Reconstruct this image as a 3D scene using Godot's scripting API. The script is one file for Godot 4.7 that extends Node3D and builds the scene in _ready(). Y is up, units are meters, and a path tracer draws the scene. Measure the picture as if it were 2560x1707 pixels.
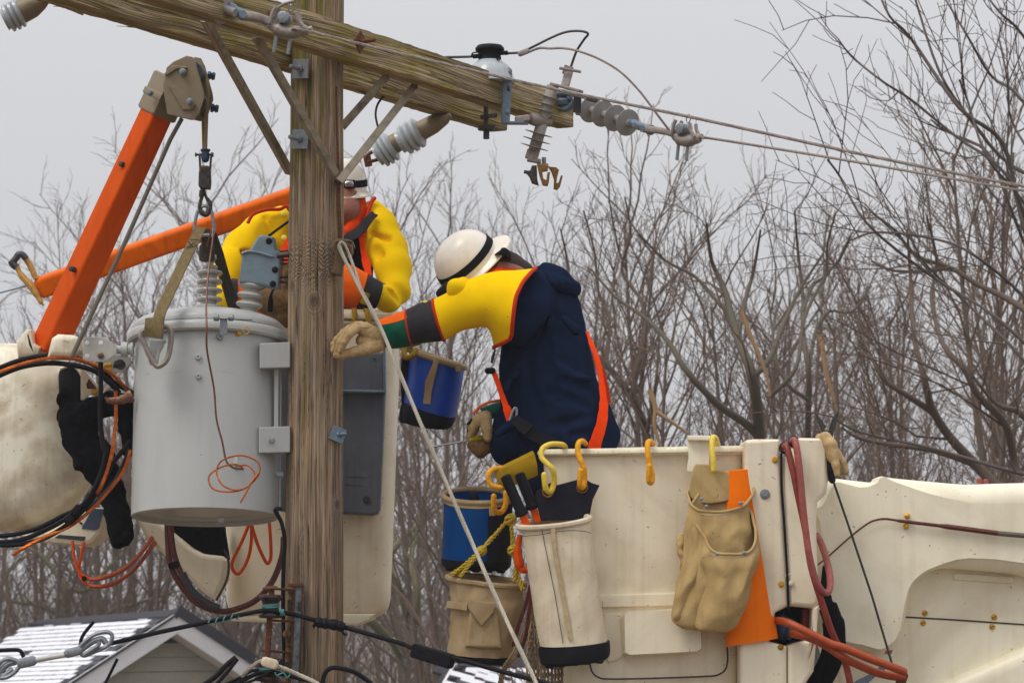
extends Node3D

const FOC := 7490.0
const CAM_Y := 6.2
const PITCH := 0.0872665
const FRAMES := {
	"A": [0, 0, 2.613], "B": [500, 0, 2.613], "C": [1100, 0, 2.613], "D": [1800, 0, 2.613], "E": [0, 550, 2.613], "F": [500, 450, 2.613],
	"G": [950, 550, 2.613], "H": [1600, 550, 2.45], "I": [0, 1107, 2.613], "J": [500, 1107, 2.613], "K": [1050, 1107, 2.613], "L": [1650, 1050, 2.387],
	"M": [1960, 1150, 2.815], "N": [850, 350, 3.483], "O": [1050, 560, 4.612], "Q": [450, 560, 6.032], "R": [480, 0, 3.5635], "S": [1100, 100, 5.2275],
	"T": [200, 780, 5.2267], "U": [1140, 960, 6.918], "V": [820, 780, 7.84], "X": [600, 1400, 5.1075], "W": [0, 0, 0.91875], "Z": [0, 0, 1.0]}
var M := {}
var taken := {}
var shared := {}
var nearer := 1.0
var carve := []
var org := Vector3.ZERO


# ---------- measuring: a direction and a distance give a point in the place ----------
func ray(u: float, v: float) -> Vector3:
	var y := (853.5 - v) / FOC
	var c := cos(PITCH)
	var s := sin(PITCH)
	return Vector3((u - 1280.0) / FOC, y * c + s, -(c - y * s))

func P(u: float, v: float, d: float) -> Vector3:
	var r := ray(u, v)
	return Vector3(0, CAM_Y, 0) + r * (d / -r.z)

func PH(u: float, v: float, h: float) -> Vector3:
	var r := ray(u, v)
	return Vector3(0, CAM_Y, 0) + r * ((h - CAM_Y) / r.y)

func Q(f: String, x: float, y: float, d: float) -> Vector3:
	var k = FRAMES[f]
	return P(k[0] + x / k[2], k[1] + y / k[2], d * nearer)

func QS(f: String, d: float, xy: Array) -> PackedVector3Array:
	var o := PackedVector3Array()
	for i in range(0, xy.size(), 2):
		o.append(Q(f, xy[i], xy[i + 1], d))
	return o

func Q3(f: String, xyd: Array) -> PackedVector3Array:
	var o := PackedVector3Array()
	for i in range(0, xyd.size(), 3):
		o.append(Q(f, xyd[i], xyd[i + 1], xyd[i + 2]))
	return o


# ---------- mesh builder ----------
class MB:
	var v := PackedVector3Array()
	var idx := PackedInt32Array()
	var cuv := PackedVector2Array()
	var xf := Transform3D()

	func tri(a: int, b: int, c: int, ua: Vector2, ub: Vector2, uc: Vector2) -> void:
		idx.append(a); idx.append(b); idx.append(c)
		cuv.append(ua); cuv.append(ub); cuv.append(uc)

	func grid(rows: Array, wrap := true, cap0 := false, cap1 := false) -> void:
		var n: int = rows[0].size()
		var base := v.size()
		var vl := 0.0
		var vs := PackedFloat32Array()
		for j in rows.size():
			if j:
				vl += (rows[j][0] as Vector3).distance_to(rows[j - 1][0])
			vs.append(vl)
			for i in n:
				v.append(xf * (rows[j][i] as Vector3))
		var us := PackedFloat32Array([0.0])
		var mid = rows[rows.size() / 2]
		for i in n:
			us.append(us[i] + (mid[i] as Vector3).distance_to(mid[(i + 1) % n]))
		var m := n if wrap else n - 1
		for j in rows.size() - 1:
			for i in m:
				var a := base + j * n + i
				var b := base + j * n + (i + 1) % n
				var c := a + n
				var d := b + n
				var u0 := us[i]
				var u1 := us[i + 1]
				tri(a, b, d, Vector2(u0, vs[j]), Vector2(u1, vs[j]), Vector2(u1, vs[j + 1]))
				tri(a, d, c, Vector2(u0, vs[j]), Vector2(u1, vs[j + 1]), Vector2(u0, vs[j + 1]))
		if cap0:
			fan(base, n, true)
		if cap1:
			fan(base + (rows.size() - 1) * n, n, false)

	func fan(start: int, n: int, flip: bool) -> void:
		var c := Vector3.ZERO
		for i in n:
			c += v[start + i]
		v.append(c / n)
		var k := v.size() - 1
		for i in n:
			var a := start + i
			var b := start + (i + 1) % n
			var z := Vector2(v[a].x, v[a].y)
			if flip:
				tri(b, a, k, z, z, z)
			else:
				tri(a, b, k, z, z, z)

	func quad(a: Vector3, b: Vector3, c: Vector3, d: Vector3) -> void:
		grid([PackedVector3Array([a, b]), PackedVector3Array([d, c])], false)


func frame_of(t: Vector3, hint: Vector3) -> Array:
	var s := hint - t * hint.dot(t)
	if s.length() < 0.001:
		s = Vector3(0, 0, 1).cross(t)
		if s.length() < 0.01:
			s = Vector3(1, 0, 0).cross(t)
	s = s.normalized()
	return [s, t.cross(s)]

func curve(p: PackedVector3Array, sub := 6, closed := false) -> PackedVector3Array:
	var o := PackedVector3Array()
	var n := p.size()
	if n < 3:
		return p
	for i in (n if closed else n - 1):
		var a := p[(i - 1 + n) % n] if closed else p[maxi(i - 1, 0)]
		var b := p[i]
		var c := p[(i + 1) % n]
		var d := p[(i + 2) % n] if closed else p[mini(i + 2, n - 1)]
		for k in sub:
			o.append(b.cubic_interpolate(c, a, d, float(k) / sub))
	if not closed:
		o.append(p[n - 1])
	return o

func tube(mb: MB, p: PackedVector3Array, r, seg := 8, cap := true, closed := false, flat := 1.0, hint := Vector3(0, 0, 1)) -> void:
	var rows := []
	var n := p.size()
	var s := hint
	for i in n:
		var t := (p[(i + 1) % n] - p[(i - 1 + n) % n]) if closed else (p[mini(i + 1, n - 1)] - p[maxi(i - 1, 0)])
		t = t.normalized()
		var f := frame_of(t, s)
		s = f[0]
		var w: Vector3 = f[1]
		var rr: float = r if not (r is Array or r is PackedFloat32Array) else r[mini(int(float(i) * r.size() / n), r.size() - 1)] if r.size() != n else r[i]
		var row := PackedVector3Array()
		for k in seg:
			var a := TAU * k / seg
			row.append(p[i] + s * (cos(a) * rr * flat) + w * (sin(a) * rr))
		rows.append(row)
	if closed:
		rows.append(rows[0])
	mb.grid(rows, true, cap and not closed, cap and not closed)

# a cable of twisted strands
func strand(mb: MB, p: PackedVector3Array, r: float, count := 6, pitch := 0.16, seg := 5) -> void:
	var n := p.size()
	for q in count:
		var path := PackedVector3Array()
		var l := 0.0
		for i in n:
			if i:
				l += p[i].distance_to(p[i - 1])
			var t := (p[mini(i + 1, n - 1)] - p[maxi(i - 1, 0)]).normalized()
			var f := frame_of(t, Vector3(0, 0, 1))
			var a := TAU * q / count + l / pitch * TAU
			path.append(p[i] + f[0] * cos(a) * r * 0.64 + f[1] * sin(a) * r * 0.64)
		tube(mb, path, r * 0.40, seg)

func resample(p: PackedVector3Array, step: float) -> PackedVector3Array:
	var o := PackedVector3Array([p[0]])
	for i in p.size() - 1:
		var n := maxi(1, int(p[i].distance_to(p[i + 1]) / step))
		for k in n:
			o.append(p[i].lerp(p[i + 1], float(k + 1) / n))
	return o

func lathe(mb: MB, a: Vector3, axis: Vector3, prof: Array, seg := 20, cap := true) -> void:
	var t := axis.normalized()
	var f := frame_of(t, Vector3(1, 0, 0))
	var rows := []
	for q in prof:
		var row := PackedVector3Array()
		for k in seg:
			var g := TAU * k / seg
			row.append(a + t * q[1] + (f[0] * cos(g) + f[1] * sin(g)) * maxf(q[0], 0.0004))
		rows.append(row)
	mb.grid(rows, true, cap, cap)

func rect_ring(c: Vector3, x: Vector3, y: Vector3, r: float, n := 3) -> PackedVector3Array:
	var o := PackedVector3Array()
	var hx := x.length()
	var hy := y.length()
	var ux := x / hx
	var uy := y / hy
	r = minf(r, minf(hx, hy) * 0.98)
	for q in 4:
		var sx := [1, -1, -1, 1][q] as float
		var sy := [1, 1, -1, -1][q] as float
		for k in n + 1:
			var a := PI / 2 * (q + float(k) / n)
			o.append(c + ux * (sx * (hx - r) + cos(a) * r) + uy * (sy * (hy - r) + sin(a) * r))
	return o

# bar of rectangular section between two points; w across (along side), h along the other
func bar(mb: MB, a: Vector3, b: Vector3, w: float, h: float, side: Vector3, bevel := 0.003, n := 2, w2 := -1.0, h2 := -1.0) -> void:
	var t := (b - a).normalized()
	var f := frame_of(t, side)
	if w2 < 0:
		w2 = w
	if h2 < 0:
		h2 = h
	var e := minf(bevel, a.distance_to(b) * 0.3)
	var rows := []
	for q in [[0.0, e], [e, 0.0], [-e, 0.0], [0.0, e]]:
		var at: Vector3
		var k := 0.0
		if rows.size() < 2:
			at = a + t * q[0]
		else:
			at = b + t * q[0]
			k = 1.0
		rows.append(rect_ring(at, f[0] * (lerpf(w, w2, k) / 2 - q[1] * 0.7), f[1] * (lerpf(h, h2, k) / 2 - q[1] * 0.7), bevel, n))
	mb.grid(rows, true, true, true)

func box(mb: MB, c: Vector3, size: Vector3, bevel := 0.004, basis := Basis()) -> void:
	var y: Vector3 = basis.y * size.y / 2
	bar(mb, c - y, c + y, size.x, size.z, basis.x, bevel)

# an outline given as points in one upright plane, with thickness: rows of [inset, offset towards the back]
func slab(mb: MB, pts: PackedVector3Array, thick: float, bevel := 0.004, back := Vector3(0, 0, -1), nb := 2) -> void:
	var n := pts.size()
	var c := Vector3.ZERO
	for q in pts:
		c += q / n
	var b := back.normalized()
	var area := 0.0
	for i in n:
		area += (pts[i] - c).cross(pts[(i + 1) % n] - c).dot(b)
	var sg := 1.0 if area > 0 else -1.0
	var prof := []
	for k in nb + 1:
		var a := PI / 2 * k / nb
		prof.append([bevel * (1 - sin(a)), bevel * (1 - cos(a))])
	for k in nb + 1:
		var a := PI / 2 * (nb - k) / nb
		prof.append([bevel * (1 - sin(a)), thick - bevel * (1 - cos(a))])
	var rows := []
	for q in prof:
		var row := PackedVector3Array()
		for i in n:
			var e0 := (pts[i] - pts[(i - 1 + n) % n]).normalized()
			var e1 := (pts[(i + 1) % n] - pts[i]).normalized()
			var n0 := e0.cross(b) * -sg
			var n1 := e1.cross(b) * -sg
			var m := (n0 + n1)
			m = m / maxf(m.length_squared() / 2.0, 0.35)
			var room := minf(pts[i].distance_to(pts[(i + 1) % n]), pts[i].distance_to(pts[(i - 1 + n) % n])) * 0.9
			row.append(pts[i] + m * minf(q[0], room) + b * q[1])
		rows.append(row)
	var base := mb.v.size()
	mb.grid(rows)
	for w in 2:
		var row: PackedVector3Array = rows[0] if w == 0 else rows[rows.size() - 1]
		var start := base + (0 if w == 0 else (rows.size() - 1) * n)
		var f := frame_of(b, Vector3(1, 0, 0))
		var flat := PackedVector2Array()
		for q in row:
			flat.append(Vector2((q - c).dot(f[0]), (q - c).dot(f[1])))
		var t := Geometry2D.triangulate_polygon(flat)
		if t.is_empty():
			var full := PackedVector2Array()
			for q in pts:
				full.append(Vector2((q - c).dot(f[0]), (q - c).dot(f[1])))
			t = Geometry2D.triangulate_polygon(full)
		for i in range(0, t.size(), 3):
			if w == 0:
				mb.tri(start + t[i], start + t[i + 1], start + t[i + 2], flat[t[i]], flat[t[i + 1]], flat[t[i + 2]])
			else:
				mb.tri(start + t[i], start + t[i + 2], start + t[i + 1], flat[t[i]], flat[t[i + 2]], flat[t[i + 1]])

func ellipse_row(l: Vector3, r: Vector3, m: Vector3, seg: int, e: float) -> PackedVector3Array:
	var c := (l + r) / 2
	var h := (r - l) / 2
	var fr := m - c
	var row := PackedVector3Array()
	for k in seg:
		var a := TAU * k / seg
		var ca := cos(a)
		var sa := sin(a)
		row.append(c + h * (signf(ca) * pow(absf(ca), 2.0 / e)) + fr * (signf(sa) * pow(absf(sa), 2.0 / e)))
	return row

# stations: [left x, left y, right x, right y, middle x, middle y, distance, half depth]
func loft_rows(f: String, st: Array, seg := 24, sub := 5, e := 2.0, folds := 0.0, fscale := 9.0, fseed := 1, stretch := Vector3(1, 1, 1)) -> Array:
	var L := PackedVector3Array()
	var R := PackedVector3Array()
	var C := PackedVector3Array()
	for s in st:
		L.append(Q(f, s[0], s[1], s[6]))
		R.append(Q(f, s[2], s[3], s[6]))
		C.append(Q(f, s[4], s[5], s[6] - s[7]))
	if sub > 1:
		L = curve(L, sub)
		R = curve(R, sub)
		C = curve(C, sub)
	var rows := []
	var no := FastNoiseLite.new()
	no.seed = fseed
	no.frequency = fscale
	no.fractal_octaves = 2
	for i in L.size():
		var row := ellipse_row(L[i], R[i], C[i], seg, e)
		if folds > 0:
			var c := (L[i] + R[i]) / 2
			for k in seg:
				row[k] += (row[k] - c).normalized() * (no.get_noise_3dv(row[k] * stretch) if folds < 0.01 else 0.5 - 2.6 * absf(no.get_noise_3dv(row[k] * stretch))) * folds
		rows.append(row)
	return rows

func ribbon(mb: MB, p: PackedVector3Array, w, thick: float, face: Vector3, wave := 0.0) -> void:
	var rows := []
	var n := p.size()
	for i in n:
		var t := (p[mini(i + 1, n - 1)] - p[maxi(i - 1, 0)]).normalized()
		var b := (face - t * face.dot(t)).normalized()
		var s := t.cross(b)
		var ww: float = w if not w is Array else w[mini(int(float(i) * w.size() / n), w.size() - 1)]
		rows.append(rect_ring(p[i] + b * sin(i * 1.7) * wave, s * ww / 2, b * thick / 2, thick * 0.45, 2))
	mb.grid(rows, true, true, true)


# ---------- smooth bodies: rounded bones joined by a smooth minimum, meshed as surface nets ----------
func field(p: Vector3, bones: Array, k: float, no: FastNoiseLite, amp: float, st: Vector3) -> float:
	var d := 1e3
	for q in bones:
		var a: Vector3 = q[0]
		var ab: Vector3 = q[4]
		var t := clampf((p - a).dot(ab) * (q[5] as float), 0.0, 1.0)
		var e: float = (p - a - ab * t).length() - lerpf(q[2], q[3], t)
		var h := maxf(k - absf(d - e), 0.0) / k
		d = minf(d, e) - h * h * k * 0.25
	for q in carve:
		var a: Vector3 = q[0]
		var ab: Vector3 = q[4]
		var t := clampf((p - a).dot(ab) * (q[5] as float), 0.0, 1.0)
		var e: float = lerpf(q[2], q[3], t) - (p - a - ab * t).length()
		var h := maxf(0.03 - absf(d - e), 0.0) / 0.03
		d = maxf(d, e) + h * h * 0.0075
	if amp > 0.0 and d < 0.1:
		d += amp * (no.get_noise_3dv(p * st) if amp < 0.0099 else 0.5 - 2.2 * absf(no.get_noise_3dv(p * st)))
	return d

func blob(mb: MB, list: Array, k := 0.03, cell := 0.012, amp := 0.0, freq := 9.0, st := Vector3(1, 1, 1), nseed := 3) -> void:
	var no := FastNoiseLite.new()
	no.seed = nseed
	no.frequency = freq
	no.fractal_octaves = 2
	var bones := []
	var lo := Vector3(1e9, 1e9, 1e9)
	var hi := -lo
	for q in list:
		var ab: Vector3 = q[1] - q[0]
		bones.append([q[0], q[1], q[2], q[3], ab, 1.0 / maxf(ab.length_squared(), 1e-9)])
		for e in 2:
			var r: Vector3 = Vector3.ONE * (q[2 + e] + amp + cell * 2 + k * 0.3)
			lo = lo.min(q[e] - r)
			hi = hi.max(q[e] + r)
	var n := Vector3i(((hi - lo) / cell).ceil()) + Vector3i.ONE
	var sy := n.x
	var sz := n.x * n.y
	var val := PackedFloat32Array()
	val.resize(n.x * n.y * n.z)
	val.fill(1e3)
	var B := 6
	var far := cell * (B * 0.87 + 1.6) + amp
	for bz in range(0, n.z, B):
		for by in range(0, n.y, B):
			for bx in range(0, n.x, B):
				var c := lo + Vector3(bx + B * 0.5 - 0.5, by + B * 0.5 - 0.5, bz + B * 0.5 - 0.5) * cell
				var fc := field(c, bones, k, no, 0.0, st)
				if fc > far:
					continue
				for z in range(bz, mini(bz + B, n.z)):
					for y in range(by, mini(by + B, n.y)):
						for x in range(bx, mini(bx + B, n.x)):
							val[x + y * sy + z * sz] = -1e3 if fc < -far else field(lo + Vector3(x, y, z) * cell, bones, k, no, amp, st)
	var cells := {}
	var base := mb.v.size()
	var corner := [0, 1, sy, sy + 1, sz, sz + 1, sz + sy, sz + sy + 1]
	var edges := [[0, 1], [2, 3], [4, 5], [6, 7], [0, 2], [1, 3], [4, 6], [5, 7], [0, 4], [1, 5], [2, 6], [3, 7]]
	for z in n.z - 1:
		for y in n.y - 1:
			for x in n.x - 1:
				var i := x + y * sy + z * sz
				if val[i] > 900.0:
					if val[i + sz + sy + 1] > 900.0:
						continue
				elif val[i] < -900.0:
					if val[i + sz + sy + 1] < -900.0:
						continue
				var neg := 0
				for q in 8:
					if val[i + corner[q]] < 0:
						neg += 1
				if neg == 0 or neg == 8:
					continue
				var s := Vector3.ZERO
				var m := 0
				for e in edges:
					var a: float = val[i + corner[e[0]]]
					var b: float = val[i + corner[e[1]]]
					if (a < 0) != (b < 0):
						var t := clampf(a / (a - b), 0.0, 1.0)
						s += Vector3(e[0] & 1, (e[0] >> 1) & 1, e[0] >> 2).lerp(Vector3(e[1] & 1, (e[1] >> 1) & 1, e[1] >> 2), t)
						m += 1
				cells[i] = mb.v.size()
				mb.v.append(lo + (Vector3(x, y, z) + s / m) * cell)
	for i in cells:
		var x: int = i % sy
		var y: int = (i / sy) % n.y
		var z: int = i / sz
		for ax in 3:
			var st1: int = [1, sy, sz][ax]
			var u1: int = [sy, sz, 1][ax]
			var v1: int = [sz, 1, sy][ax]
			if [y == 0 or z == 0, z == 0 or x == 0, x == 0 or y == 0][ax]:
				continue
			var a := val[i] < 0
			if a == (val[i + st1] < 0):
				continue
			if not (cells.has(i - u1) and cells.has(i - v1) and cells.has(i - u1 - v1)):
				continue
			var q := [cells[i], cells[i - u1], cells[i - u1 - v1], cells[i - v1]]
			if not a:
				q.reverse()
			var o := Vector2.ZERO
			mb.tri(q[0], q[1], q[2], o, o, o)
			mb.tri(q[0], q[2], q[3], o, o, o)

# creases: thin rounded grooves cut into the next body
func creases(f: String, list: Array) -> void:
	carve = []
	for q in list:
		for i in range(0, q.size() - 6, 3):
			var a := Q(f, q[i], q[i + 1], q[i + 2])
			var b := Q(f, q[i + 3], q[i + 4], q[i + 5])
			var r: float = q[q.size() - 1]
			carve.append([a, b, r, r, b - a, 1.0 / maxf((b - a).length_squared(), 1e-9)])

func bone(a: Vector3, b: Vector3, ra: float, rb: float) -> Array:
	return [a, b, ra, rb]

func chain(p: PackedVector3Array, r: Array) -> Array:
	var o := []
	for i in p.size() - 1:
		o.append([p[i], p[i + 1], r[i], r[i + 1]])
	return o


# ---------- committing ----------
func mesh_of(mb: MB, angle: float, at: Vector3) -> ArrayMesh:
	var nt := mb.idx.size() / 3
	var fn := PackedVector3Array()
	fn.resize(nt)
	var cnt := PackedInt32Array()
	cnt.resize(mb.v.size() + 1)
	for t in nt:
		var a := mb.v[mb.idx[t * 3]]
		fn[t] = -(mb.v[mb.idx[t * 3 + 1]] - a).cross(mb.v[mb.idx[t * 3 + 2]] - a)
		for c in 3:
			cnt[mb.idx[t * 3 + c] + 1] += 1
	for i in mb.v.size():
		cnt[i + 1] += cnt[i]
	var at_ := cnt.duplicate()
	var lst := PackedInt32Array()
	lst.resize(nt * 3)
	for t in nt:
		for c in 3:
			var k := mb.idx[t * 3 + c]
			lst[at_[k]] = t
			at_[k] += 1
	var vo := PackedVector3Array()
	var no := PackedVector3Array()
	vo.resize(nt * 3)
	no.resize(nt * 3)
	var cosa := cos(deg_to_rad(angle))
	for t in nt:
		var me := fn[t].normalized()
		for c in 3:
			var k := mb.idx[t * 3 + c]
			var s := Vector3.ZERO
			for j in range(cnt[k], cnt[k + 1]):
				var f := fn[lst[j]]
				if f.dot(me) >= cosa * f.length():
					s += f
			vo[t * 3 + c] = mb.v[k] - at
			no[t * 3 + c] = s.normalized() if s.length_squared() > 1e-20 else me
	var ar := []
	ar.resize(Mesh.ARRAY_MAX)
	ar[Mesh.ARRAY_VERTEX] = vo
	ar[Mesh.ARRAY_NORMAL] = no
	ar[Mesh.ARRAY_TEX_UV] = mb.cuv
	var am := ArrayMesh.new()
	am.add_surface_from_arrays(Mesh.PRIMITIVE_TRIANGLES, ar)
	return am

func numbered(n: String) -> String:
	if not taken.has(n):
		taken[n] = 0
		return n
	taken[n] += 1
	return "%s_%03d" % [n, taken[n]]

func meta(o: Node3D, label: String, category: String, group := "") -> Node3D:
	o.set_meta("label", label)
	o.set_meta("category", category)
	if group:
		o.set_meta("group", group)
	return o

func thing(called: String, label: String, category: String, at: Vector3, group := "") -> Node3D:
	var o := Node3D.new()
	o.name = numbered(called)
	add_child(o)
	o.position = at
	org = at
	return meta(o, label, category, group)

func part(mb: MB, called: String, m: Material, parent: Node3D, label := "", angle := 42.0) -> MeshInstance3D:
	var o := MeshInstance3D.new()
	o.mesh = mesh_of(mb, angle, org)
	o.material_override = m
	o.name = called
	parent.add_child(o, true)
	if label:
		o.set_meta("label", label)
	return o

func solo(mb: MB, called: String, m: Material, label: String, category: String, group := "", angle := 42.0) -> MeshInstance3D:
	var lo := Vector3(1e9, 1e9, 1e9)
	var hi := -lo
	for q in mb.v:
		lo = lo.min(q)
		hi = hi.max(q)
	var at := Vector3((lo.x + hi.x) / 2, lo.y, (lo.z + hi.z) / 2)
	var o := MeshInstance3D.new()
	o.mesh = mesh_of(mb, angle, at)
	o.material_override = m
	o.position = at
	o.name = numbered(called)
	add_child(o)
	meta(o, label, category, group)
	return o


# ---------- materials ----------
func noise_tex(freq: float, nseed: int, stops: Array, oct := 4, size := 256, kind := FastNoiseLite.TYPE_SIMPLEX_SMOOTH) -> NoiseTexture2D:
	var n := FastNoiseLite.new()
	n.noise_type = kind
	n.seed = nseed
	n.frequency = freq
	n.fractal_octaves = oct
	var t := NoiseTexture2D.new()
	t.width = size
	t.height = size
	t.seamless = true
	t.noise = n
	var g := Gradient.new()
	g.offsets = PackedFloat32Array()
	var off := PackedFloat32Array()
	var col := PackedColorArray()
	for s in stops:
		off.append(s[0])
		col.append(s[1])
	g.offsets = off
	g.colors = col
	t.color_ramp = g
	return t

func c8(r: float, g: float, b: float) -> Color:
	return Color(r / 255.0, g / 255.0, b / 255.0)

# colour with a soft variation; tile = metres covered by one repeat
func mat(called: String, c: Color, rough := 0.6, metal := 0.0, vary := 0.12, tile := 0.5, bump := 0.0, btile := 0.05, freq := 0.02, dirt := 0.0) -> StandardMaterial3D:
	var m := StandardMaterial3D.new()
	m.resource_name = called
	m.roughness = rough
	m.metallic = metal
	m.cull_mode = BaseMaterial3D.CULL_DISABLED
	m.uv1_triplanar = true
	m.uv1_scale = Vector3.ONE / tile
	if vary > 0:
		# a shared grey pattern, as bright as white at its lightest, tints the colour
		var key := "v%.2f %.3f %.2f %d" % [vary, freq, dirt, called.hash() % 2]
		if not shared.has(key):
			var g := func(k: float) -> Color: return Color(k, k, k)
			var stops := [[0.0, g.call((1 - maxf(vary, dirt)) / (1 + vary * 0.6))], [0.33, g.call((1 - vary * 0.6) / (1 + vary * 0.6))], [0.6, g.call(1.0 / (1 + vary * 0.6))], [1.0, Color.WHITE]]
			shared[key] = noise_tex(freq, shared.size() * 7 + 3, stops, 5)
		m.albedo_texture = shared[key]
		m.albedo_color = Color(minf(c.r * (1 + vary * 0.6), 1), minf(c.g * (1 + vary * 0.6), 1), minf(c.b * (1 + vary * 0.6), 1))
	else:
		m.albedo_color = c
	if bump > 0:
		var f := clampf(tile / (btile * 256.0), 0.004, 0.3)
		var key := "b%.2f" % f
		if not shared.has(key):
			shared[key] = noise_tex(f, 11, [[0.0, Color.BLACK], [1.0, Color.WHITE]], 3)
		m.heightmap_enabled = true
		m.heightmap_scale = bump
		m.heightmap_texture = shared[key]
	M[called] = m
	return m


func materials() -> void:
	mat("cream", c8(224, 214, 190), 0.42)
	mat("cream_clean", c8(231, 225, 202), 0.38)
	mat("cream_dirty", c8(242, 234, 215), 0.5)
	mat("cream_rim", c8(222, 214, 188), 0.5, 0.0, 0.08, 0.4, 0.05, 0.01, 0.03, 0.25)
	mat("tank_grey", c8(170, 173, 172), 0.36)
	mat("plate_grey", c8(186, 184, 178), 0.45, 0.1, 0.06, 0.3)
	mat("porcelain_grey", c8(172, 170, 164), 0.3, 0.0, 0.05, 0.2)
	mat("porcelain_blue", c8(176, 184, 190), 0.22, 0.0, 0.05, 0.2)
	mat("porcelain_brown", c8(52, 28, 30), 0.2, 0.0, 0.15, 0.2)
	mat("guard_blue", c8(112, 130, 142), 0.45, 0.0, 0.05, 0.3)
	mat("galvanised", c8(142, 148, 154), 0.5, 0.55, 0.18, 0.12, 0.03, 0.006, 0.04)
	mat("steel_blue", c8(112, 130, 146), 0.5, 0.3, 0.12, 0.15)
	mat("alloy", c8(152, 142, 136), 0.55, 0.35, 0.12, 0.15, 0.04, 0.006)
	mat("brace_steel", c8(150, 138, 118), 0.5, 0.45, 0.22, 0.3, 0.0, 0.05, 0.02, 0.4)
	mat("rust", c8(104, 62, 38), 0.85, 0.1, 0.35, 0.1, 0.06, 0.006, 0.03, 0.5)
	mat("rust_rack", c8(132, 104, 66), 0.8, 0.1, 0.4, 0.22, 0.06, 0.006, 0.02, 0.55)
	mat("rack_worn", c8(126, 136, 140), 0.6, 0.3, 0.2, 0.2, 0.0, 0.05, 0.02, 0.3)
	mat("orange_paint", c8(200, 78, 0), 0.5)
	mat("orange_glass", c8(218, 100, 2), 0.45)
	mat("tan_cast", c8(138, 124, 102), 0.55, 0.2, 0.06, 0.4, 0.03, 0.006, 0.02, 0.14)
	mat("dark_iron", c8(70, 66, 62), 0.5, 0.5, 0.25, 0.1, 0.03, 0.006)
	mat("dark_grey", c8(58, 60, 64), 0.5, 0.1, 0.1, 0.2)
	mat("tray_grey", c8(92, 98, 108), 0.5, 0.0, 0.05, 0.5, 0.03, 0.008, 0.02, 0.15)
	mat("blue_plastic", c8(38, 62, 92), 0.4, 0.0, 0.08, 0.1)
	mat("rope_grey", c8(112, 104, 92), 0.9, 0.0, 0.25, 0.05, 0.1, 0.006, 0.03)
	mat("rope_tan", c8(150, 128, 96), 0.9, 0.0, 0.25, 0.05, 0.1, 0.006, 0.03)
	mat("rope_yellow", c8(206, 176, 36), 0.7, 0.0, 0.2, 0.05, 0.12, 0.006, 0.03)
	mat("webbing", c8(122, 104, 68), 0.9, 0.0, 0.14, 0.2, 0.05, 0.004, 0.03, 0.25)
	mat("webbing_dark", c8(66, 58, 46), 0.9, 0.0, 0.25, 0.12, 0.08, 0.004, 0.03, 0.35)
	mat("black_rubber", c8(28, 28, 32), 0.5, 0.0, 0.1, 0.3)
	mat("black_cloth", c8(22, 21, 25), 0.95, 0.0, 0.3, 0.15, 0.1, 0.01)
	mat("copper", c8(196, 104, 42), 0.35, 0.55, 0.2, 0.1)
	mat("copper_old", c8(120, 84, 64), 0.45, 0.5, 0.2, 0.1)
	mat("wire_alu", c8(146, 134, 128), 0.6, 0.3, 0.15, 0.05)
	mat("wire_white", c8(180, 172, 156), 0.55, 0.2, 0.12, 0.05)
	mat("tie_teal", c8(74, 146, 144), 0.5, 0.0, 0.1, 0.05)
	mat("helmet_white", c8(228, 222, 210), 0.3)
	mat("rubber_yellow", c8(234, 192, 0), 0.6)
	mat("piping_red", c8(196, 50, 14), 0.5, 0.0, 0.1, 0.1)
	mat("rubber_black", c8(52, 50, 54), 0.55, 0.0, 0.1, 0.2, 0.0, 0.05, 0.02, 0.2)
	mat("glove_orange", c8(255, 104, 0), 0.5, 0.0, 0.04, 0.4)
	mat("glove_green", c8(6, 88, 66), 0.5, 0.0, 0.12, 0.3, 0.0, 0.05, 0.02, 0.25)
	mat("glove_leather", c8(190, 160, 112), 0.75, 0.0, 0.1, 0.25, 0.04, 0.006, 0.03, 0.25)
	mat("glove_brown", c8(122, 90, 44), 0.75, 0.0, 0.2, 0.14, 0.06, 0.006, 0.03, 0.35)
	mat("navy", c8(25, 36, 60), 0.95, 0.0, 0.08, 0.5, 0.03, 0.004, 0.03)
	mat("navy_dark", c8(24, 24, 36), 0.92, 0.0, 0.1, 0.25, 0.05, 0.004, 0.03)
	mat("strap_orange", c8(246, 70, 0), 0.7, 0.0, 0.06, 0.2, 0.03, 0.003)
	mat("strap_black", c8(30, 30, 36), 0.8, 0.0, 0.15, 0.1, 0.05, 0.003)
	mat("skin", c8(150, 94, 74), 0.55, 0.0, 0.12, 0.1)
	mat("hair", c8(62, 46, 38), 0.8, 0.0, 0.35, 0.05, 0.15, 0.003, 0.05)
	mat("neck_cloth", c8(222, 66, 6), 0.8, 0.0, 0.1, 0.1, 0.05, 0.006)
	mat("hook_yellow", c8(238, 208, 70), 0.45, 0.0, 0.08, 0.1, 0.0, 0.05, 0.02, 0.2)
	mat("hook_orange", c8(238, 168, 40), 0.45, 0.0, 0.1, 0.1, 0.0, 0.05, 0.02, 0.25)
	mat("yellow_old", c8(158, 126, 14), 0.5, 0.0, 0.1, 0.4, 0.0, 0.05, 0.02, 0.22)
	mat("blue_vinyl", c8(0, 64, 124), 0.45, 0.0, 0.04, 0.6)
	mat("black_vinyl", c8(34, 34, 44), 0.4, 0.0, 0.06, 0.4)
	mat("canvas_cream", c8(212, 200, 177), 0.95)
	mat("canvas_tan", c8(168, 147, 112), 0.95, 0.0, 0.08, 0.7, 0.03, 0.004, 0.02, 0.18)
	mat("canvas_khaki", c8(178, 153, 104), 0.95)
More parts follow.
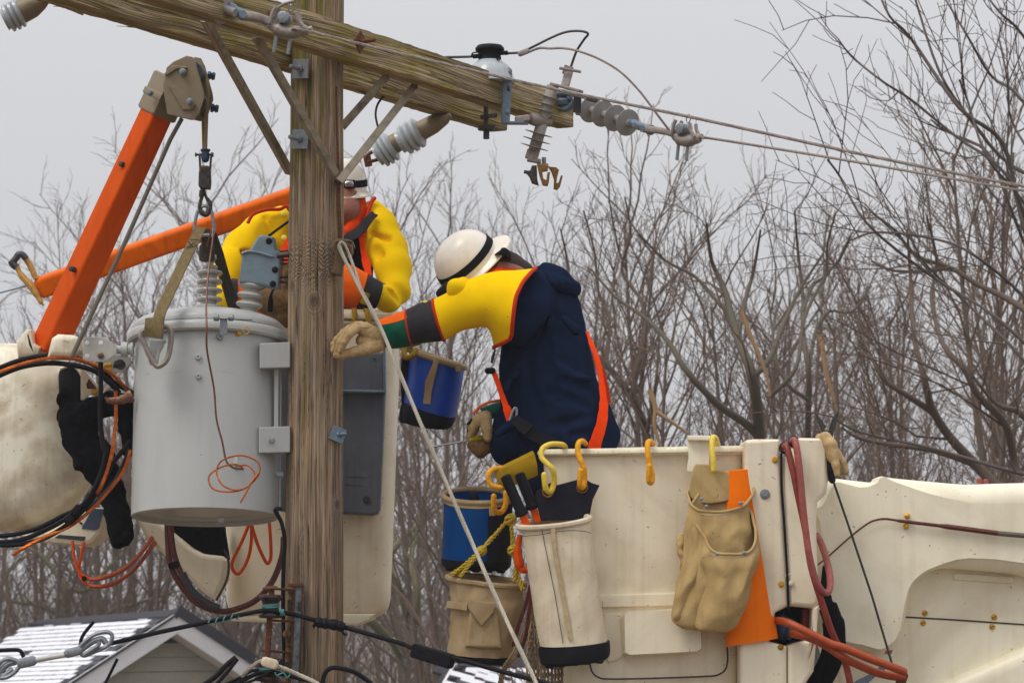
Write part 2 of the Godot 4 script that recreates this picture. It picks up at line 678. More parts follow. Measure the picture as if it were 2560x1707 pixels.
	mat("orange_sheet", c8(255, 116, 0), 0.5)
	mat("hose_pink", c8(160, 80, 72), 0.5, 0.0, 0.16, 0.2)
	mat("hose_red", c8(140, 52, 40), 0.5, 0.0, 0.16, 0.2)
	mat("hose_orange", c8(172, 70, 22), 0.5, 0.0, 0.12, 0.3)
	mat("hose_brown", c8(94, 38, 30), 0.5, 0.0, 0.16, 0.2)
	mat("hose_bright", c8(228, 84, 4), 0.4, 0.0, 0.08, 0.3)
	mat("bolt_yellow", c8(212, 160, 30), 0.5, 0.2, 0.15, 0.05)
	mat("bronze", c8(134, 96, 40), 0.5, 0.4, 0.25, 0.06)
	mat("handle_tan", c8(196, 148, 74), 0.6, 0.0, 0.15, 0.1)
	mat("tool_yellow", c8(190, 172, 20), 0.3, 0.0, 0.2, 0.05)
	mat("chrome", c8(190, 192, 196), 0.22, 0.9, 0.05, 0.05)
	mat("decal_blue", c8(64, 74, 96), 0.5, 0.0, 0.1, 0.1)
	mat("shingle", c8(62, 62, 70), 0.95, 0.0, 0.3, 0.4, 0.0, 0.05, 0.05)
	mat("shingle_light", c8(86, 86, 94), 0.95, 0.0, 0.3, 0.4, 0.0, 0.05, 0.05)
	mat("snow", c8(232, 233, 240), 0.8, 0.0, 0.03, 0.8)
	mat("trim_white", c8(232, 230, 232), 0.6, 0.0, 0.03, 0.6)
	mat("siding", c8(164, 160, 142), 0.7, 0.0, 0.05, 0.6)
	mat("ground", c8(112, 96, 78), 1.0, 0.0, 0.4, 6.0)
	for k in ["orange_paint", "orange_glass", "orange_sheet", "glove_orange", "glove_green", "strap_orange", "neck_cloth", "piping_red", "rubber_yellow", "hose_bright", "navy", "navy_dark", "black_cloth", "hook_orange", "yellow_old", "blue_vinyl", "rubber_black", "copper", "black_rubber", "black_vinyl", "strap_black"]:
		(M[k] as StandardMaterial3D).metallic_specular = 0.22
	M["navy"].metallic_specular = 0.1
	mat("blue_bright", c8(6, 70, 176), 0.4, 0.0, 0.04, 0.6)
	mat("canvas_stain", c8(186, 166, 130), 0.95, 0.0, 0.1, 0.2)
	M["rubber_yellow"].metallic_specular = 0.12
	mat("shed_grey", c8(146, 142, 138), 0.6, 0.0, 0.06, 0.2)
	mat("hook_cast", c8(104, 86, 54), 0.55, 0.2, 0.1, 0.2)
	var wear := {"cream": [0.06, 0.04, 150, 1.3, 1], "cream_clean": [0.05, 0.025, 130, 1.5, 2], "cream_dirty": [0.22, 0.05, 320, 1.2, 3], "cream_rim": [0.12, 0.05, 600, 0.6, 4], "orange_paint": [0.05, 0.10, 200, 1.0, 5], "orange_glass": [0.10, 0.12, 200, 0.9, 5],
		"canvas_cream": [0.10, 0.06, 160, 0.9, 6], "canvas_tan": [0.14, 0.05, 160, 0.9, 6], "canvas_khaki": [0.12, 0.05, 160, 0.9, 7], "helmet_white": [0.05, 0.0, 150, 0.6, 2], "rubber_yellow": [0.03, 0.0, 60, 1.0, 8], "tank_grey": [0.015, 0.02, 30, 1.6, 9], "tray_grey": [0.06, 0.05, 160, 1.0, 1], "orange_sheet": [0.03, 0.03, 60, 1.0, 8]}
	for k in wear:
		var m: StandardMaterial3D = M[k]
		var w: Array = wear[k]
		m.albedo_texture = wear_tex(w[0], w[1], w[2], w[4])
		m.uv1_scale = Vector3.ONE / w[3]
	for b in [["bark", 0.0], ["bark_limb", 1.0]]:
		var m := StandardMaterial3D.new()
		m.resource_name = b[0]
		m.vertex_color_use_as_albedo = true
		m.roughness = 0.95
		m.cull_mode = BaseMaterial3D.CULL_DISABLED
		M[b[0]] = m


# stains, vertical run marks and small dark scuffs, as a grey picture that tints a colour
func wear_tex(stain: float, streak: float, scuffs: int, nseed: int) -> ImageTexture:
	var key := "w%s %s %d %d" % [stain, streak, scuffs, nseed]
	if shared.has(key):
		return shared[key]
	var S := 420
	var n := FastNoiseLite.new()
	n.seed = nseed
	n.frequency = 1.0
	n.fractal_octaves = 4
	var im := Image.create(S, S, false, Image.FORMAT_RGB8)
	var ring := func(f: float) -> Vector2: return Vector2(cos(f * TAU), sin(f * TAU))
	for j in S:
		var b: Vector2 = ring.call(float(j) / S)
		for i in S:
			var a: Vector2 = ring.call(float(i) / S)
			var p := Vector3(a.x + b.y * 0.31, a.y + b.x, b.y) 
			var v := 1.0 - stain * clampf(0.35 + 1.4 * n.get_noise_3d(p.x * 1.1, p.y * 1.1, p.z * 1.1), 0.0, 1.0)
			v -= streak * clampf(-0.1 + 1.8 * n.get_noise_3d(a.x * 5.0 + 9.0, a.y * 5.0, b.x * 0.45), 0.0, 1.0)
			v -= 0.02 * n.get_noise_2d(i * 0.4, j * 0.4)
			im.set_pixel(i, j, Color(v, v * (1.0 - 0.25 * (1.0 - v)), v * (1.0 - 0.55 * (1.0 - v))))
	var rng := RandomNumberGenerator.new()
	rng.seed = nseed * 31
	for k in scuffs:
		var x := rng.randi() % S
		var y := rng.randi() % S
		var d := rng.randf_range(0.45, 0.92)
		var dx := rng.randf_range(-1, 1)
		var dy := rng.randf_range(-1, 1)
		var l := 1 + rng.randi() % (9 if rng.randf() < 0.2 else 3)
		for q in l:
			var px := posmod(int(x + dx * q), S)
			var py := posmod(int(y + dy * q), S)
			im.set_pixel(px, py, im.get_pixel(px, py) * Color(d, d * 0.97, d * 0.93))
	shared[key] = ImageTexture.create_from_image(im)
	return shared[key]


func gauss(x: float, s: float) -> float:
	return exp(-(x * x) / (s * s))

# weathered pole: the grain swings round its knots, cracks run up it, moss grows on one side
func pole_texture() -> Array:
	var W := 640
	var H := 1500
	var im := Image.create(W, H, false, Image.FORMAT_RGB8)
	var hm := Image.create(W, H, false, Image.FORMAT_RGB8)
	var n := FastNoiseLite.new()
	n.frequency = 1.0
	n.fractal_octaves = 3
	var n1 := FastNoiseLite.new()
	n1.seed = 5
	n1.frequency = 1.0
	n1.fractal_octaves = 1
	for j in H:
		var y := 9.0 - 3.4 * j / H
		for i in W:
			var a := (float(i) / W - 0.5) * TAU
			var b := 0.0
			b += 1.3 * gauss(a, 0.55) * gauss(y - 7.56, 0.13)
			b += 0.9 * gauss(a + 0.95, 0.35) * gauss(y - 7.57, 0.10)
			b += 0.8 * gauss(a - 0.62, 0.30) * gauss(y - 7.55, 0.09)
			b += 0.5 * gauss(a - 0.92, 0.22) * gauss(y - 6.63, 0.07)
			var wave := 0.05 * n1.get_noise_2d(a * 2.0, y * 1.3) 
			var g := a + wave
			var fine := n.get_noise_2d(g * 26.0, y * 1.6)
			var broad := n.get_noise_2d(g * 5.0 + 40.0, y * 1.0)
			var patch := n.get_noise_2d(a * 2.2 + 90.0, y * 3.5)
			var zig := 0.026 * asin(sin(a * 9.5 + 2.2 * n1.get_noise_2d(a * 2.0, y * 5.0))) / 1.57 + 0.012 * n1.get_noise_2d(a * 11.0, y * 5.0)
			var lines := (y + zig + 0.05 * a * a) * 345.0 + 4.0 * n1.get_noise_2d(a * 5.0 + 3.0, y * 7.0)
			var wavy := gauss(a, 1.15) * gauss(y - 7.62, 0.085)
			var ring := sin(lines) * clampf(wavy * 1.8, 0.0, 1.0)
			var crack := absf(n1.get_noise_2d(g * 8.5 + 7.0, y * 0.5))
			crack = clampf(1.15 - crack / 0.05, 0.0, 1.0) * clampf(0.5 + 1.8 * n1.get_noise_2d(a * 3.0 + 20.0, y * 1.2), 0.0, 1.0)
			var l := 0.52 + 0.30 * fine + 0.30 * broad + 0.16 * patch
			l = lerpf(l, 0.52 + 0.12 * broad, clampf(wavy, 0.0, 1.0) * 0.7) + ring * 0.27
			for kn in [[0.0, 7.45, 0.105], [-0.92, 7.52, 0.075], [0.95, 6.61, 0.07]]:
				var dx: float = (a - kn[0]) * 0.118
				var dy: float = (y - kn[1]) * 0.72
				var q: float = sqrt(dx * dx + dy * dy) / kn[2] * 3.0
				if q < 1.6:
					l = lerpf(l, 0.52 + 0.14 * sin(q * 16.0), clampf(1.6 - q, 0.0, 1.0))
					if q < 0.62:
						l = lerpf(l, 0.26, clampf((0.62 - q) * 5.0, 0.0, 1.0))
			l *= 1.0 - 0.5 * gauss(a - 0.01 - 0.04 * sin(y * 60.0), 0.025) * clampf(1.0 - absf(y - 7.33) / 0.10, 0.0, 1.0)
			l *= 1.0 - 0.82 * crack
			l = clampf(l, 0.06, 1.0)
			var warm := clampf(0.5 + 0.9 * n.get_noise_2d(a * 3.0 + 300.0, y * 1.4), 0.0, 1.0)
			var c := Color(0.27, 0.22, 0.175).lerp(Color(0.82, 0.74, 0.64), l).lerp(Color(0.66, 0.50, 0.36) * (0.32 + l), 0.45 * warm)
			c = c.lerp(Color(0.07, 0.055, 0.045), clampf((0.22 - l) * 5.0, 0.0, 0.85))
			var top := clampf((y - 7.55) / 0.9, 0.0, 1.0)
			var moss := clampf(-0.2 + 1.5 * n.get_noise_2d(a * 2.6 + 500.0, y * 2.2) + 1.35 * top * gauss(a + 0.75, 0.75) - 0.3 * (1 - top), 0.0, 1.0)
			moss = maxf(moss, 0.85 * gauss(a + 0.33, 0.13) * gauss(y - 7.15, 0.28) * (0.6 + fine))
			moss = maxf(moss, 0.8 * gauss(a - 0.85, 0.10) * gauss(y - 7.42, 0.22) * (0.6 + fine))
			c = c.lerp(Color(0.40, 0.37, 0.09) * (0.45 + 0.9 * l), 0.72 * moss)
			im.set_pixel(i, j, c)
			var h := clampf(0.5 + 0.22 * fine + 0.16 * ring - 0.6 * crack, 0.0, 1.0)
			hm.set_pixel(i, j, Color(h, h, h))
	return [ImageTexture.create_from_image(im), ImageTexture.create_from_image(hm)]

func arm_texture() -> Array:
	var W := 1400
	var H := 300
	var im := Image.create(W, H, false, Image.FORMAT_RGB8)
	var hm := Image.create(W, H, false, Image.FORMAT_RGB8)
	var n := FastNoiseLite.new()
	n.frequency = 1.0
	n.seed = 21
	n.fractal_octaves = 3
	for i in W:
		var x := float(i) / W * 4.8
		for j in H:
			var y := float(j) / H
			var b := 0.10 * n.get_noise_2d(x * 0.7 + 4.0, y * 2.0) + 0.05 * sin(x * 1.3 + 1.0)
			var g := y + b * 0.5
			var fine := n.get_noise_2d(x * 1.0, g * 62.0)
			var broad := n.get_noise_2d(x * 0.7 + 30.0, g * 17.0)
			var crack := clampf(1.0 - absf(n.get_noise_2d(x * 0.5 + 70.0, g * 15.0)) / 0.05, 0.0, 1.0)
			var l := clampf(0.50 + 0.42 * fine + 0.30 * broad, 0.05, 1.0)
			l *= 1.0 - 0.6 * crack
			var moss := clampf(0.34 + 1.3 * n.get_noise_2d(x * 2.2 + 200.0, y * 3.0 + 9.0) + 0.3 * fine, 0.0, 1.0)
			var c := Color(0.27, 0.21, 0.14).lerp(Color(0.95, 0.86, 0.69), l)
			c = c.lerp(Color(0.54, 0.49, 0.15) * (0.32 + 1.05 * l), 0.62 * moss)
			im.set_pixel(i, j, c)
			var h := clampf(0.5 + 0.35 * fine + 0.2 * broad - 0.5 * crack, 0.0, 1.0)
			hm.set_pixel(i, j, Color(h, h, h))
	return [ImageTexture.create_from_image(im), ImageTexture.create_from_image(hm)]

func wood_mat(t: Array, sx: float, sy: float, relief: float) -> StandardMaterial3D:
	var m := StandardMaterial3D.new()
	m.albedo_texture = t[0]
	m.heightmap_enabled = true
	m.heightmap_texture = t[1]
	m.heightmap_scale = relief
	m.roughness = 0.92
	m.cull_mode = BaseMaterial3D.CULL_DISABLED
	m.uv1_scale = Vector3(sx, sy, 1)
	return m


# ---------- trees ----------
class TreeMesh:
	var v := PackedVector3Array()
	var n := PackedVector3Array()
	var c := PackedColorArray()
	var ix := PackedInt32Array()

	func branch(p: PackedVector3Array, r0: float, r1: float, sides: int, col: Color, tip: Color) -> void:
		var m := p.size()
		var base := v.size()
		var s := Vector3(0.31, 0.2, 0.93)
		for i in m:
			var t := (p[mini(i + 1, m - 1)] - p[maxi(i - 1, 0)]).normalized()
			s = (s - t * s.dot(t))
			if s.length() < 0.05:
				s = t.cross(Vector3(0.9, 0.1, 0.3))
			s = s.normalized()
			var w := t.cross(s)
			var f := float(i) / (m - 1)
			var r := lerpf(r0, r1, f)
			var k := col.lerp(tip, f)
			for q in sides:
				var a := TAU * q / sides
				var d := s * cos(a) + w * sin(a)
				v.append(p[i] + d * r)
				n.append(d)
				c.append(k)
		for i in m - 1:
			for q in sides:
				var a := base + i * sides + q
				var b := base + i * sides + (q + 1) % sides
				ix.append(a); ix.append(b + sides); ix.append(b)
				ix.append(a); ix.append(a + sides); ix.append(b + sides)

	func mesh() -> ArrayMesh:
		var ar := []
		ar.resize(Mesh.ARRAY_MAX)
		ar[Mesh.ARRAY_VERTEX] = v
		ar[Mesh.ARRAY_NORMAL] = n
		ar[Mesh.ARRAY_COLOR] = c
		ar[Mesh.ARRAY_INDEX] = ix
		var am := ArrayMesh.new()
		am.add_surface_from_arrays(Mesh.PRIMITIVE_TRIANGLES, ar)
		return am

func wander(rng: RandomNumberGenerator, a: Vector3, d: Vector3, l: float, seg: int, kink: float, up: float) -> PackedVector3Array:
	var p := PackedVector3Array([a])
	for i in seg:
		d = (d + Vector3(rng.randf_range(-1, 1), rng.randf_range(-1, 1), rng.randf_range(-1, 1)) * kink + Vector3(0, up, 0)).normalized()
		p.append(p[i] + d * l / seg)
	return p

func along(p: PackedVector3Array, f: float) -> Array:
	var x := f * (p.size() - 1)
	var i := mini(int(x), p.size() - 2)
	return [p[i].lerp(p[i + 1], x - i), (p[i + 1] - p[i]).normalized()]

func sub_branches(tm: TreeMesh, rng: RandomNumberGenerator, p: PackedVector3Array, r0: float, r1: float, level: int, per_m: float, spread: float, up: float, tone: Color, lim: int) -> void:
	var l := 0.0
	for i in p.size() - 1:
		l += p[i].distance_to(p[i + 1])
	var count := maxi(2, int(l * per_m * rng.randf_range(0.8, 1.2)))
	for k in count:
		var f := lerpf(0.22 if level < 2 else 0.12, 1.0, pow((k + rng.randf()) / count, 0.85))
		var q := along(p, minf(f, 0.995))
		var t: Vector3 = q[1]
		var o := t.cross(Vector3(rng.randf_range(-1, 1), rng.randf_range(-1, 1), rng.randf_range(-1, 1))).normalized()
		var d := (t + o * spread * rng.randf_range(0.55, 1.25) + Vector3(0, up, 0)).normalized()
		var bl := l * rng.randf_range(0.30, 0.62) * lerpf(1.0, 0.5, f) * (0.62 if level == 0 else 1.0)
		bl = clampf(bl, 0.16, [4.2, 2.0, 1.0, 0.5][mini(level, 3)])
		var rr := lerpf(r0, r1, f)
		var br: float = clampf(rr * rng.randf_range(0.32, 0.5), [0.014, 0.0056, 0.0034, 0.0026][mini(level, 3)], 1.0)
		var seg: int = [6, 4, 3, 2][mini(level, 3)]
		var path := wander(rng, q[0], d, bl, seg, [0.2, 0.26, 0.3, 0.3][mini(level, 3)], up * 0.35)
		var shade := rng.randf_range(0.8, 1.25)
		tm.branch(path, br, maxf(br * 0.35, 0.0024), [5, 4, 3, 3][mini(level, 3)], tone * shade, Color(tone.r * 1.12, tone.g * 0.96, tone.b * 0.92) * shade)
		if level < lim:
			sub_branches(tm, rng, path, br, br * 0.35, level + 1, [0.0, per_m * 1.5, per_m * 2.4, per_m * 3.0][mini(level + 1, 3)] if level > 0 else per_m * 1.5, spread * 0.98, up * 0.9, tone, lim)

func make_tree(nseed: int, h: float, r: float, lean: float, per_m: float, spread: float, lim: int, forks: int) -> Array:
	var rng := RandomNumberGenerator.new()
	rng.seed = nseed
	var tr := TreeMesh.new()
	var cr := TreeMesh.new()
	var tone := Color(0.132, 0.097, 0.074) * rng.randf_range(0.85, 1.2)
	var gray := Color(0.12, 0.1, 0.073)
	for k in forks:
		var d := Vector3(rng.randf_range(-1, 1) * lean, 1, rng.randf_range(-1, 1) * lean).normalized()
		var p := wander(rng, Vector3(rng.randf_range(-0.2, 0.2) * (forks - 1), -0.3, rng.randf_range(-0.2, 0.2) * (forks - 1)), d, h * rng.randf_range(0.85, 1.1), 10, 0.07, 0.02)
		var rr := r * rng.randf_range(0.75, 1.1)
		tr.branch(p, rr, 0.012, 7, gray * rng.randf_range(0.85, 1.2), tone)
		sub_branches(cr, rng, p, rr, 0.012, 0, per_m, spread, 0.16, tone, lim)
	return [tr.mesh(), cr.mesh()]

func tree_node(called: String, ms: Array, at: Vector3, turn: float, scl: float, label: String, group: String) -> Node3D:
	var o := thing(called, label, "tree", at, group)
	o.rotation.y = turn
	o.scale = Vector3.ONE * scl
	for k in 2:
		var c := MeshInstance3D.new()
		c.mesh = ms[k]
		c.material_override = M[["bark_limb", "bark"][k]]
		c.name = ["trunk", "crown"][k]
		o.add_child(c)
	return o

func woods() -> void:
	var rng := RandomNumberGenerator.new()
	rng.seed = 77
	var kinds := []
	for k in 7:
		kinds.append(make_tree(100 + k * 13, 10.0, 0.07 + 0.014 * (k % 3), 0.15, 2.3 + 0.25 * (k % 3), 0.85, 2, 1 + (k % 2)))
	# near trees, each at its own place: pixel across, distance, height of the top above the ground
	var spots := [
		[40, 45.0, 11.4], [-60, 44.0, 10.5], [95, 50.0, 12.3], [150, 46.0, 11.6], [240, 52.0, 11.0], [290, 47.0, 10.6], [380, 50.0, 10.8], [430, 45.0, 11.6], [520, 47.0, 11.6], [600, 44.0, 13.2], [660, 50.0, 12.6], [700, 45.0, 12.8],
		[1010, 38.0, 11.2], [1090, 44.0, 11.8], [1150, 40.0, 11.8], [1250, 37.0, 11.6], [1330, 37.0, 11.2], [1420, 31.0, 10.6], [1500, 29.0, 10.8],
		[1590, 35.0, 11.6], [1690, 27.0, 10.6], [1760, 31.0, 11.7], [1850, 29.0, 11.3], [1935, 34.0, 11.6], [2010, 28.0, 10.8], [2090, 36.0, 12.0],
		[2180, 30.0, 11.0], [2290, 27.0, 11.0], [2380, 33.0, 12.4], [2470, 29.0, 11.6], [2560, 31.0, 12.6], [2650, 27.0, 11.8], [960, 46.0, 10.8]]
	spots.sort_custom(func(a, b): return a[0] < b[0])
	var seen_in := {}
	for i in spots.size():
		var s = spots[i]
		var g := P(s[0], 853, s[1])
		var u: float = s[0]
		var where := "at the left edge, behind the orange jib" if u < 180 else "behind the hanging transformer" if u < 560 else "behind the pole and the left worker" if u < 900 else \
			"between the two workers" if u < 1230 else "behind the worker in the navy hoodie" if u < 1560 else "behind the right lift bucket" if u < 2060 else "behind the cream boom cover at the right"
		seen_in[where] = seen_in.get(where, 0) + 1
		tree_node("bare_tree", kinds[i % kinds.size()], Vector3(g.x, 0, g.z), rng.randf() * TAU, s[2] / 11.0 * (0.93 if u > 1900.0 else 1.0) * rng.randf_range(0.93, 1.03),
			"%s bare tree from the left %s" % [["first", "second", "third", "fourth", "fifth", "sixth", "seventh", "eighth", "ninth"][seen_in[where] - 1], where], "bare trees " + where)
	# the wood farther off reads as one mass
	for k in 3:
		for half in 2:
			var mm := MultiMesh.new()
			mm.transform_format = MultiMesh.TRANSFORM_3D
			mm.mesh = kinds[k * 2][half]
			mm.instance_count = 34
			rng.seed = 500 + k
			for i in 34:
				var d := rng.randf_range(48.0, 84.0)
				var x := rng.randf_range(-0.42, 0.40) * d
				var b := Basis(Vector3.UP, rng.randf() * TAU).scaled(Vector3.ONE * rng.randf_range(0.82, 1.18) * (0.85 + 0.004 * d))
				mm.set_instance_transform(i, Transform3D(b, Vector3(x, 0, -d)))
			if half == 0:
				var o := Node3D.new()
				o.name = "distant_wood" if k == 0 else "distant_wood_%03d" % k
				add_child(o)
				o.set_meta("kind", "stuff")
				meta(o, "far-off bare wood that fills the gaps between the nearer trees", "wood")
				taken["last"] = o
			var mi := MultiMeshInstance3D.new()
			mi.multimesh = mm
			mi.material_override = M[["bark_limb", "bark"][half]]
			mi.name = ["trunk", "crown"][half]
			mi.set_meta("kind", "stuff")
			(taken["last"] as Node3D).add_child(mi)
	# undergrowth: thin saplings that close the view near the ground
	var sap := TreeMesh.new()
	rng.seed = 9
	for i in 130:
		var d := rng.randf_range(22.0, 60.0)
		var x := rng.randf_range(-0.36 if d > 46.0 else 0.06, 0.3) * d
		var p := wander(rng, Vector3(x, 0, -d), Vector3(rng.randf_range(-0.2, 0.2), 1, rng.randf_range(-0.2, 0.2)).normalized(), rng.randf_range(4.0, 7.0), 5, 0.12, 0.05)
		sap.branch(p, rng.randf_range(0.02, 0.06), 0.006, 4, Color(0.14, 0.115, 0.085), Color(0.13, 0.095, 0.075))
		sub_branches(sap, rng, p, 0.02, 0.006, 1, 2.6, 0.8, 0.1, Color(0.15, 0.11, 0.085), 1)
	var so := MeshInstance3D.new()
	so.mesh = sap.mesh()
	so.material_override = M["bark"]
	so.name = "undergrowth"
	add_child(so)
	so.set_meta("kind", "stuff")
	meta(so, "thin bare saplings and brush under the trees", "undergrowth")
	big_tree()
	broad_trees()

# the near tree whose limbs come in from the right edge
func big_tree() -> void:
	var limbs := [
		[20.0, 0.075, [2700, 1050, 2560, 560, 2508, 358, 2400, 270, 2278, 95, 2225, 40, 2190, -40]],
		[20.3, 0.05, [2540, 420, 2430, 300, 2350, 180, 2290, 0, 2270, -60]],
		[19.7, 0.045, [2610, 640, 2520, 440, 2390, 340, 2280, 250, 2210, 205, 2140, 150, 2112, 120]],
		[20.6, 0.055, [2720, 520, 2560, 255, 2480, 190, 2420, 90, 2360, -10]],
		[19.5, 0.045, [2680, 760, 2570, 520, 2470, 395, 2420, 250, 2400, 200]],
		[20.2, 0.05, [2690, 300, 2560, 90, 2500, 30, 2440, -50]],
		[19.2, 0.05, [2680, 980, 2500, 800, 2330, 690, 2170, 560, 2100, 440, 2070, 400]],
		[19.4, 0.045, [2700, 900, 2560, 740, 2440, 640, 2350, 600, 2200, 580, 2130, 600]],
		[20.8, 0.055, [2740, 1000, 2600, 700, 2520, 500, 2470, 380, 2370, 330, 2330, 300]],
		[19.0, 0.05, [2720, 1240, 2500, 1170, 2330, 1120, 2150, 1080, 2080, 1040]],
		[19.8, 0.05, [2740, 1150, 2560, 900, 2420, 760, 2300, 640, 2265, 520]],
		[20.5, 0.04, [2720, 640, 2600, 420, 2530, 300, 2520, 200, 2500, 100]]]
	var rng := RandomNumberGenerator.new()
	rng.seed = 41
	var tr := TreeMesh.new()
	var cr := TreeMesh.new()
	var root := P(2830, 853, 20.0)
	var base := Vector3(root.x, 0, root.z)
	var tone := Color(0.10, 0.08, 0.072)
	tr.branch(curve(PackedVector3Array([Vector3.ZERO, Vector3(-0.05, 3, 0), Vector3(-0.12, 5.5, 0.05), Vector3(-0.1, 8.5, 0.0), Vector3(0.2, 11, 0)]), 4), 0.22, 0.07, 9, Color(0.1, 0.09, 0.075), tone)
	for l in limbs:
		var p := PackedVector3Array()
		var xy: Array = l[2]
		for i in range(0, xy.size(), 2):
			p.append(P(xy[i], xy[i + 1], l[0] + 0.25 * sin(i * 1.3 + l[0] * 9.0)) - base)
		p.insert(0, Vector3(-0.1, p[0].y - 0.35, 0))
		p = curve(p, 4)
		tr.branch(p, l[1] * 0.30, 0.006, 6, tone * 1.15, tone)
		sub_branches(cr, rng, p, l[1] * 0.26, 0.006, 1, 1.6, 0.75, 0.07, tone, 2)
	tree_node("limbed_tree", [tr.mesh(), cr.mesh()], base, 0.0, 1.0, "big bare tree whose long dark limbs arch in from the right edge", "")
	# two pale snapped branches and lichened trunks seen low between the trees
	var mb := TreeMesh.new()
	for b in [[QS("H", 22.5, [60, 1040, 95, 1150, 90, 1260, 130, 1390]), 0.022], [QS("H", 22.5, [95, 1170, 200, 1240, 300, 1310]), 0.018], [QS("H", 23.5, [620, 560, 700, 760, 770, 930, 800, 1080]), 0.02], [QS("H", 24.0, [1110, 700, 1140, 920, 1180, 1060, 1210, 1190]), 0.022]]:
		mb.branch(curve(b[0], 5), b[1], b[1] * 0.5, 6, Color(0.36, 0.22, 0.11), Color(0.3, 0.19, 0.1))
	var so := MeshInstance3D.new()
	so.mesh = mb.mesh()
	so.material_override = M["bark"]
	so.name = "peeled_branches"
	add_child(so)
	so.set_meta("kind", "stuff")
	meta(so, "pale peeled branches standing in the brush behind the right lift bucket", "branch")

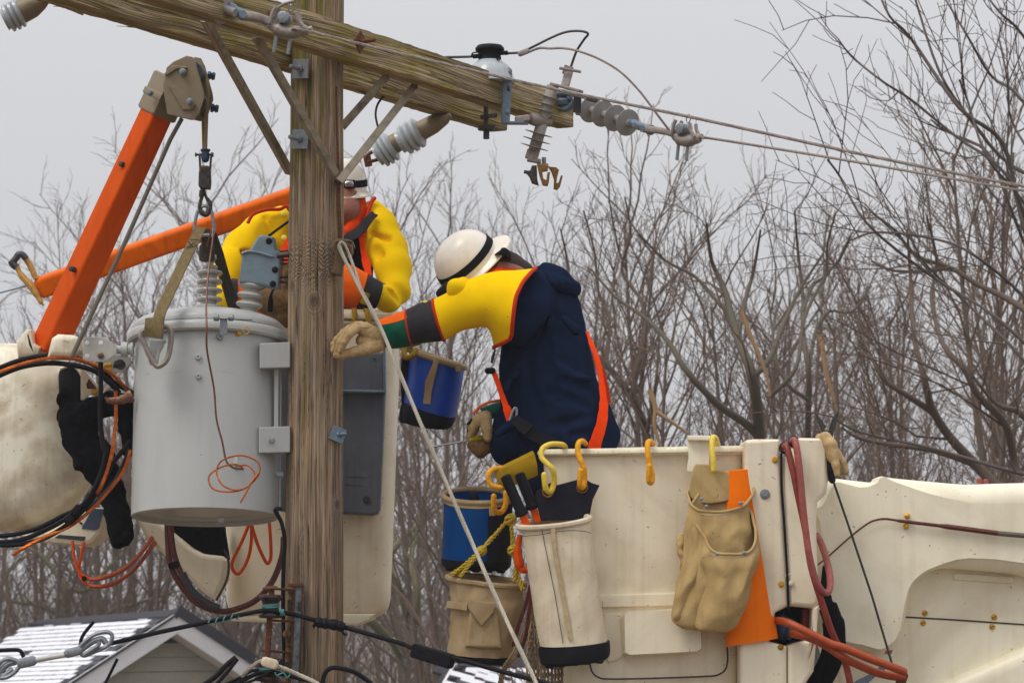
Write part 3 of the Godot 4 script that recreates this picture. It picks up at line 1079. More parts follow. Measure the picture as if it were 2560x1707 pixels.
func broad_trees() -> void:
	var rng := RandomNumberGenerator.new()
	rng.seed = 12
	var gray := Color(0.12, 0.1, 0.073)
	var tone := Color(0.13, 0.095, 0.073)
	var lichen := Color(0.19, 0.18, 0.1)
	var list := [
		["thick-stemmed bare tree leaning left behind the right lift bucket", 25.0, gray, [
			[0.062, "H", [740, 1560, 735, 1330, 690, 960, 590, 700, 520, 430, 440, 250, 410, 20]], [0.04, "H", [735, 1330, 640, 1240, 480, 1130, 290, 930, 170, 740, 20, 590, -150, 470, -300, 300]], [0.026, "H", [600, 720, 640, 520, 700, 300, 740, 60]],
			[0.03, "H", [690, 960, 790, 860, 880, 640, 985, 420, 1130, 200]], [0.02, "H", [560, 600, 460, 480, 330, 340, 160, 250, 0, 90]], [0.02, "H", [800, 1080, 960, 900, 1010, 600, 1130, 360, 1230, 230, 1290, 100]]]],
		["straight bare tree with a long dark right limb behind the mount column", 27.0, gray, [
			[0.035, "H", [1040, 1560, 1030, 1300, 1035, 950, 1000, 700, 1000, 480, 970, 200, 950, -60]], [0.02, "H", [1030, 950, 1080, 680, 1160, 560, 1300, 560, 1420, 400]], [0.02, "H", [1000, 560, 1060, 400, 1140, 330, 1150, 150, 1200, -40]], [0.02, "H", [1035, 1100, 900, 1000, 820, 800, 830, 600, 880, 450]]]],
		["wide-branched bare tree behind the cream boom cover, limbs curving up left", 24.0, tone, [
			[0.05, "H", [2250, 1700, 2060, 1500, 1900, 1330, 1790, 1150, 1740, 950, 1680, 700, 1660, 350, 1640, 60]], [0.04, "H", [2390, 1900, 2300, 1500, 2240, 1250, 2080, 1080, 1980, 900, 1860, 760, 1790, 480, 1820, 250, 1760, -20]], [0.035, "H", [2480, 1350, 2330, 1180, 2180, 1120, 2000, 900]],
			[0.03, "H", [1800, 1180, 1650, 1080, 1500, 980, 1420, 840, 1330, 620]], [0.03, "H", [2060, 1500, 1800, 1410, 1500, 1370, 1330, 1330, 1240, 1270]], [0.03, "H", [2500, 640, 2250, 480, 2080, 400, 1900, 290, 1700, 220, 1560, 60, 1430, -40]], [0.02, "H", [1900, 290, 1780, 310, 1560, 310, 1420, 250]]]],
		["bare tree with spreading upright limbs behind the navy hoodie", 30.0, tone, [
			[0.05, "G", [1720, 1700, 1740, 1400, 1640, 1150, 1480, 950, 1330, 800, 1240, 560, 1230, 300, 1180, 60]], [0.03, "G", [1640, 1150, 1700, 900, 1720, 560, 1580, 330, 1640, 100, 1600, -150]], [0.03, "G", [1740, 1400, 1800, 1100, 1829, 700]], [0.02, "G", [1480, 950, 1500, 640, 1430, 480, 1400, 200, 1330, -60]], [0.02, "G", [1330, 800, 1180, 640, 1000, 520, 940, 300]]]],
		["lichen-spotted bare tree between the left bucket and the tan tool bag", 40.0, lichen, [
			[0.085, "J", [1560, 1800, 1470, 1560, 1390, 1250, 1300, 950, 1240, 720, 1250, 480, 1330, 200]], [0.06, "J", [1390, 1250, 1420, 1000, 1380, 760, 1430, 500, 1500, 200, 1480, -100]], [0.05, "J", [1560, 1800, 1560, 1300, 1480, 900, 1530, 600]], [0.05, "J", [1240, 720, 1330, 620, 1470, 500, 1590, 400, 1700, 300]], [0.07, "J", [1100, 1150, 1250, 1300, 1330, 1460, 1420, 1700]]]],
		["mossy low-branched bare tree between the left boom tip and the snowy roof", 47.0, lichen, [
			[0.09, "I", [480, 1400, 440, 1150, 420, 950, 300, 770, 200, 700, 0, 690]], [0.05, "I", [420, 950, 560, 960, 700, 820, 860, 640, 900, 420]], [0.05, "I", [440, 1150, 250, 1060, 60, 1030, -100, 900]], [0.05, "I", [480, 1400, 700, 1120, 860, 1060, 1080, 990, 1180, 965]], [0.04, "I", [300, 770, 380, 690, 560, 640]], [0.04, "I", [60, 1030, 40, 860, 150, 750, 320, 690]]]]]
	for t in list:
		var d: float = t[1]
		var tr := TreeMesh.new()
		var cr := TreeMesh.new()
		var first = t[3][0]
		var a := Q(first[1], first[2][0], first[2][1], d)
		var base := Vector3(a.x, 0, a.z)
		var foot := PackedVector3Array([Vector3(0, -0.2, 0), Vector3(0.05, a.y * 0.5, 0.02), Vector3(0, a.y, 0)])
		tr.branch(foot, first[0] * 1.5, first[0], 8, t[2], t[2])
		for l in t[3]:
			var p := PackedVector3Array()
			var xy: Array = l[2]
			for i in range(0, xy.size(), 2):
				p.append(Q(l[1], xy[i], xy[i + 1], d + 0.4 * sin(xy[i + 1] * 0.005)) - base)
			p = curve(p, 4)
			tr.branch(p, l[0], 0.009, 7, t[2], t[2] * 0.9)
			sub_branches(cr, rng, p, l[0] * 0.8, 0.009, 1, 1.9, 0.85, 0.12, tone, 3)
		tree_node("bare_tree", [tr.mesh(), cr.mesh()], base, 0.0, 1.0, t[0], "")


# ---------- houses ----------
func roof_house(called: String, label: String, pk: Vector3, ridge: Vector3, rake: Vector3, along_: int, down: int, gable: bool) -> void:
	var root := thing(called, label, "house", Vector3(pk.x, 0, pk.z))
	var r := ridge.normalized()
	var k := rake.normalized()
	var nrm := r.cross(k)
	if nrm.y < 0:
		nrm = -nrm
	nrm = nrm.normalized()
	var L := along_ * 0.3
	var D := down * 0.12
	var mb := MB.new()
	var flat := Vector3(k.x, 0, k.z).normalized()
	var k2 := (k - flat * 2 * k.dot(flat)).normalized()
	var n2 := r.cross(k2)
	if n2.y < 0:
		n2 = -n2
	for q in [[k, nrm, D], [k2, n2, D * 0.9]]:
		var kk: Vector3 = q[0]
		var nn: Vector3 = q[1]
		var a := pk - nn * 0.03
		bar(mb, a + kk * 0.0 + r * L / 2, a + kk * q[2] + r * L / 2, L, 0.04, r, 0.004)
	var roof := part(mb, "roof", M["shingle"], root)
	# courses of shingles, every tab a piece, with snow lying on them
	var rng := RandomNumberGenerator.new()
	rng.seed = 31 + along_
	var snow := MB.new()
	var made := 0
	var tabs := []
	for t in 4:
		var tb := MB.new()
		var w := 0.29 + 0.0 * t
		var x := Vector3(1, 0, 0)
		bar(tb, Vector3(0, 0, -0.135), Vector3(0, 0.011, 0), w - 0.006 * t, 0.009 + 0.001 * t, x, 0.002, 1)
		org = Vector3.ZERO
		tabs.append(mesh_of(tb, 40, Vector3.ZERO))
	org = root.position
	for j in down:
		for i in along_:
			if made >= 290:
				break
			var at := pk + r * (i * 0.3 + 0.15 * (j % 2) + 0.15) + k * ((j + 1) * 0.12) + nrm * 0.004
			var o := MeshInstance3D.new()
			o.mesh = tabs[rng.randi() % 4]
			o.material_override = M["shingle" if rng.randf() < 0.6 else "shingle_light"]
			o.transform = Transform3D(Basis(r, nrm, k).orthonormalized(), at - root.position)
			o.name = "shingle"
			roof.add_child(o, true)
			made += 1
			var edge := 0.4 if gable and (j < 1 or i < 1) else 0.995
			if gable and i == 0 and rng.randf() < 0.6:
				edge = 0.0
			if rng.randf() < edge:
				var parts := 1 + rng.randi() % 2
				for s in parts:
					var w := 0.298 / parts * rng.randf_range(0.93, 1.02)
					var l := 0.106 * rng.randf_range(0.9, 1.0)
					var c := at + r * ((s + 0.5) / parts - 0.5) * 0.285 - k * (0.006 + l / 2 + rng.randf() * 0.006) + nrm * 0.012
					bar(snow, c - k * l / 2, c + k * l / 2, w, 0.013, r, 0.005, 2, w * rng.randf_range(0.85, 1.1), 0.016)
	var sn := part(snow, "snow", M["snow"], roof)
	sn.set_meta("kind", "stuff")
	var dk := MB.new()
	bar(dk, pk + r * 0.0 + nrm * 0.015, pk + r * L, 0.2, 0.05, k, 0.01)
	part(dk, "ridge_cap", M["shingle"], root)
	# rake boards, gable wall of boards, body
	var out := r * -0.0
	for q in [[k, D], [k2, D * 0.9]]:
		var kk: Vector3 = q[0]
		var dn := Vector3(0, -1, 0)
		var fb := MB.new()
		bar(fb, pk + kk * -0.02 + r * -0.045 + dn * 0.11, pk + kk * (q[1] as float) + r * -0.045 + dn * 0.11, 0.24, 0.03, kk.cross(r), 0.004)
		part(fb, "rake_board", M["trim_white"], root)
		var sf := MB.new()
		bar(sf, pk + r * 0.12 + dn * 0.24, pk + kk * (q[1] as float) + r * 0.12 + dn * 0.24, 0.30, 0.02, r, 0.004)
		part(sf, "soffit", M["trim_white"], root)
		var ed := MB.new()
		var lift := 0.01 if ed.v.is_empty() and kk == k else 0.07
		bar(ed, pk + r * -0.05 + Vector3(0, lift, 0), pk + kk * (q[1] as float) + r * -0.05 + Vector3(0, lift, 0), 0.07, 0.03 if kk == k else 0.14, r, 0.004)
		part(ed, "roof_edge", M["shingle"], root)
	var half := flat * D * sqrt(1 - k.y * k.y) * 0.86
	var wall := MB.new()
	var low := pk + Vector3(0, k.y * D, 0) + r * 0.28
	for s in [1.0]:
		bar(wall, Vector3(low.x, 0, low.z) + r * (L / 2 - 0.2), low + r * (L / 2 - 0.2), half.length() * 2, L - 0.5, flat, 0.01)
	var wp := part(wall, "wall", M["siding"], root)
	if gable:
		var rows := int(-k.y * D / 0.19)
		for i in rows:
			var y0 := 0.30 + i * 0.19
			var hw: float = y0 / -k.y * sqrt(1 - k.y * k.y) * 0.93
			var b := MB.new()
			var c := pk + Vector3(0, -y0 - 0.16, 0) + r * 0.24
			bar(b, c - flat * hw, c + flat * hw, 0.185, 0.02, Vector3.UP + r * 0.08, 0.002, 1)
			var o := part(b, "siding_board", M["siding"], wp)

func houses() -> void:
	var pk := Q("I", 1140, 1124, 40.0)
	roof_house("gabled_house", "grey sided house with snow on its shingle roof behind the hanging transformer", pk, Vector3(-0.88, -0.055, -1.33), Vector3(-1.31, -0.92, 0.92), 15, 19, true)
	var p2 := Q("K", 235, 1445, 34.0)
	roof_house("snowy_roofed_house", "small snow-dusted roof showing under the tan tool bag", p2, Vector3(1.3, -0.02, -0.35), Vector3(-0.28, -0.5, 0.95), 12, 9, false)


# ---------- pole and crossarms ----------
func pole() -> void:
	var a := P(784, 1707, 12.5)
	var b := P(793, 0, 12.5)
	var at := func(y: float) -> Vector3: return a.lerp(b, (y - a.y) / (b.y - a.y))
	var foot: Vector3 = at.call(0.0)
	var root := thing("utility_pole", "weathered wooden utility pole with knots and moss between the workers", "utility pole", foot)
	var mb := MB.new()
	var rows := []
	var no := FastNoiseLite.new()
	no.frequency = 1.0
	no.fractal_octaves = 2
	var ys := [9.25]
	while ys[ys.size() - 1] > 5.6:
		ys.append(ys[ys.size() - 1] - 0.012)
	for y in [4.5, 3.0, 1.5, 0.0]:
		ys.append(y)
	var S := 110
	var circ := TAU * 0.118
	for y in ys:
		var c: Vector3 = at.call(y)
		var r: float = 0.1236 - (y - a.y) * 0.0046
		var row := PackedVector3Array()
		for k in S:
			var g := (float(k) / S - 0.5) * TAU
			var q := r + 0.004 * no.get_noise_2d(g * 1.2, y * 0.8) + 0.0022 * no.get_noise_2d(g * 9.0, y * 0.9)
			var cr := absf(no.get_noise_2d(g * 4.0 + 50.0, y * 0.45))
			q -= 0.007 * clampf(1.0 - cr / 0.05, 0.0, 1.0) * clampf(0.3 + 1.5 * no.get_noise_2d(g * 2.0 + 9.0, y * 0.7), 0.0, 1.0)
			for kn in [[0.0, 7.45, 0.24, 0.05], [-0.92, 7.53, 0.2, 0.045], [0.95, 6.61, 0.2, 0.04]]:
				var w: float = gauss(g - kn[0], kn[2]) * gauss(y - kn[1], kn[3])
				q += 0.007 * w - 0.012 * gauss(g - kn[0], kn[2] * 0.35) * gauss(y - kn[1], kn[3] * 0.4)
			row.append(c + Vector3(sin(g), 0, cos(g)) * q)
		rows.append(row)
	mb.grid(rows)
	for t in mb.cuv.size():
		mb.cuv[t].x /= 0.1185 * TAU
	# corners carry the angle and the height themselves
	for t in mb.idx.size():
		var k := mb.idx[t] % S
		var p := mb.v[mb.idx[t]]
		var u := float(k) / S
		if k == 0 and mb.cuv[t].x > 0.5:
			u = 1.0
		mb.cuv[t] = Vector2(u, (9.0 - p.y) / 3.4)
	var shaft := part(mb, "shaft", wood_mat(pole_texture(), 1, 1, 1.2), root)
	# bolts with square washers
	for q in [["R", 962, 612, 842, 582], ["R", 955, 1238, 848, 1200]]:
		var nrm := Vector3(-0.52, 0.0, 0.854)
		var ctr := Q(q[0], q[1], q[2], 12.378)
		var pm := MB.new()
		bar(pm, ctr - nrm * 0.008, ctr, 0.082, 0.082, Vector3.UP + Vector3(0.1, 0, 0), 0.002)
		var pl := part(pm, "square_washer", M["galvanised"], root)
		var bm := MB.new()
		lathe(bm, ctr, nrm, [[0.016, 0.0], [0.016, 0.012], [0.0095, 0.0125], [0.0095, 0.07], [0.007, 0.073]], 8)
		part(bm, "bolt", M["galvanised"], root)
	var w := MB.new()
	var c3 := Q("W", 775, 998, 12.405)
	bar(w, c3, c3 + Vector3(0.25, 0.05, 0.6).normalized() * 0.006, 0.062, 0.062, Vector3(0.4, 1, 0), 0.002)
	part(w, "square_washer", M["steel_blue"], root)
	var wb := MB.new()
	lathe(wb, c3, Vector3(0.85, 0.05, 0.5), [[0.011, 0.0], [0.011, 0.012], [0.006, 0.013], [0.006, 0.045]], 8)
	part(wb, "bolt", M["steel_blue"], root)
	# wooden moulding that covers the ground wire on the pole's right flank
	var gm := MB.new()
	tube(gm, PackedVector3Array([Q("R", 1277, 770, 12.43), Q("R", 1285, 1100, 12.43), Q("R", 1300, 1540, 12.43)]), 0.0075, 6)
	tube(gm, PackedVector3Array([Q("B", 905, 1180, 12.43), Q("F", 905, 150, 12.43), Q("F", 915, 380, 12.43)]), 0.009, 6)
	part(gm, "wire_moulding", M["rust"], root)
	var bk := MB.new()
	lathe(bk, Q("B", 912, 1180, 12.42), Vector3(0.2, 0, 1), [[0.02, -0.05], [0.02, 0.03], [0.012, 0.036]], 6)
	part(bk, "through_bolt", M["rust"], root)
	for q in [[858, 1047], [822, 1050], [818, 1112], [812, 1145], [815, 1190]]:
		var nm := MB.new()
		lathe(nm, Q("F", q[0], q[1], 12.404), Vector3(0.2, 0, 1), [[0.004, -0.01], [0.004, 0.012], [0.001, 0.013]], 6)
		part(nm, "nail", M["dark_iron"], root)

const ARM_DIR := Vector3(0.4705, 0, -0.8824)
const ARM_N := Vector3(0.8824, 0, 0.4705)

func crossarm(called: String, label: String, end: Vector3, length: float, m: Material, nseed: int) -> void:
	var mb := MB.new()
	var rows := []
	var no := FastNoiseLite.new()
	no.seed = nseed
	no.frequency = 1.0
	no.fractal_octaves = 3
	var N := 150
	var H := 0.142
	var D := 0.098
	for i in N + 1:
		var x := length * i / N
		var row := PackedVector3Array()
		for s in 4:
			var sub := 10
			for k in sub:
				var f := float(k) / sub
				var yz: Vector2 = [Vector2(0, f * H), Vector2(f * D, H), Vector2(D, H - f * H), Vector2(D - f * D, 0)][s]
				var edge := minf(f, 1 - f) * [H, D, H, D][s] as float
				var c := Vector2(D / 2, H / 2)
				var dirr := (yz - c).normalized()
				var wear := -0.004 * clampf(1 - edge / 0.012, 0, 1) * (0.8 + 0.9 * no.get_noise_2d(x * 14, s * 3.0))
				wear += 0.0016 * no.get_noise_2d(x * 1.2, (s * 0.14 + f * 0.14) * 160.0) + 0.0012 * no.get_noise_2d(x * 2.0, s * 7.0 + f)
				yz += dirr * wear
				row.append(end - ARM_DIR * (length - x) + Vector3(0, yz.y, 0) - ARM_N * yz.x)
		rows.append(row)
	mb.grid(rows, true, true, true)
	# wood runs along the arm
	for t in mb.cuv.size():
		var q := mb.cuv[t]
		mb.cuv[t] = Vector2(q.y, q.x)
	var root := thing(called, label, "crossarm", end - ARM_DIR * length * 0.5)
	part(mb, "beam", m, root, "", 50)

func arms() -> void:
	var h := CAM_Y + 2.253
	var am := wood_mat(arm_texture(), 1 / 4.8, 1 / 0.48, 1.0)
	var e1 := PH(1434, 318, h)
	crossarm("crossarm", "front wooden crossarm, nearer one, with a steel cable along its face", e1, 4.3, am, 4)
	var e2 := PH(1281, 320, h)
	e2 = e1 - ARM_N * 0.325 - ARM_DIR * 0.06
	crossarm("crossarm", "rear wooden crossarm, the lower one in view behind the pole top", e2, 4.2, am, 8)
	# splinters hanging from the rear arm's lower edge
	for q in [["long splinter peeling off the rear crossarm's lower edge at the left", [345, 42, 400, 44, 455, 60, 540, 92]], ["splinter peeling off the rear crossarm's lower edge above the jib head", [760, 170, 840, 174, 940, 186, 1040, 215]]]:
		var sp := MB.new()
		tube(sp, curve(QS("A", 11.72, q[1]), 4), PackedFloat32Array([0.0012, 0.003, 0.005, 0.006]), 6, true, false, 2.0)
		solo(sp, "wood_splinter", am, q[0], "splinter", "splinters on the rear crossarm")
	# flat steel braces
	var g := "flat steel braces under the crossarms"
	for q in [
		["left front brace crossing the pole face down to its foot bolt", Q("R", 585, 320, 11.98), Q("R", 1290, 1552, 12.36), 0.0],
		["right front brace rising from the foot bolt past the white helmet", Q("B", 1405, 550, 12.92), Q("B", 908, 1180, 12.35), 1.0],
		["left rear brace standing clear against the sky beside the pole", Q("R", 130, 165, 11.72), Q("R", 885, 1530, 12.62), 0.0],
		["short right rear brace coming out from behind the pole", Q("R", 1740, 665, 12.68), Q("R", 1330, 1130, 12.66), 1.0]]:
		var mb := MB.new()
		var a: Vector3 = q[1]
		var b: Vector3 = q[2]
		var t := (b - a).normalized()
		var side := t.cross(Vector3(0.35, 0.25, 1).normalized()).normalized()
		var up := side.cross(t)
		bar(mb, a, b, 0.03, 0.005, side, 0.0015)
		bar(mb, a - side * 0.0165 * (1.0 if q[3] > 0.5 else -1.0) - up * 0.012, b - side * 0.0165 * (1.0 if q[3] > 0.5 else -1.0) - up * 0.012, 0.004, 0.024, side, 0.0012)
		solo(mb, "crossarm_brace", M["brace_steel"], q[0], "brace", g)
	# rusty bolt heads and the diamond washer on the front arm
	var bolts := [["R", 652, 118, 11.73], ["S", 80, 405, 13.04], ["B", 1605, 462, 13.18]]
	for q in bolts.slice(0, 2):
		var mb := MB.new()
		lathe(mb, Q(q[0], q[1], q[2], q[3]) - ARM_N * 0.02, ARM_N, [[0.012, 0.0], [0.012, 0.03], [0.008, 0.036], [0.0, 0.037]], 8)
		solo(mb, "crossarm_bolt", M["rust"], "rusty bolt head on the front crossarm " + ("beside the upper cable clamp" if q[0] == "R" else "near the grey pin insulator"), "bolt", "rusty bolt heads on the front crossarm")
	var dr := thing("washer_bolt", "rusty diamond washer and bolt on the front crossarm right of the pole", "bolt", Q("R", 1490, 370, 12.5))
	var f := Q("R", 1488, 372, 12.225)
	var mb2 := MB.new()
	bar(mb2, f, f + ARM_N * 0.008, 0.072, 0.072, Vector3(0, 1, 0) + ARM_DIR * 1.0, 0.002)
	part(mb2, "diamond_washer", M["rust"], dr)
	var mb3 := MB.new()
	lathe(mb3, f, ARM_N + Vector3(0, 0.02, 0), [[0.016, 0.0], [0.016, 0.016], [0.009, 0.017], [0.009, 0.075], [0.006, 0.077]], 8)
	part(mb3, "bolt", M["rust"], dr)


# ---------- line hardware ----------
func fins(mb: MB, a: Vector3, axis: Vector3, count: int, gap: float, r: float, rod: float, th := 0.006) -> void:
	var prof := [[rod, -0.03]]
	for i in count:
		var x := gap * i
		prof += [[rod, x - th * 1.2], [r, x - th * 0.35], [r, x + th * 0.25], [rod * 1.15, x + th * 1.6]]
	prof.append([rod, gap * count])
	lathe(mb, a, axis, prof, 28)

func deadend(root_label: String, pin: Vector3, ctr: Vector3, s: float, wire_dir: Vector3) -> void:
	var root := thing("dead_end_clamp", root_label, "cable clamp", ctr, "dead-end clamps of the two overhead cables")
	var ax := (ctr - pin).normalized()
	var f := frame_of(ax, Vector3.UP)
	var up: Vector3 = f[0]
	var sd: Vector3 = f[1]
	var mb := MB.new()
	# tongue, boat-shaped body, two cheeks that carry the saddle
	tube(mb, curve(PackedVector3Array([pin + sd * 0.018, pin + ax * 0.05 + sd * 0.018, pin.lerp(ctr, 0.55) - up * 0.005, ctr - up * 0.02 - ax * 0.03]), 4), [0.017, 0.016, 0.015, 0.015, 0.017], 8, true, false, 0.7)
	tube(mb, PackedVector3Array([pin - sd * 0.018, pin + ax * 0.05 - sd * 0.018, pin.lerp(ctr, 0.5) - up * 0.005]), 0.015, 8, true, false, 0.7)
	tube(mb, curve(PackedVector3Array([ctr - ax * 0.055 + up * 0.005, ctr - ax * 0.04 - up * 0.025, ctr + ax * 0.02 - up * 0.04, ctr + ax * 0.075 - up * 0.028, ctr + ax * 0.115 - up * 0.012]), 5), PackedFloat32Array([0.012, 0.02, 0.026, 0.026, 0.022, 0.012]), 10)
	for e in [-1.0, 1.0]:
		tube(mb, curve(PackedVector3Array([ctr - ax * 0.05 - up * 0.02 + sd * e * 0.02, ctr - ax * 0.045 + up * 0.025 + sd * e * 0.02, ctr - ax * 0.035 + up * 0.05 + sd * e * 0.02]), 4), 0.009, 6)
		tube(mb, curve(PackedVector3Array([ctr + ax * 0.09 - up * 0.02 + sd * e * 0.02, ctr + ax * 0.06 + up * 0.01 + sd * e * 0.02, ctr + ax * 0.05 + up * 0.04 + sd * e * 0.02]), 4), 0.009, 6)
	part(mb, "clamp_body", M["alloy"], root)
	var p2 := MB.new()
	lathe(p2, pin - sd * 0.032, sd, [[0.016, 0.0], [0.016, 0.064]], 12)
	part(p2, "clevis_pin", M["steel_blue"], root)
	var k := MB.new()
	lathe(k, ctr - sd * 0.036 + up * 0.012, sd, [[0.018, 0.0], [0.025, 0.003], [0.026, 0.012], [0.026, 0.060], [0.024, 0.069], [0.017, 0.072]], 9)
	part(k, "keeper", M["galvanised"], root)
	for x in [-0.022, 0.034]:
		var u := MB.new()
		var c := ctr + ax * (x as float)
		lathe(u, c - up * 0.02, -up + ax * 0.02, [[0.012, 0.0], [0.012, 0.035], [0.0075, 0.036], [0.0075, 0.105], [0.005, 0.107]], 8)
		part(u, "clamp_bolt", M["galvanised"], root)
	var rg := MB.new()
	var loop := PackedVector3Array()
	for i in 12:
		var a := TAU * i / 12
		loop.append(ctr + ax * (0.02 + cos(a) * 0.012) + up * (0.06 + sin(a) * 0.019))
	tube(rg, loop, 0.003, 5, false, true)
	part(rg, "wire_ring", M["galvanised"], root)

func line_hardware() -> void:
	var ax := ARM_N
	nearer = 0.978
	# right polymer strain insulator
	var a := Q("C", 985, 715, 14.02)
	var b := Q("C", 1352, 845, 13.66)
	var root := thing("strain_insulator", "right polymer strain insulator of flat grey discs at the crossarm tip", "insulator", a, "polymer strain insulators")
	var mb := MB.new()
	var dirr := (b - a).normalized()
	fins(mb, a, dirr, 4, (Q("C", 1225, 795, 13.78) - a).length() / 3.0, 0.062, 0.016)
	part(mb, "sheds", M["shed_grey"], root)
	var m2 := MB.new()
	var s0 := Q("C", 1250, 803, 13.76)
	lathe(m2, s0, dirr, [[0.02, 0.0], [0.022, 0.02], [0.022, 0.03], [0.018, 0.035], [0.019, 0.13], [0.024, 0.14], [0.024, 0.16]], 12)
	part(m2, "end_fitting", M["steel_blue"], root)
	var m3 := MB.new()
	var eye := Q("S", 1640, 790, 14.25)
	tube(m3, curve(PackedVector3Array([Q("S", 1530, 700, 14.25), Q("S", 1700, 700, 14.2), Q("S", 1760, 800, 14.2), Q("S", 1640, 900, 14.25), Q("S", 1500, 830, 14.3)]), 5, true), 0.016, 8, false, true)
	tube(m3, curve(PackedVector3Array([Q("S", 1740, 770, 14.15), Q("S", 1860, 830, 14.12), Q("S", 1890, 930, 14.1), Q("S", 1790, 960, 14.15)]), 5), 0.009, 8)
	tube(m3, curve(PackedVector3Array([Q("C", 890, 735, 14.15), Q("C", 985, 765, 14.1), Q("C", 1045, 725, 14.08), Q("C", 1025, 690, 14.1)]), 5), 0.008, 8)
	lathe(m3, eye, ARM_N, [[0.028, -0.03], [0.028, 0.02], [0.012, 0.022], [0.012, 0.05]], 8)
	part(m3, "shackle", M["steel_blue"], root)
	deadend("lower right dead-end clamp hanging from the flat grey discs", b, Q("C", 1592, 862, 13.5), 1.0, ax)
	# upper left polymer insulator
	var a2 := Q("R", -60, -30, 11.75)
	var b2 := Q("R", 466, 140, 11.74)
	root = thing("strain_insulator", "upper left polymer strain insulator in front of the crossarm, cut by the top edge", "insulator", a2, "polymer strain insulators")
	mb = MB.new()
	var d2 := (b2 - a2).normalized()
	d2 = (d2 + Vector3(0, 0, 0.45)).normalized()
	var x0 := Q("R", 62, 10, 11.78)
	fins(mb, x0, (Q("R", 275, 78, 11.72) - x0), 3, (Q("R", 275, 78, 11.72) - x0).length() / 2.0, 0.061, 0.016)
	part(mb, "sheds", M["shed_grey"], root)
	m2 = MB.new()
	var s2 := Q("R", 325, 55, 11.73)
	lathe(m2, s2, b2 - s2, [[0.019, 0.0], [0.021, 0.02], [0.017, 0.03], [0.018, 0.05], [0.022, 0.06], [0.022, 0.075]], 12)
	part(m2, "end_fitting", M["steel_blue"], root)
	deadend("upper left dead-end clamp in front of the crossarm beside the pole", b2, Q("R", 818, 190, 11.72), 1.0, ax)
	# two overhead cables
	var c1 := resample(curve(PackedVector3Array([Q("R", 890, 262, 11.68), Q("R", 1000, 268, 11.66), Q("R", 1853, 475, 11.4), Q("C", 720, 575, 11.0), Q("C", 1620, 760, 10.55), Q("D", 1000, 1022, 10.15), Q("D", 1986, 1215, 9.75), Q("D", 2700, 1330, 9.5)]), 6), 0.02)
	mb = MB.new()
	strand(mb, c1, 0.006, 6, 0.13, 4)
	tube(mb, c1, 0.0036, 5)
	solo(mb, "overhead_cable", M["wire_alu"], "upper stranded cable running from the clamp by the pole to the right edge", "cable", "overhead stranded cables")
	var c2 := resample(curve(PackedVector3Array([Q("C", 1560, 880, 13.5), Q("C", 1700, 897, 13.45), Q("D", 0, 912, 13.4), Q("D", 700, 1025, 13.1), Q("D", 1400, 1146, 12.9), Q("D", 1986, 1245, 12.7), Q("D", 2700, 1360, 12.5)]), 6), 0.02)
	mb = MB.new()
	strand(mb, c2, 0.0062, 6, 0.13, 4)
	tube(mb, c2, 0.0034, 5)
	solo(mb, "overhead_cable", M["wire_alu"], "lower stranded cable running from the disc insulator clamp to the right edge", "cable", "overhead stranded cables")
	mb = MB.new()
	strand(mb, resample(curve(QS("R", 11.7, [745, 90, 790, 50, 840, 28, 905, 12]), 5), 0.006), 0.006, 6, 0.1, 4)
	solo(mb, "cable_tail", M["wire_alu"], "cut cable tail bent up over the upper left clamp", "cable")
	# pin insulator behind the arm
	var pb := Q("S", 650, 470, 13.75)
	root = thing("pin_insulator", "pale blue porcelain pin insulator with a black top behind the crossarm", "insulator", pb)
	mb = MB.new()
	lathe(mb, pb, Vector3(0, 1, 0), [[0.115, -0.03], [0.104, 0.01], [0.088, 0.045], [0.06, 0.066], [0.054, 0.072]], 28)
	part(mb, "skirt", M["porcelain_blue"], root)
	mb = MB.new()
	lathe(mb, pb, Vector3(0, 1, 0), [[0.054, 0.07], [0.05, 0.09], [0.052, 0.102], [0.066, 0.118], [0.066, 0.128], [0.056, 0.14], [0.02, 0.147]], 24)
	part(mb, "cap", M["black_rubber"], root)
	mb = MB.new()
	tube(mb, QS("S", 13.8, [540, 262, 640, 272, 750, 268]), 0.006, 6)
	for q in [[430, 215, 530, 205], [770, 170, 890, 165]]:
		var path := PackedVector3Array()
		for i in 60:
			var f := i / 59.0
			path.append(Q("S", lerpf(q[0], q[2], f), lerpf(q[1], q[3], f), 13.72) + Vector3(0, sin(f * 44.0), cos(f * 44.0)) * 0.008)
		tube(mb, path, 0.0035, 5)
	tube(mb, curve(QS("S", 13.72, [420, 230, 415, 190, 440, 165, 485, 160]), 4), 0.0035, 5)
	tube(mb, curve(QS("S", 13.68, [770, 190, 790, 230, 765, 265, 740, 240]), 4), 0.0035, 5)
	part(mb, "tie_wire", M["black_rubber"], root)
	mb = MB.new()
	tube(mb, curve(QS("S", 13.74, [60, 224, 300, 220, 420, 215, 540, 200, 760, 172, 900, 172, 1040, 165]), 5), 0.006, 6)
	tube(mb, curve(Q3("S", [1120, 135, 13.74, 1270, 60, 13.7, 1430, -20, 13.68]) + Q3("C", [800, 215, 13.66, 870, 202, 13.64, 935, 205, 13.62, 968, 222, 13.62, 940, 260, 13.64, 895, 330, 13.68, 868, 400, 13.7, 855, 440, 13.72]), 5), 0.0058, 7)
	solo(mb, "jumper_lead", M["dark_grey"], "black jumper lead looping from the pin insulator to the top of the arrester", "cable")
	mb = MB.new()
	bar(mb, Q("S", 1020, 190, 13.72), Q("S", 1165, 132, 13.72), 0.026, 0.022, Vector3.UP, 0.008)
	solo(mb, "crimp_sleeve", M["alloy"], "short metal crimp sleeve joining the black lead and the bare wire", "connector")
	mb = MB.new()
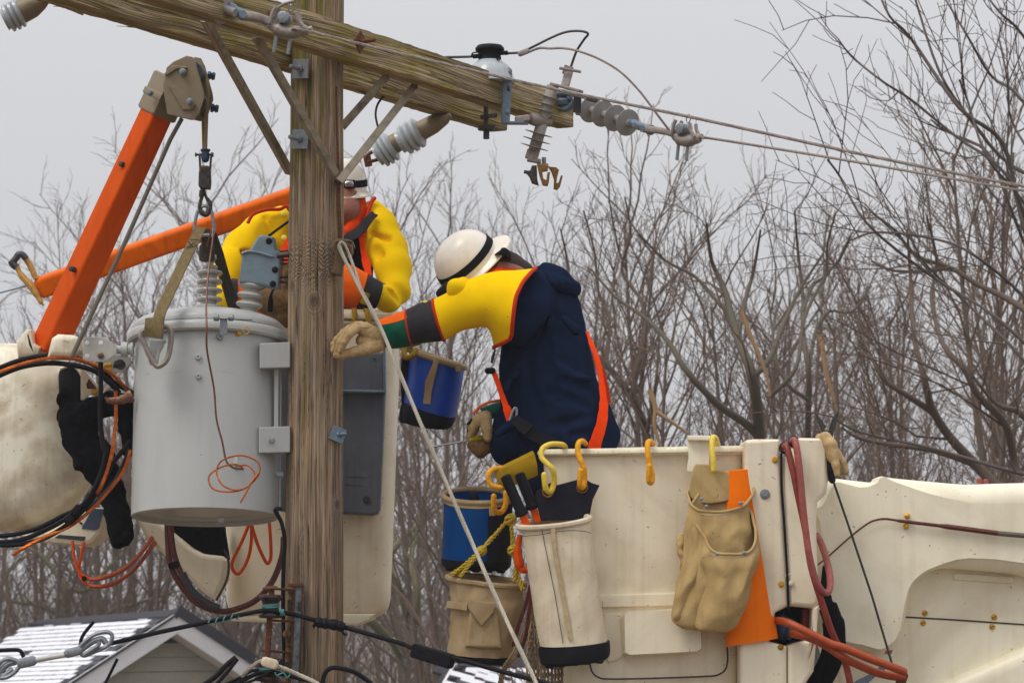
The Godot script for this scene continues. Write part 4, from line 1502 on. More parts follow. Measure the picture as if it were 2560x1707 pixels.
	strand(mb, resample(curve(Q3("S", [1150, 160, 13.72, 1300, 105, 13.7]) + Q3("C", [720, 316, 13.66, 800, 314, 13.64, 900, 332, 13.6, 1040, 385, 13.58, 1180, 470, 13.55, 1300, 590, 13.53, 1400, 720, 13.5, 1460, 800, 13.5, 1500, 852, 13.5]), 6), 0.01), 0.0056, 6, 0.1, 4)
	solo(mb, "bare_jumper", M["wire_alu"], "bare grey jumper wire arching down to the lower right clamp", "cable")
	# strap bracket and arrester
	root = thing("surge_arrester", "slim grey surge arrester with thin fins tilted across the crossarm tip", "arrester", Q("C", 660, 850, 13.7))
	mb = MB.new()
	var top := Q("C", 738, 560, 13.68)
	var bot := Q("C", 600, 1035, 13.72)
	var ad := (bot - top)
	lathe(mb, top, ad, [[0.027, 0.0], [0.027, ad.length()]], 18)
	part(mb, "tube", M["porcelain_grey"], root)
	for q in [[727, 640], [712, 685], [697, 727], [645, 872], [631, 916], [617, 960]]:
		var fm := MB.new()
		var c := Q("C", q[0], q[1], 13.7)
		lathe(fm, c, ad, [[0.027, -0.003], [0.064, -0.001], [0.064, 0.001], [0.027, 0.004]], 30)
		part(fm, "fin", M["alloy"], root)
	mb = MB.new()
	bar(mb, Q("S", 1690, 395, 13.72), Q("S", 1630, 615, 13.7), 0.036, 0.03, Vector3(1, 0.3, 0), 0.003)
	bar(mb, Q("S", 1690, 345, 13.72), Q("S", 1655, 450, 13.72), 0.044, 0.034, Vector3(1, 0.3, 0), 0.003)
	lathe(mb, Q("S", 1560, 365, 13.68), Q("S", 1760, 400, 13.68) - Q("S", 1560, 365, 13.68), [[0.007, 0.0], [0.007, 0.1]], 8)
	bar(mb, Q("S", 1460, 575, 13.68), Q("S", 1850, 670, 13.62), 0.012, 0.05, Vector3.UP, 0.003)
	bar(mb, Q("S", 1700, 690, 13.66), Q("S", 1935, 755, 13.62), 0.02, 0.03, Vector3.UP, 0.003)
	part(mb, "top_terminal", M["alloy"], root)
	mb = MB.new()
	bar(mb, Q("S", 1800, 720, 13.64), Q("S", 1790, 950, 13.66), 0.035, 0.01, Vector3(1, 0, 0), 0.002)
	bar(mb, Q("S", 1930, 760, 13.62), Q("S", 2050, 790, 13.6), 0.022, 0.03, Vector3.UP, 0.006)
	part(mb, "hanger", M["dark_grey"], root)
	mb = MB.new()
	bar(mb, Q("C", 608, 985, 13.7), Q("C", 590, 1040, 13.7), 0.052, 0.04, Vector3(1, 0, 0), 0.003)
	bar(mb, Q("C", 570, 1040, 13.7), Q("C", 660, 1055, 13.7), 0.018, 0.04, Vector3.UP, 0.003)
	lathe(mb, Q("C", 680, 1085, 13.7), Vector3(0, 1, 0), [[0.02, 0.0], [0.02, 0.01], [0.01, 0.012], [0.01, 0.04]], 8)
	part(mb, "base_bracket", M["alloy"], root)
	mb = MB.new()
	slab(mb, QS("C", 13.66, [560, 1120, 590, 1110, 600, 1080, 632, 1078, 636, 1170, 645, 1205, 600, 1190, 585, 1150]), 0.05, 0.004)
	lathe(mb, Q("C", 548, 1122, 13.68), Vector3(1, -0.1, 0), [[0.008, 0.0], [0.008, 0.06]], 8)
	part(mb, "clamp_jaw", M["dark_iron"], root)
	mb = MB.new()
	slab(mb, QS("C", 13.64, [632, 1065, 708, 1080, 705, 1112, 668, 1120, 676, 1165, 695, 1175, 702, 1125, 720, 1120, 712, 1185, 704, 1212, 672, 1208, 652, 1150]), 0.03, 0.004)
	slab(mb, QS("C", 13.7, [705, 1085, 762, 1092, 778, 1108, 765, 1160, 762, 1195, 775, 1190, 790, 1145, 803, 1146, 785, 1215, 768, 1236, 742, 1232, 745, 1170, 728, 1120]), 0.03, 0.004)
	part(mb, "bronze_clamp", M["bronze"], root)
	root = thing("strap_bracket", "blue-grey flat strap bracket bolted over the front crossarm", "bracket", Q("S", 885, 1080, 13.7))
	mb = MB.new()
	slab(mb, QS("S", 13.7, [838, 505, 848, 385, 870, 358, 915, 358, 945, 390, 943, 505, 925, 900, 915, 1075, 820, 1080, 825, 900]), 0.01, 0.002, ARM_N * -1.0)
	bar(mb, Q("S", 830, 1085, 13.7), Q("S", 1120, 1085, 13.62), 0.012, 0.05, Vector3.UP, 0.003)
	part(mb, "strap", M["steel_blue"], root)
	for q in [[905, 410, "galvanised"], [895, 632, "dark_iron"], [880, 938, "galvanised"]]:
		var bm := MB.new()
		lathe(bm, Q("S", q[0], q[1], 13.7), ARM_N, [[0.013, -0.001], [0.013, 0.004], [0.008, 0.008]], 12)
		part(bm, "rivet", M[q[2]], root)
	mb = MB.new()
	bar(mb, Q("S", 990, 1045, 13.66), Q("S", 1185, 1020, 13.64), 0.03, 0.045, Vector3.UP, 0.006)
	lathe(mb, Q("S", 1185, 1030, 13.66), Q("S", 1290, 1045, 13.68) - Q("S", 1185, 1030, 13.66), [[0.026, 0.0], [0.03, 0.02], [0.024, 0.06], [0.024, 0.1]], 14)
	part(mb, "arrester_arm", M["alloy"], root)
	root = thing("arm_bolt", "dark double-ended bolt hanging below the rear crossarm tip", "bolt", Q("S", 600, 1270, 13.9))
	mb = MB.new()
	lathe(mb, Q("S", 602, 870, 13.72), Vector3(0, -1, 0), [[0.011, 0.0], [0.011, 0.09]], 8)
	bar(mb, Q("S", 575, 1000, 13.7), Q("S", 700, 985, 13.75), 0.02, 0.05, Vector3.UP, 0.003)
	part(mb, "rod", M["dark_iron"], root)
	mb = MB.new()
	lathe(mb, Q("S", 605, 1120, 13.72), Vector3(0, -1, 0), [[0.042, 0.0], [0.038, 0.02], [0.014, 0.022], [0.014, 0.06]], 10)
	part(mb, "nut", M["dark_iron"], root)
	# porcelain bell insulators
	bells("lower grey porcelain bell insulator with a brown cap hanging under the crossarms", [["B", 1600, 770, 14.0, 1300, 930, 14.06], ["B", 1385, 865, 14.06, 1150, 1015, 14.1]], 0.066)
	bells("grey porcelain bell insulator in the top left corner", [["A", 270, 10, 11.5, 20, 130, 11.5]], 0.052)
	mb = MB.new()
	tube(mb, curve(QS("N", 14.1, [385, 130, 320, 88, 235, 135, 225, 190, 290, 180, 370, 155]), 4, true), 0.009, 6, false, true)
	bar(mb, Q("N", 230, 130, 14.1), Q("N", 250, 230, 14.1), 0.035, 0.012, Vector3(1, 0.3, 0), 0.003)
	solo(mb, "clevis", M["rust"], "rusty clevis link between the bell insulators and the white helmet", "clevis")
	mb = MB.new()
	tube(mb, curve(Q3("R", [1352, 735, 13.2, 1440, 775, 13.3, 1530, 830, 13.4, 1600, 880, 13.5]), 4), 0.0045, 6)
	tube(mb, curve(Q3("B", [1205, 620, 13.5, 1160, 680, 13.5, 1146, 750, 13.5, 1160, 825, 13.5]), 4), 0.0055, 6)
	solo(mb, "drop_wire", M["dark_grey"], "thin dark wire drooping under the rear crossarm right of the pole", "cable")
	nearer = 1.0
	# guy attachment and guy wire
	root = thing("guy_attachment", "brown cast guy hook plate on the pole's right flank", "guy plate", Q("F", 905, 620, 12.4))
	mb = MB.new()
	slab(mb, QS("F", 12.36, [880, 385, 960, 383, 1000, 400, 1012, 440, 990, 445, 985, 420, 960, 425, 962, 490, 935, 560, 925, 628, 850, 605, 875, 540, 880, 440]), 0.05, 0.008)
	tube(mb, curve(QS("F", 12.33, [875, 440, 880, 410, 905, 400, 925, 425]), 4), 0.011, 8)
	lathe(mb, Q("F", 965, 430, 12.35), Vector3(0.1, -1, 0.1), [[0.02, 0.0], [0.022, 0.03], [0.014, 0.045]], 8)
	part(mb, "hook_plate", M["hook_cast"], root)
	mb = MB.new()
	lathe(mb, Q("F", 965, 440, 12.32), Vector3(0.05, -0.1, 1), [[0.016, -0.03], [0.016, 0.012], [0.01, 0.018]], 6)
	part(mb, "bolt", M["rust"], root)
	mb = MB.new()
	var g1 := resample(curve(Q3("F", [905, 425, 12.3, 940, 510, 12.28, 1030, 680, 12.2, 1190, 990, 12.05, 1420, 1540, 11.85]) + Q3("K", [300, 560, 11.7, 520, 1060, 11.5, 745, 1540, 11.3, 900, 1880, 11.2]), 6), 0.012)
	strand(mb, g1, 0.0088, 6, 0.075, 4)
	tube(mb, g1, 0.005, 5)
	var g2 := resample(curve(Q3("F", [975, 490, 12.3, 1010, 590, 12.25, 1060, 740, 12.19]), 6), 0.012)
	strand(mb, g2, 0.0072, 6, 0.075, 4)
	tube(mb, curve(QS("F", 12.3, [905, 425, 925, 405, 950, 430, 975, 490]), 5), 0.006, 6)
	solo(mb, "guy_wire", M["wire_white"], "stranded steel guy wire running from the pole hook down to the bottom edge", "cable")

func bells(label: String, list: Array, r: float) -> void:
	var first = list[0]
	var root := thing("bell_insulator", label, "insulator", Q(first[0], first[1], first[2], first[3]), "porcelain bell insulators")
	for q in list:
		var a := Q(q[0], q[1], q[2], q[3])
		var b := Q(q[0], q[4], q[5], q[6])
		var l := a.distance_to(b)
		var d := b - a
		var mb := MB.new()
		lathe(mb, a, d, [[0.012, -0.03], [0.03, 0.0], [0.044, l * 0.25], [0.047, l * 0.55], [r * 0.9, l * 0.6]], 22)
		part(mb, "cap", M["tan_cast"], root)
		mb = MB.new()
		lathe(mb, a, d, [[r * 0.8, l * 0.52], [r * 1.12, l * 0.58], [r * 1.12, l * 0.64], [r * 0.92, l * 0.67], [r * 1.14, l * 0.71], [r * 1.14, l * 0.77], [r * 0.9, l * 0.80], [r * 1.1, l * 0.84], [r * 1.1, l * 0.90], [r * 0.8, l * 0.93], [r * 0.85, l * 0.99], [0.02, l * 1.0]], 28)
		part(mb, "skirt", M["porcelain_blue"], root)


# ---------- transformer and what lifts it ----------
func transformer() -> void:
	var o := P(512, 1294.5, 12.55)
	var tilt := Basis(Vector3(1, 0, 0), deg_to_rad(-5.8))
	var T := Transform3D(tilt, o)
	var root := thing("transformer", "grey drum-shaped pole transformer hanging in a sling left of the pole", "transformer", o)
	var R := 0.309
	var at := func(u: float, v: float, r := 0.309) -> Vector3:
		var s := clampf((u - 512.0) / 185.0, -0.99, 0.99)
		var c := sqrt(1 - s * s)
		var h := (1294.5 - v - 185.0 * c * 0.16) / 603.0
		return T * Vector3(s * r, h, c * r)
	var out := func(u: float) -> Vector3:
		var s := clampf((u - 512.0) / 185.0, -0.99, 0.99)
		return tilt * Vector3(s, 0, sqrt(1 - s * s))
	var up: Vector3 = tilt.y
	var mb := MB.new()
	mb.xf = T
	lathe(mb, Vector3.ZERO, Vector3.UP, [[0.0, 0.028], [0.2, 0.026], [0.205, 0.02], [0.285, 0.02], [0.298, 0.018], [0.300, 0.004], [0.303, 0.0], [R, 0.004], [R, 0.2], [R, 0.4], [R, 0.60], [R, 0.775], [0.3, 0.785]], 72)
	part(mb, "tank", M["tank_grey"], root)
	mb = MB.new()
	mb.xf = T
	lathe(mb, Vector3.ZERO, Vector3.UP, [[0.312, 0.786], [0.324, 0.788], [0.325, 0.802], [0.318, 0.815], [0.298, 0.832], [0.26, 0.848], [0.2, 0.863], [0.1, 0.873], [0.0, 0.876]], 72)
	part(mb, "lid", M["tank_grey"], root)
	mb = MB.new()
	mb.xf = T
	lathe(mb, Vector3.ZERO, Vector3.UP, [[0.310, 0.742], [0.330, 0.738], [0.340, 0.746], [0.342, 0.760], [0.340, 0.774], [0.332, 0.783], [0.316, 0.787]], 72, false)
	part(mb, "clamp_band", M["tank_grey"], root)
	mb = MB.new()
	lathe(mb, at.call(601, 1283, 0.17), Vector3(0, -0.6, 1), [[0.014, 0.0], [0.014, 0.01]], 10)
	part(mb, "drain_lug", M["tank_grey"], root)
	# tall bushing on the lid
	mb = MB.new()
	mb.xf = T
	var prof := [[0.062, 0.84], [0.062, 0.897], [0.059, 0.902], [0.030, 0.904]]
	for y in [0.932, 0.970, 1.009, 1.047]:
		prof += [[0.030, y - 0.009], [0.052, y - 0.006], [0.055, y], [0.052, y + 0.006], [0.030, y + 0.009]]
	prof += [[0.030, 1.063], [0.033, 1.066], [0.033, 1.077], [0.015, 1.079], [0.015, 1.1]]
	lathe(mb, Vector3(0.0, 0, 0.0), Vector3.UP, prof, 32)
	part(mb, "tall_bushing", M["porcelain_grey"], root)
	mb = MB.new()
	var tb := T * Vector3(0, 1.108, 0)
	box(mb, tb, Vector3(0.042, 0.036, 0.03), 0.008)
	lathe(mb, tb + Vector3(-0.04, 0.003, 0.01), Vector3(1, 0.05, 0.1), [[0.010, 0.0], [0.010, 0.012], [0.006, 0.013], [0.006, 0.06], [0.010, 0.061], [0.010, 0.068]], 8)
	part(mb, "bushing_terminal", M["plate_grey"], root)
	# bushing with the guard cap
	mb = MB.new()
	var base := Q("Q", 1030, 1300, 12.52)
	var tip := Q("Q", 1085, 880, 12.52)
	var ad := tip - base
	var l := ad.length()
	prof = [[0.037, -0.03]]
	for q in [0.20, 0.53, 0.88]:
		prof += [[0.034, l * q - 0.016], [0.052, l * q - 0.009], [0.058, l * q], [0.052, l * q + 0.009], [0.034, l * q + 0.016]]
	lathe(mb, base, ad, prof, 30)
	part(mb, "short_bushing", M["porcelain_grey"], root)
	mb = MB.new()
	slab(mb, QS("Q", 12.465, [1030, 402, 1175, 168, 1225, 160, 1385, 188, 1428, 385, 1522, 430, 1470, 965, 1330, 955, 1255, 935, 875, 878, 925, 452, 950, 418]), 0.09, 0.012, Vector3(0.1, 0, -1), 4)
	var cap := part(mb, "bird_guard", M["guard_blue"], root)
	mb = MB.new()
	tube(mb, curve(QS("Q", 12.46, [925, 445, 1030, 412, 1180, 430, 1300, 465, 1400, 490]), 4), 0.006, 6)
	part(mb, "seam", M["guard_blue"], cap)
	for q in [[1338, 258], [1430, 690], [1398, 905]]:
		var bm := MB.new()
		lathe(bm, Q("Q", q[0], q[1], 12.47), Vector3(0.1, 0, 1), [[0.014, -0.004], [0.014, 0.006], [0.009, 0.01]], 12)
		part(bm, "plug", M["black_rubber"], cap)
	mb = MB.new()
	tube(mb, QS("Q", 12.46, [1455, 478, 1640, 462]), 0.011, 8)
	tube(mb, QS("Q", 12.50, [1480, 415, 1660, 395]), 0.005, 6)
	tube(mb, QS("Q", 12.52, [1500, 545, 1660, 540]), 0.005, 6)
	tube(mb, QS("Q", 12.5, [1490, 610, 1650, 585]), 0.005, 6)
	tube(mb, QS("Q", 12.5, [1480, 805, 1650, 795]), 0.006, 6)
	tube(mb, QS("Q", 12.5, [1460, 865, 1650, 885]), 0.006, 6)
	part(mb, "terminal_leads", M["dark_iron"], root)
	# band bolt, ring pin, screws, nameplate screws
	mb = MB.new()
	tube(mb, PackedVector3Array([Q("F", 85, 902, 12.19), Q("F", 340, 912, 12.2)]), 0.0045, 6)
	for q in [[100, 900], [195, 900]]:
		lathe(mb, Q("F", q[0] - 12, q[1], 12.19), Vector3(1, 0, 0), [[0.013, 0.0], [0.014, 0.018], [0.01, 0.022]], 10)
	bar(mb, Q("F", 152, 905, 12.2), Q("F", 152, 1010, 12.2), 0.03, 0.006, Vector3(1, 0, 0), 0.002)
	part(mb, "band_bolt", M["galvanised"], root)
	for q in [[151, 1008, 0.014, "galvanised"], [18, 1142, 0.013, "tank_grey"], [22, 1268, 0.013, "tank_grey"]]:
		var bm := MB.new()
		var u: float = 500 + q[0] / 2.613
		var v: float = 450 + q[1] / 2.613
		lathe(bm, at.call(u, v, 0.308), out.call(u), [[q[2], 0.0], [q[2], 0.01], [q[2] * 0.8, 0.014]], 14)
		part(bm, "screw", M[q[3]], root)
		var xm := MB.new()
		var c: Vector3 = (at.call(u, v, 0.308) as Vector3) + (out.call(u) as Vector3) * 0.0145
		bar(xm, c - Vector3(0.005, 0, 0), c + Vector3(0.005, 0, 0), 0.0025, 0.002, Vector3.UP, 0.0005, 1)
		bar(xm, c - Vector3(0, 0.005, 0), c + Vector3(0, 0.005, 0), 0.0025, 0.0025, Vector3.RIGHT, 0.0005, 1)
		part(xm, "slot", M["dark_iron"], root)
	mb = MB.new()
	var vp: Vector3 = at.call(601, 825, 0.308)
	lathe(mb, vp, out.call(601), [[0.014, 0.0], [0.014, 0.008], [0.009, 0.01], [0.009, 0.02]], 10)
	part(mb, "relief_valve", M["bolt_yellow"], root)
	mb = MB.new()
	var loop := PackedVector3Array()
	for i in 16:
		loop.append(Q("F", 300 + cos(TAU * i / 16) * 20, 980 + sin(TAU * i / 16) * 26, 12.26))
	tube(mb, loop, 0.0022, 5, false, true)
	part(mb, "pull_ring", M["bolt_yellow"], root)
	# hanger brackets that meet the pole
	for q in [[648, 858, 921], [646, 1068, 1133]]:
		var u0: float = q[0]
		mb = MB.new()
		slab(mb, PackedVector3Array([P(u0, q[1], 12.36), P(724, q[1] - 3, 12.40), P(724, q[2] - 3, 12.40), P(u0, q[2], 12.36)]), 0.11, 0.004)
		part(mb, "hanger_bracket", M["tank_grey"], root)
	mb = MB.new()
	lathe(mb, P(680, 1101, 12.365), Vector3(0, 0, 1), [[0.013, 0.0], [0.013, 0.003], [0.009, 0.005]], 14)
	part(mb, "bracket_bolt", M["galvanised"], root)
	mb = MB.new()
	bar(mb, P(691, 922, 12.46), P(690, 1070, 12.46), 0.018, 0.03, Vector3(1, 0, 0), 0.002)
	part(mb, "hanger_rail", M["tank_grey"], root)
	mb = MB.new()
	bar(mb, P(702, 922, 12.5), P(701, 1068, 12.5), 0.008, 0.03, Vector3(1, 0, 0), 0.002)
	part(mb, "hanger_rail", M["tank_grey"], root)
	mb = MB.new()
	lathe(mb, P(690, 1186, 12.5), Vector3(1, 0, 0), [[0.012, 0.0], [0.012, 0.03]], 10)
	part(mb, "side_stub", M["tank_grey"], root)
	# lifting lug
	mb = MB.new()
	slab(mb, QS("T", 12.23, [890, 345, 1100, 370, 1085, 440, 1020, 560, 985, 690, 905, 690, 870, 540, 895, 440]), 0.03, 0.006)
	tube(mb, curve(QS("T", 12.215, [1110, 372, 1040, 460, 1010, 580, 990, 680]), 4), 0.008, 6)
	part(mb, "lifting_lug", M["tank_grey"], root)
	mb = MB.new()
	lathe(mb, Q("T", 935, 632, 12.22), Vector3(0, 0, 1), [[0.013, -0.01], [0.013, 0.006], [0.006, 0.01]], 10)
	part(mb, "lug_rivet", M["copper_old"], root)
	# low-voltage terminals on the left
	mb = MB.new()
	lathe(mb, Q("T", 690, 490, 12.5), Vector3(-1, 0, 0), [[0.03, 0.0], [0.03, 0.012], [0.022, 0.014], [0.022, 0.022], [0.031, 0.024], [0.031, 0.05], [0.016, 0.052], [0.018, 0.075], [0.01, 0.085]], 18)
	part(mb, "terminal_bushing", M["tank_grey"], root)
	mb = MB.new()
	slab(mb, QS("T", 12.47, [30, 360, 60, 325, 280, 322, 330, 340, 465, 432, 475, 540, 345, 632, 300, 655, 70, 640, 32, 605]), 0.008, 0.002)
	var sp := part(mb, "terminal_plate", M["plate_grey"], root)
	for q in [[90, 405, "snow"], [267, 405, "snow"], [90, 577, "snow"]]:
		var hm := MB.new()
		lathe(hm, Q("T", q[0], q[1], 12.4715), Vector3(0, 0, 1), [[0.0085, 0.0], [0.0095, 0.003], [0.007, 0.004]], 14)
		part(hm, "bolt_hole", M["trim_white"], sp)
	mb = MB.new()
	lathe(mb, Q("T", 267, 570, 12.47), Vector3(0, 0, 1), [[0.014, 0.0], [0.014, 0.012], [0.008, 0.016]], 6)
	part(mb, "terminal_bolt", M["copper_old"], root)
	mb = MB.new()
	slab(mb, QS("T", 12.56, [310, 600, 400, 560, 540, 560, 660, 590, 660, 670, 545, 785, 440, 800, 340, 740]), 0.008, 0.002)
	part(mb, "terminal_plate", M["plate_grey"], root)
	mb = MB.new()
	lathe(mb, Q("T", 380, 720, 12.55), Vector3(0, 0, 1), [[0.014, 0.0], [0.014, 0.015]], 8)
	lathe(mb, Q("T", 310, 700, 12.54), Vector3(1, 0.1, 0), [[0.01, 0.0], [0.01, 0.03]], 8)
	part(mb, "terminal_bolt", M["bolt_yellow"], root)
	mb = MB.new()
	tube(mb, curve(QS("T", 12.53, [440, 680, 500, 690, 560, 660]), 3), 0.016, 8)
	lathe(mb, Q("T", 525, 690, 12.54), Vector3(0, 0, 1), [[0.022, 0.0], [0.022, 0.02]], 10)
	part(mb, "terminal_knob", M["dark_iron"], root)
	# bare copper ground wire with its loops
	mb = MB.new()
	var gl := PackedVector3Array()
	var lug: Vector3 = at.call(603, 1157, 0.31)
	lathe(mb, lug, out.call(603), [[0.018, 0.0], [0.02, 0.006], [0.012, 0.008], [0.01, 0.02]], 12)
	lathe(mb, lug + up * 0.012, up, [[0.009, 0.0], [0.006, 0.03]], 10)
	part(mb, "ground_lug", M["plate_grey"], root)
	mb = MB.new()
	tube(mb, curve(Q3("E", [1348, 170, 12.45, 1370, 100, 12.42, 1382, 60, 12.42, 1388, 120, 12.4, 1360, 330, 12.35, 1345, 560, 12.22, 1348, 700, 12.16, 1350, 850, 12.17, 1395, 1100, 12.2, 1412, 1300, 12.2, 1450, 1450, 12.2, 1470, 1555, 12.2]) + Q3("I", [1490, 140, 12.2, 1530, 165, 12.2, 1590, 172, 12.19]), 6), 0.0042, 6)
	solo(mb, "ground_wire", M["copper_old"], "thin brown ground wire hanging down the front of the grey transformer", "wire")
	mb = MB.new()
	tube(mb, curve(Q3("I", [1590, 172, 12.19, 1540, 140, 12.17, 1440, 160, 12.16, 1362, 220, 12.15, 1390, 300, 12.14, 1500, 320, 12.13, 1610, 290, 12.12, 1690, 200, 12.12, 1680, 125, 12.12, 1570, 82, 12.13, 1450, 115, 12.15, 1412, 190, 12.15, 1450, 275, 12.13, 1540, 308, 12.12, 1620, 282, 12.11, 1665, 215, 12.13, 1620, 150, 12.16, 1560, 150, 12.18]), 6), 0.0036, 6)
	tube(mb, curve(QS("I", 12.11, [1690, 195, 1640, 260, 1600, 335, 1566, 392]), 4), 0.004, 6)
	solo(mb, "copper_wire_loops", M["copper"], "loose loops of bright copper wire on the lower front of the transformer", "wire")

func lifting() -> void:
	# jib with its head, rope, block and sling
	var root := thing("jib_boom", "steep square orange jib with a tan sheave head at its top", "jib", Q("E", 330, 780, 12.75))
	var a := Q("E", 300, 860, 12.75)
	var b := Q("A", 1045, 690, 12.62)
	var mb := MB.new()
	bar(mb, a, b, 0.118, 0.118, Vector3(0.74, 0, 0.67), 0.014, 3, 0.108, 0.108)
	var j := part(mb, "boom", M["orange_paint"], root)
	for q in [["A", 788, 1070], ["E", 462, 318]]:
		var hm := MB.new()
		lathe(hm, Q(q[0], q[1], q[2], 12.597 if q[0] == "A" else 12.63), Vector3(-0.6, 0.15, 0.75), [[0.012, -0.02], [0.012, 0.004], [0.008, 0.006]], 14)
		part(hm, "pin_hole", M["dark_iron"], j)
	mb = MB.new()
	var t := (b - a).normalized()
	bar(mb, b - t * 0.045, b + t * 0.13, 0.128, 0.128, Vector3(0.74, 0, 0.67), 0.008, 2)
	bar(mb, b + t * 0.02, b + t * 0.05, 0.136, 0.136, Vector3(0.74, 0, 0.67), 0.004, 2)
	part(mb, "head_collar", M["tan_cast"], root)
	var plate := [1085, 440, 1130, 400, 1215, 362, 1255, 370, 1280, 420, 1330, 600, 1335, 640, 1300, 740, 1270, 780, 1245, 782, 1090, 745, 1060, 560]
	mb = MB.new()
	slab(mb, QS("A", 12.46, plate), 0.014, 0.004)
	slab(mb, QS("A", 12.45, [1068, 480, 1130, 425, 1210, 432, 1225, 445, 1150, 450, 1090, 490]), 0.012, 0.003)
	slab(mb, QS("A", 12.45, [1100, 560, 1150, 555, 1250, 650, 1275, 680, 1250, 715, 1190, 715]), 0.012, 0.003)
	part(mb, "cheek_plate", M["tan_cast"], root)
	mb = MB.new()
	var p2 := []
	for i in range(0, plate.size(), 2):
		p2 += [plate[i] + 56, plate[i + 1] + 8]
	slab(mb, QS("A", 12.57, p2), 0.014, 0.004)
	part(mb, "cheek_plate", M["tan_cast"], root)
	mb = MB.new()
	lathe(mb, Q("A", 1252, 470, 12.475), Vector3(0.05, 0, -1), [[0.045, 0.0], [0.048, 0.01], [0.036, 0.04], [0.048, 0.07], [0.045, 0.08]], 24)
	part(mb, "sheave", M["dark_grey"], root)
	mb = MB.new()
	lathe(mb, Q("A", 1276, 668, 12.475), Vector3(0.05, 0, -1), [[0.045, 0.0], [0.048, 0.01], [0.036, 0.04], [0.048, 0.07], [0.045, 0.08]], 24)
	part(mb, "sheave", M["dark_grey"], root)
	for q in [[1195, 470, 12.455], [1240, 665, 12.44], [980, 606, 12.53]]:
		var bm := MB.new()
		lathe(bm, Q("A", q[0], q[1], q[2]), Vector3(-0.15, 0, 1), [[0.015, 0.0], [0.015, 0.012], [0.01, 0.013], [0.01, 0.024], [0.004, 0.025]], 10)
		part(bm, "pin", M["galvanised"], root)
	for q in [[1352, 490], [1374, 702]]:
		var bm := MB.new()
		lathe(bm, Q("A", q[0], q[1], 12.6), Vector3(1, -0.15, -0.1), [[0.018, 0.0], [0.02, 0.01], [0.013, 0.018], [0.019, 0.022], [0.015, 0.034]], 7)
		part(bm, "retainer", M["blue_plastic"], root)
	mb = MB.new()
	slab(mb, QS("E", 12.66, [100, 795, 165, 710, 200, 712, 215, 800, 260, 830, 240, 900, 110, 900]), 0.2, 0.02)
	slab(mb, QS("E", 12.58, [310, 850, 330, 770, 370, 742, 470, 748, 510, 765, 520, 850, 480, 900, 300, 900]), 0.16, 0.025, Vector3(0, 0, -1), 3)
	part(mb, "boom_shoe", M["cream_dirty"], root)
	mb = MB.new()
	tube(mb, resample(Q3("A", [1345, 520, 12.54, 1356, 600, 12.53, 1348, 700, 12.53, 1338, 985, 12.53]), 0.02), 0.0085, 7)
	tube(mb, resample(Q3("A", [1322, 760, 12.55, 1328, 985, 12.54]), 0.02), 0.0065, 6)
	solo(mb, "hoist_rope", M["rope_tan"], "short frayed hoist rope between the sheave head and the hook block", "rope")
	mb = MB.new()
	tube(mb, resample(Q3("A", [1185, 775, 12.6, 1110, 910, 12.58, 820, 1568, 12.52]) + Q3("E", [465, 895, 12.42]), 0.03), 0.0095, 8)
	solo(mb, "winch_rope", M["rope_grey"], "grey winch rope running down along the steep orange jib", "rope")
	root = thing("hook_block", "small weighted hook block with a blue thimble above the sling", "hook", Q("A", 1335, 1400, 12.53))
	mb = MB.new()
	lathe(mb, Q("A", 1340, 975, 12.53), Vector3(0, -1, 0), [[0.021, 0.0], [0.021, 0.006], [0.016, 0.012], [0.018, 0.035], [0.014, 0.05], [0.006, 0.056]], 14)
	part(mb, "thimble", M["blue_plastic"], root)
	mb = MB.new()
	bar(mb, Q("A", 1302, 1010, 12.53), Q("A", 1306, 1110, 12.53), 0.008, 0.02, Vector3(1, 0, 0), 0.002)
	bar(mb, Q("A", 1378, 1010, 12.53), Q("A", 1370, 1110, 12.53), 0.008, 0.02, Vector3(1, 0, 0), 0.002)
	lathe(mb, Q("A", 1272, 1010, 12.53), Vector3(1, 0, 0), [[0.009, 0.0], [0.009, 0.006], [0.005, 0.007], [0.005, 0.066], [0.01, 0.067], [0.01, 0.078]], 8)
	part(mb, "clevis", M["dark_iron"], root)
	mb = MB.new()
	slab(mb, QS("A", 12.51, [1300, 1090, 1318, 1078, 1358, 1080, 1372, 1100, 1376, 1190, 1370, 1235, 1305, 1232, 1292, 1210, 1294, 1130]), 0.035, 0.008)
	part(mb, "weight", M["dark_iron"], root)
	mb = MB.new()
	lathe(mb, Q("A", 1326, 1105, 12.515), Vector3(0, 0, 1), [[0.009, 0.0], [0.009, 0.008]], 8)
	part(mb, "bolt", M["rust"], root)
	mb = MB.new()
	tube(mb, curve(QS("A", 12.53, [1315, 1240, 1318, 1275, 1305, 1330, 1310, 1380, 1345, 1400, 1368, 1360, 1368, 1320, 1345, 1290]), 5), [0.011, 0.008, 0.01, 0.012, 0.012, 0.01, 0.007], 8)
	tube(mb, QS("A", 12.53, [1328, 1240, 1345, 1290, 1360, 1320]), 0.006, 6)
	lathe(mb, Q("A", 1310, 1255, 12.52), Vector3(0, -1, 0), [[0.008, 0.0], [0.009, 0.02]], 8)
	part(mb, "hook", M["dark_iron"], root)
	mb = MB.new()
	tube(mb, curve(QS("A", 12.53, [1330, 1345, 1290, 1380, 1268, 1480, 1275, 1530, 1300, 1540, 1350, 1535, 1385, 1535, 1395, 1490, 1375, 1370]), 5, true), 0.0075, 8, false, true)
	solo(mb, "steel_ring", M["galvanised"], "oblong steel ring joining the hook and the webbing sling", "ring")
	root = thing("lifting_sling", "two-legged olive webbing sling over the transformer", "sling", Q("E", 1010, 750, 12.3))
	mb = MB.new()
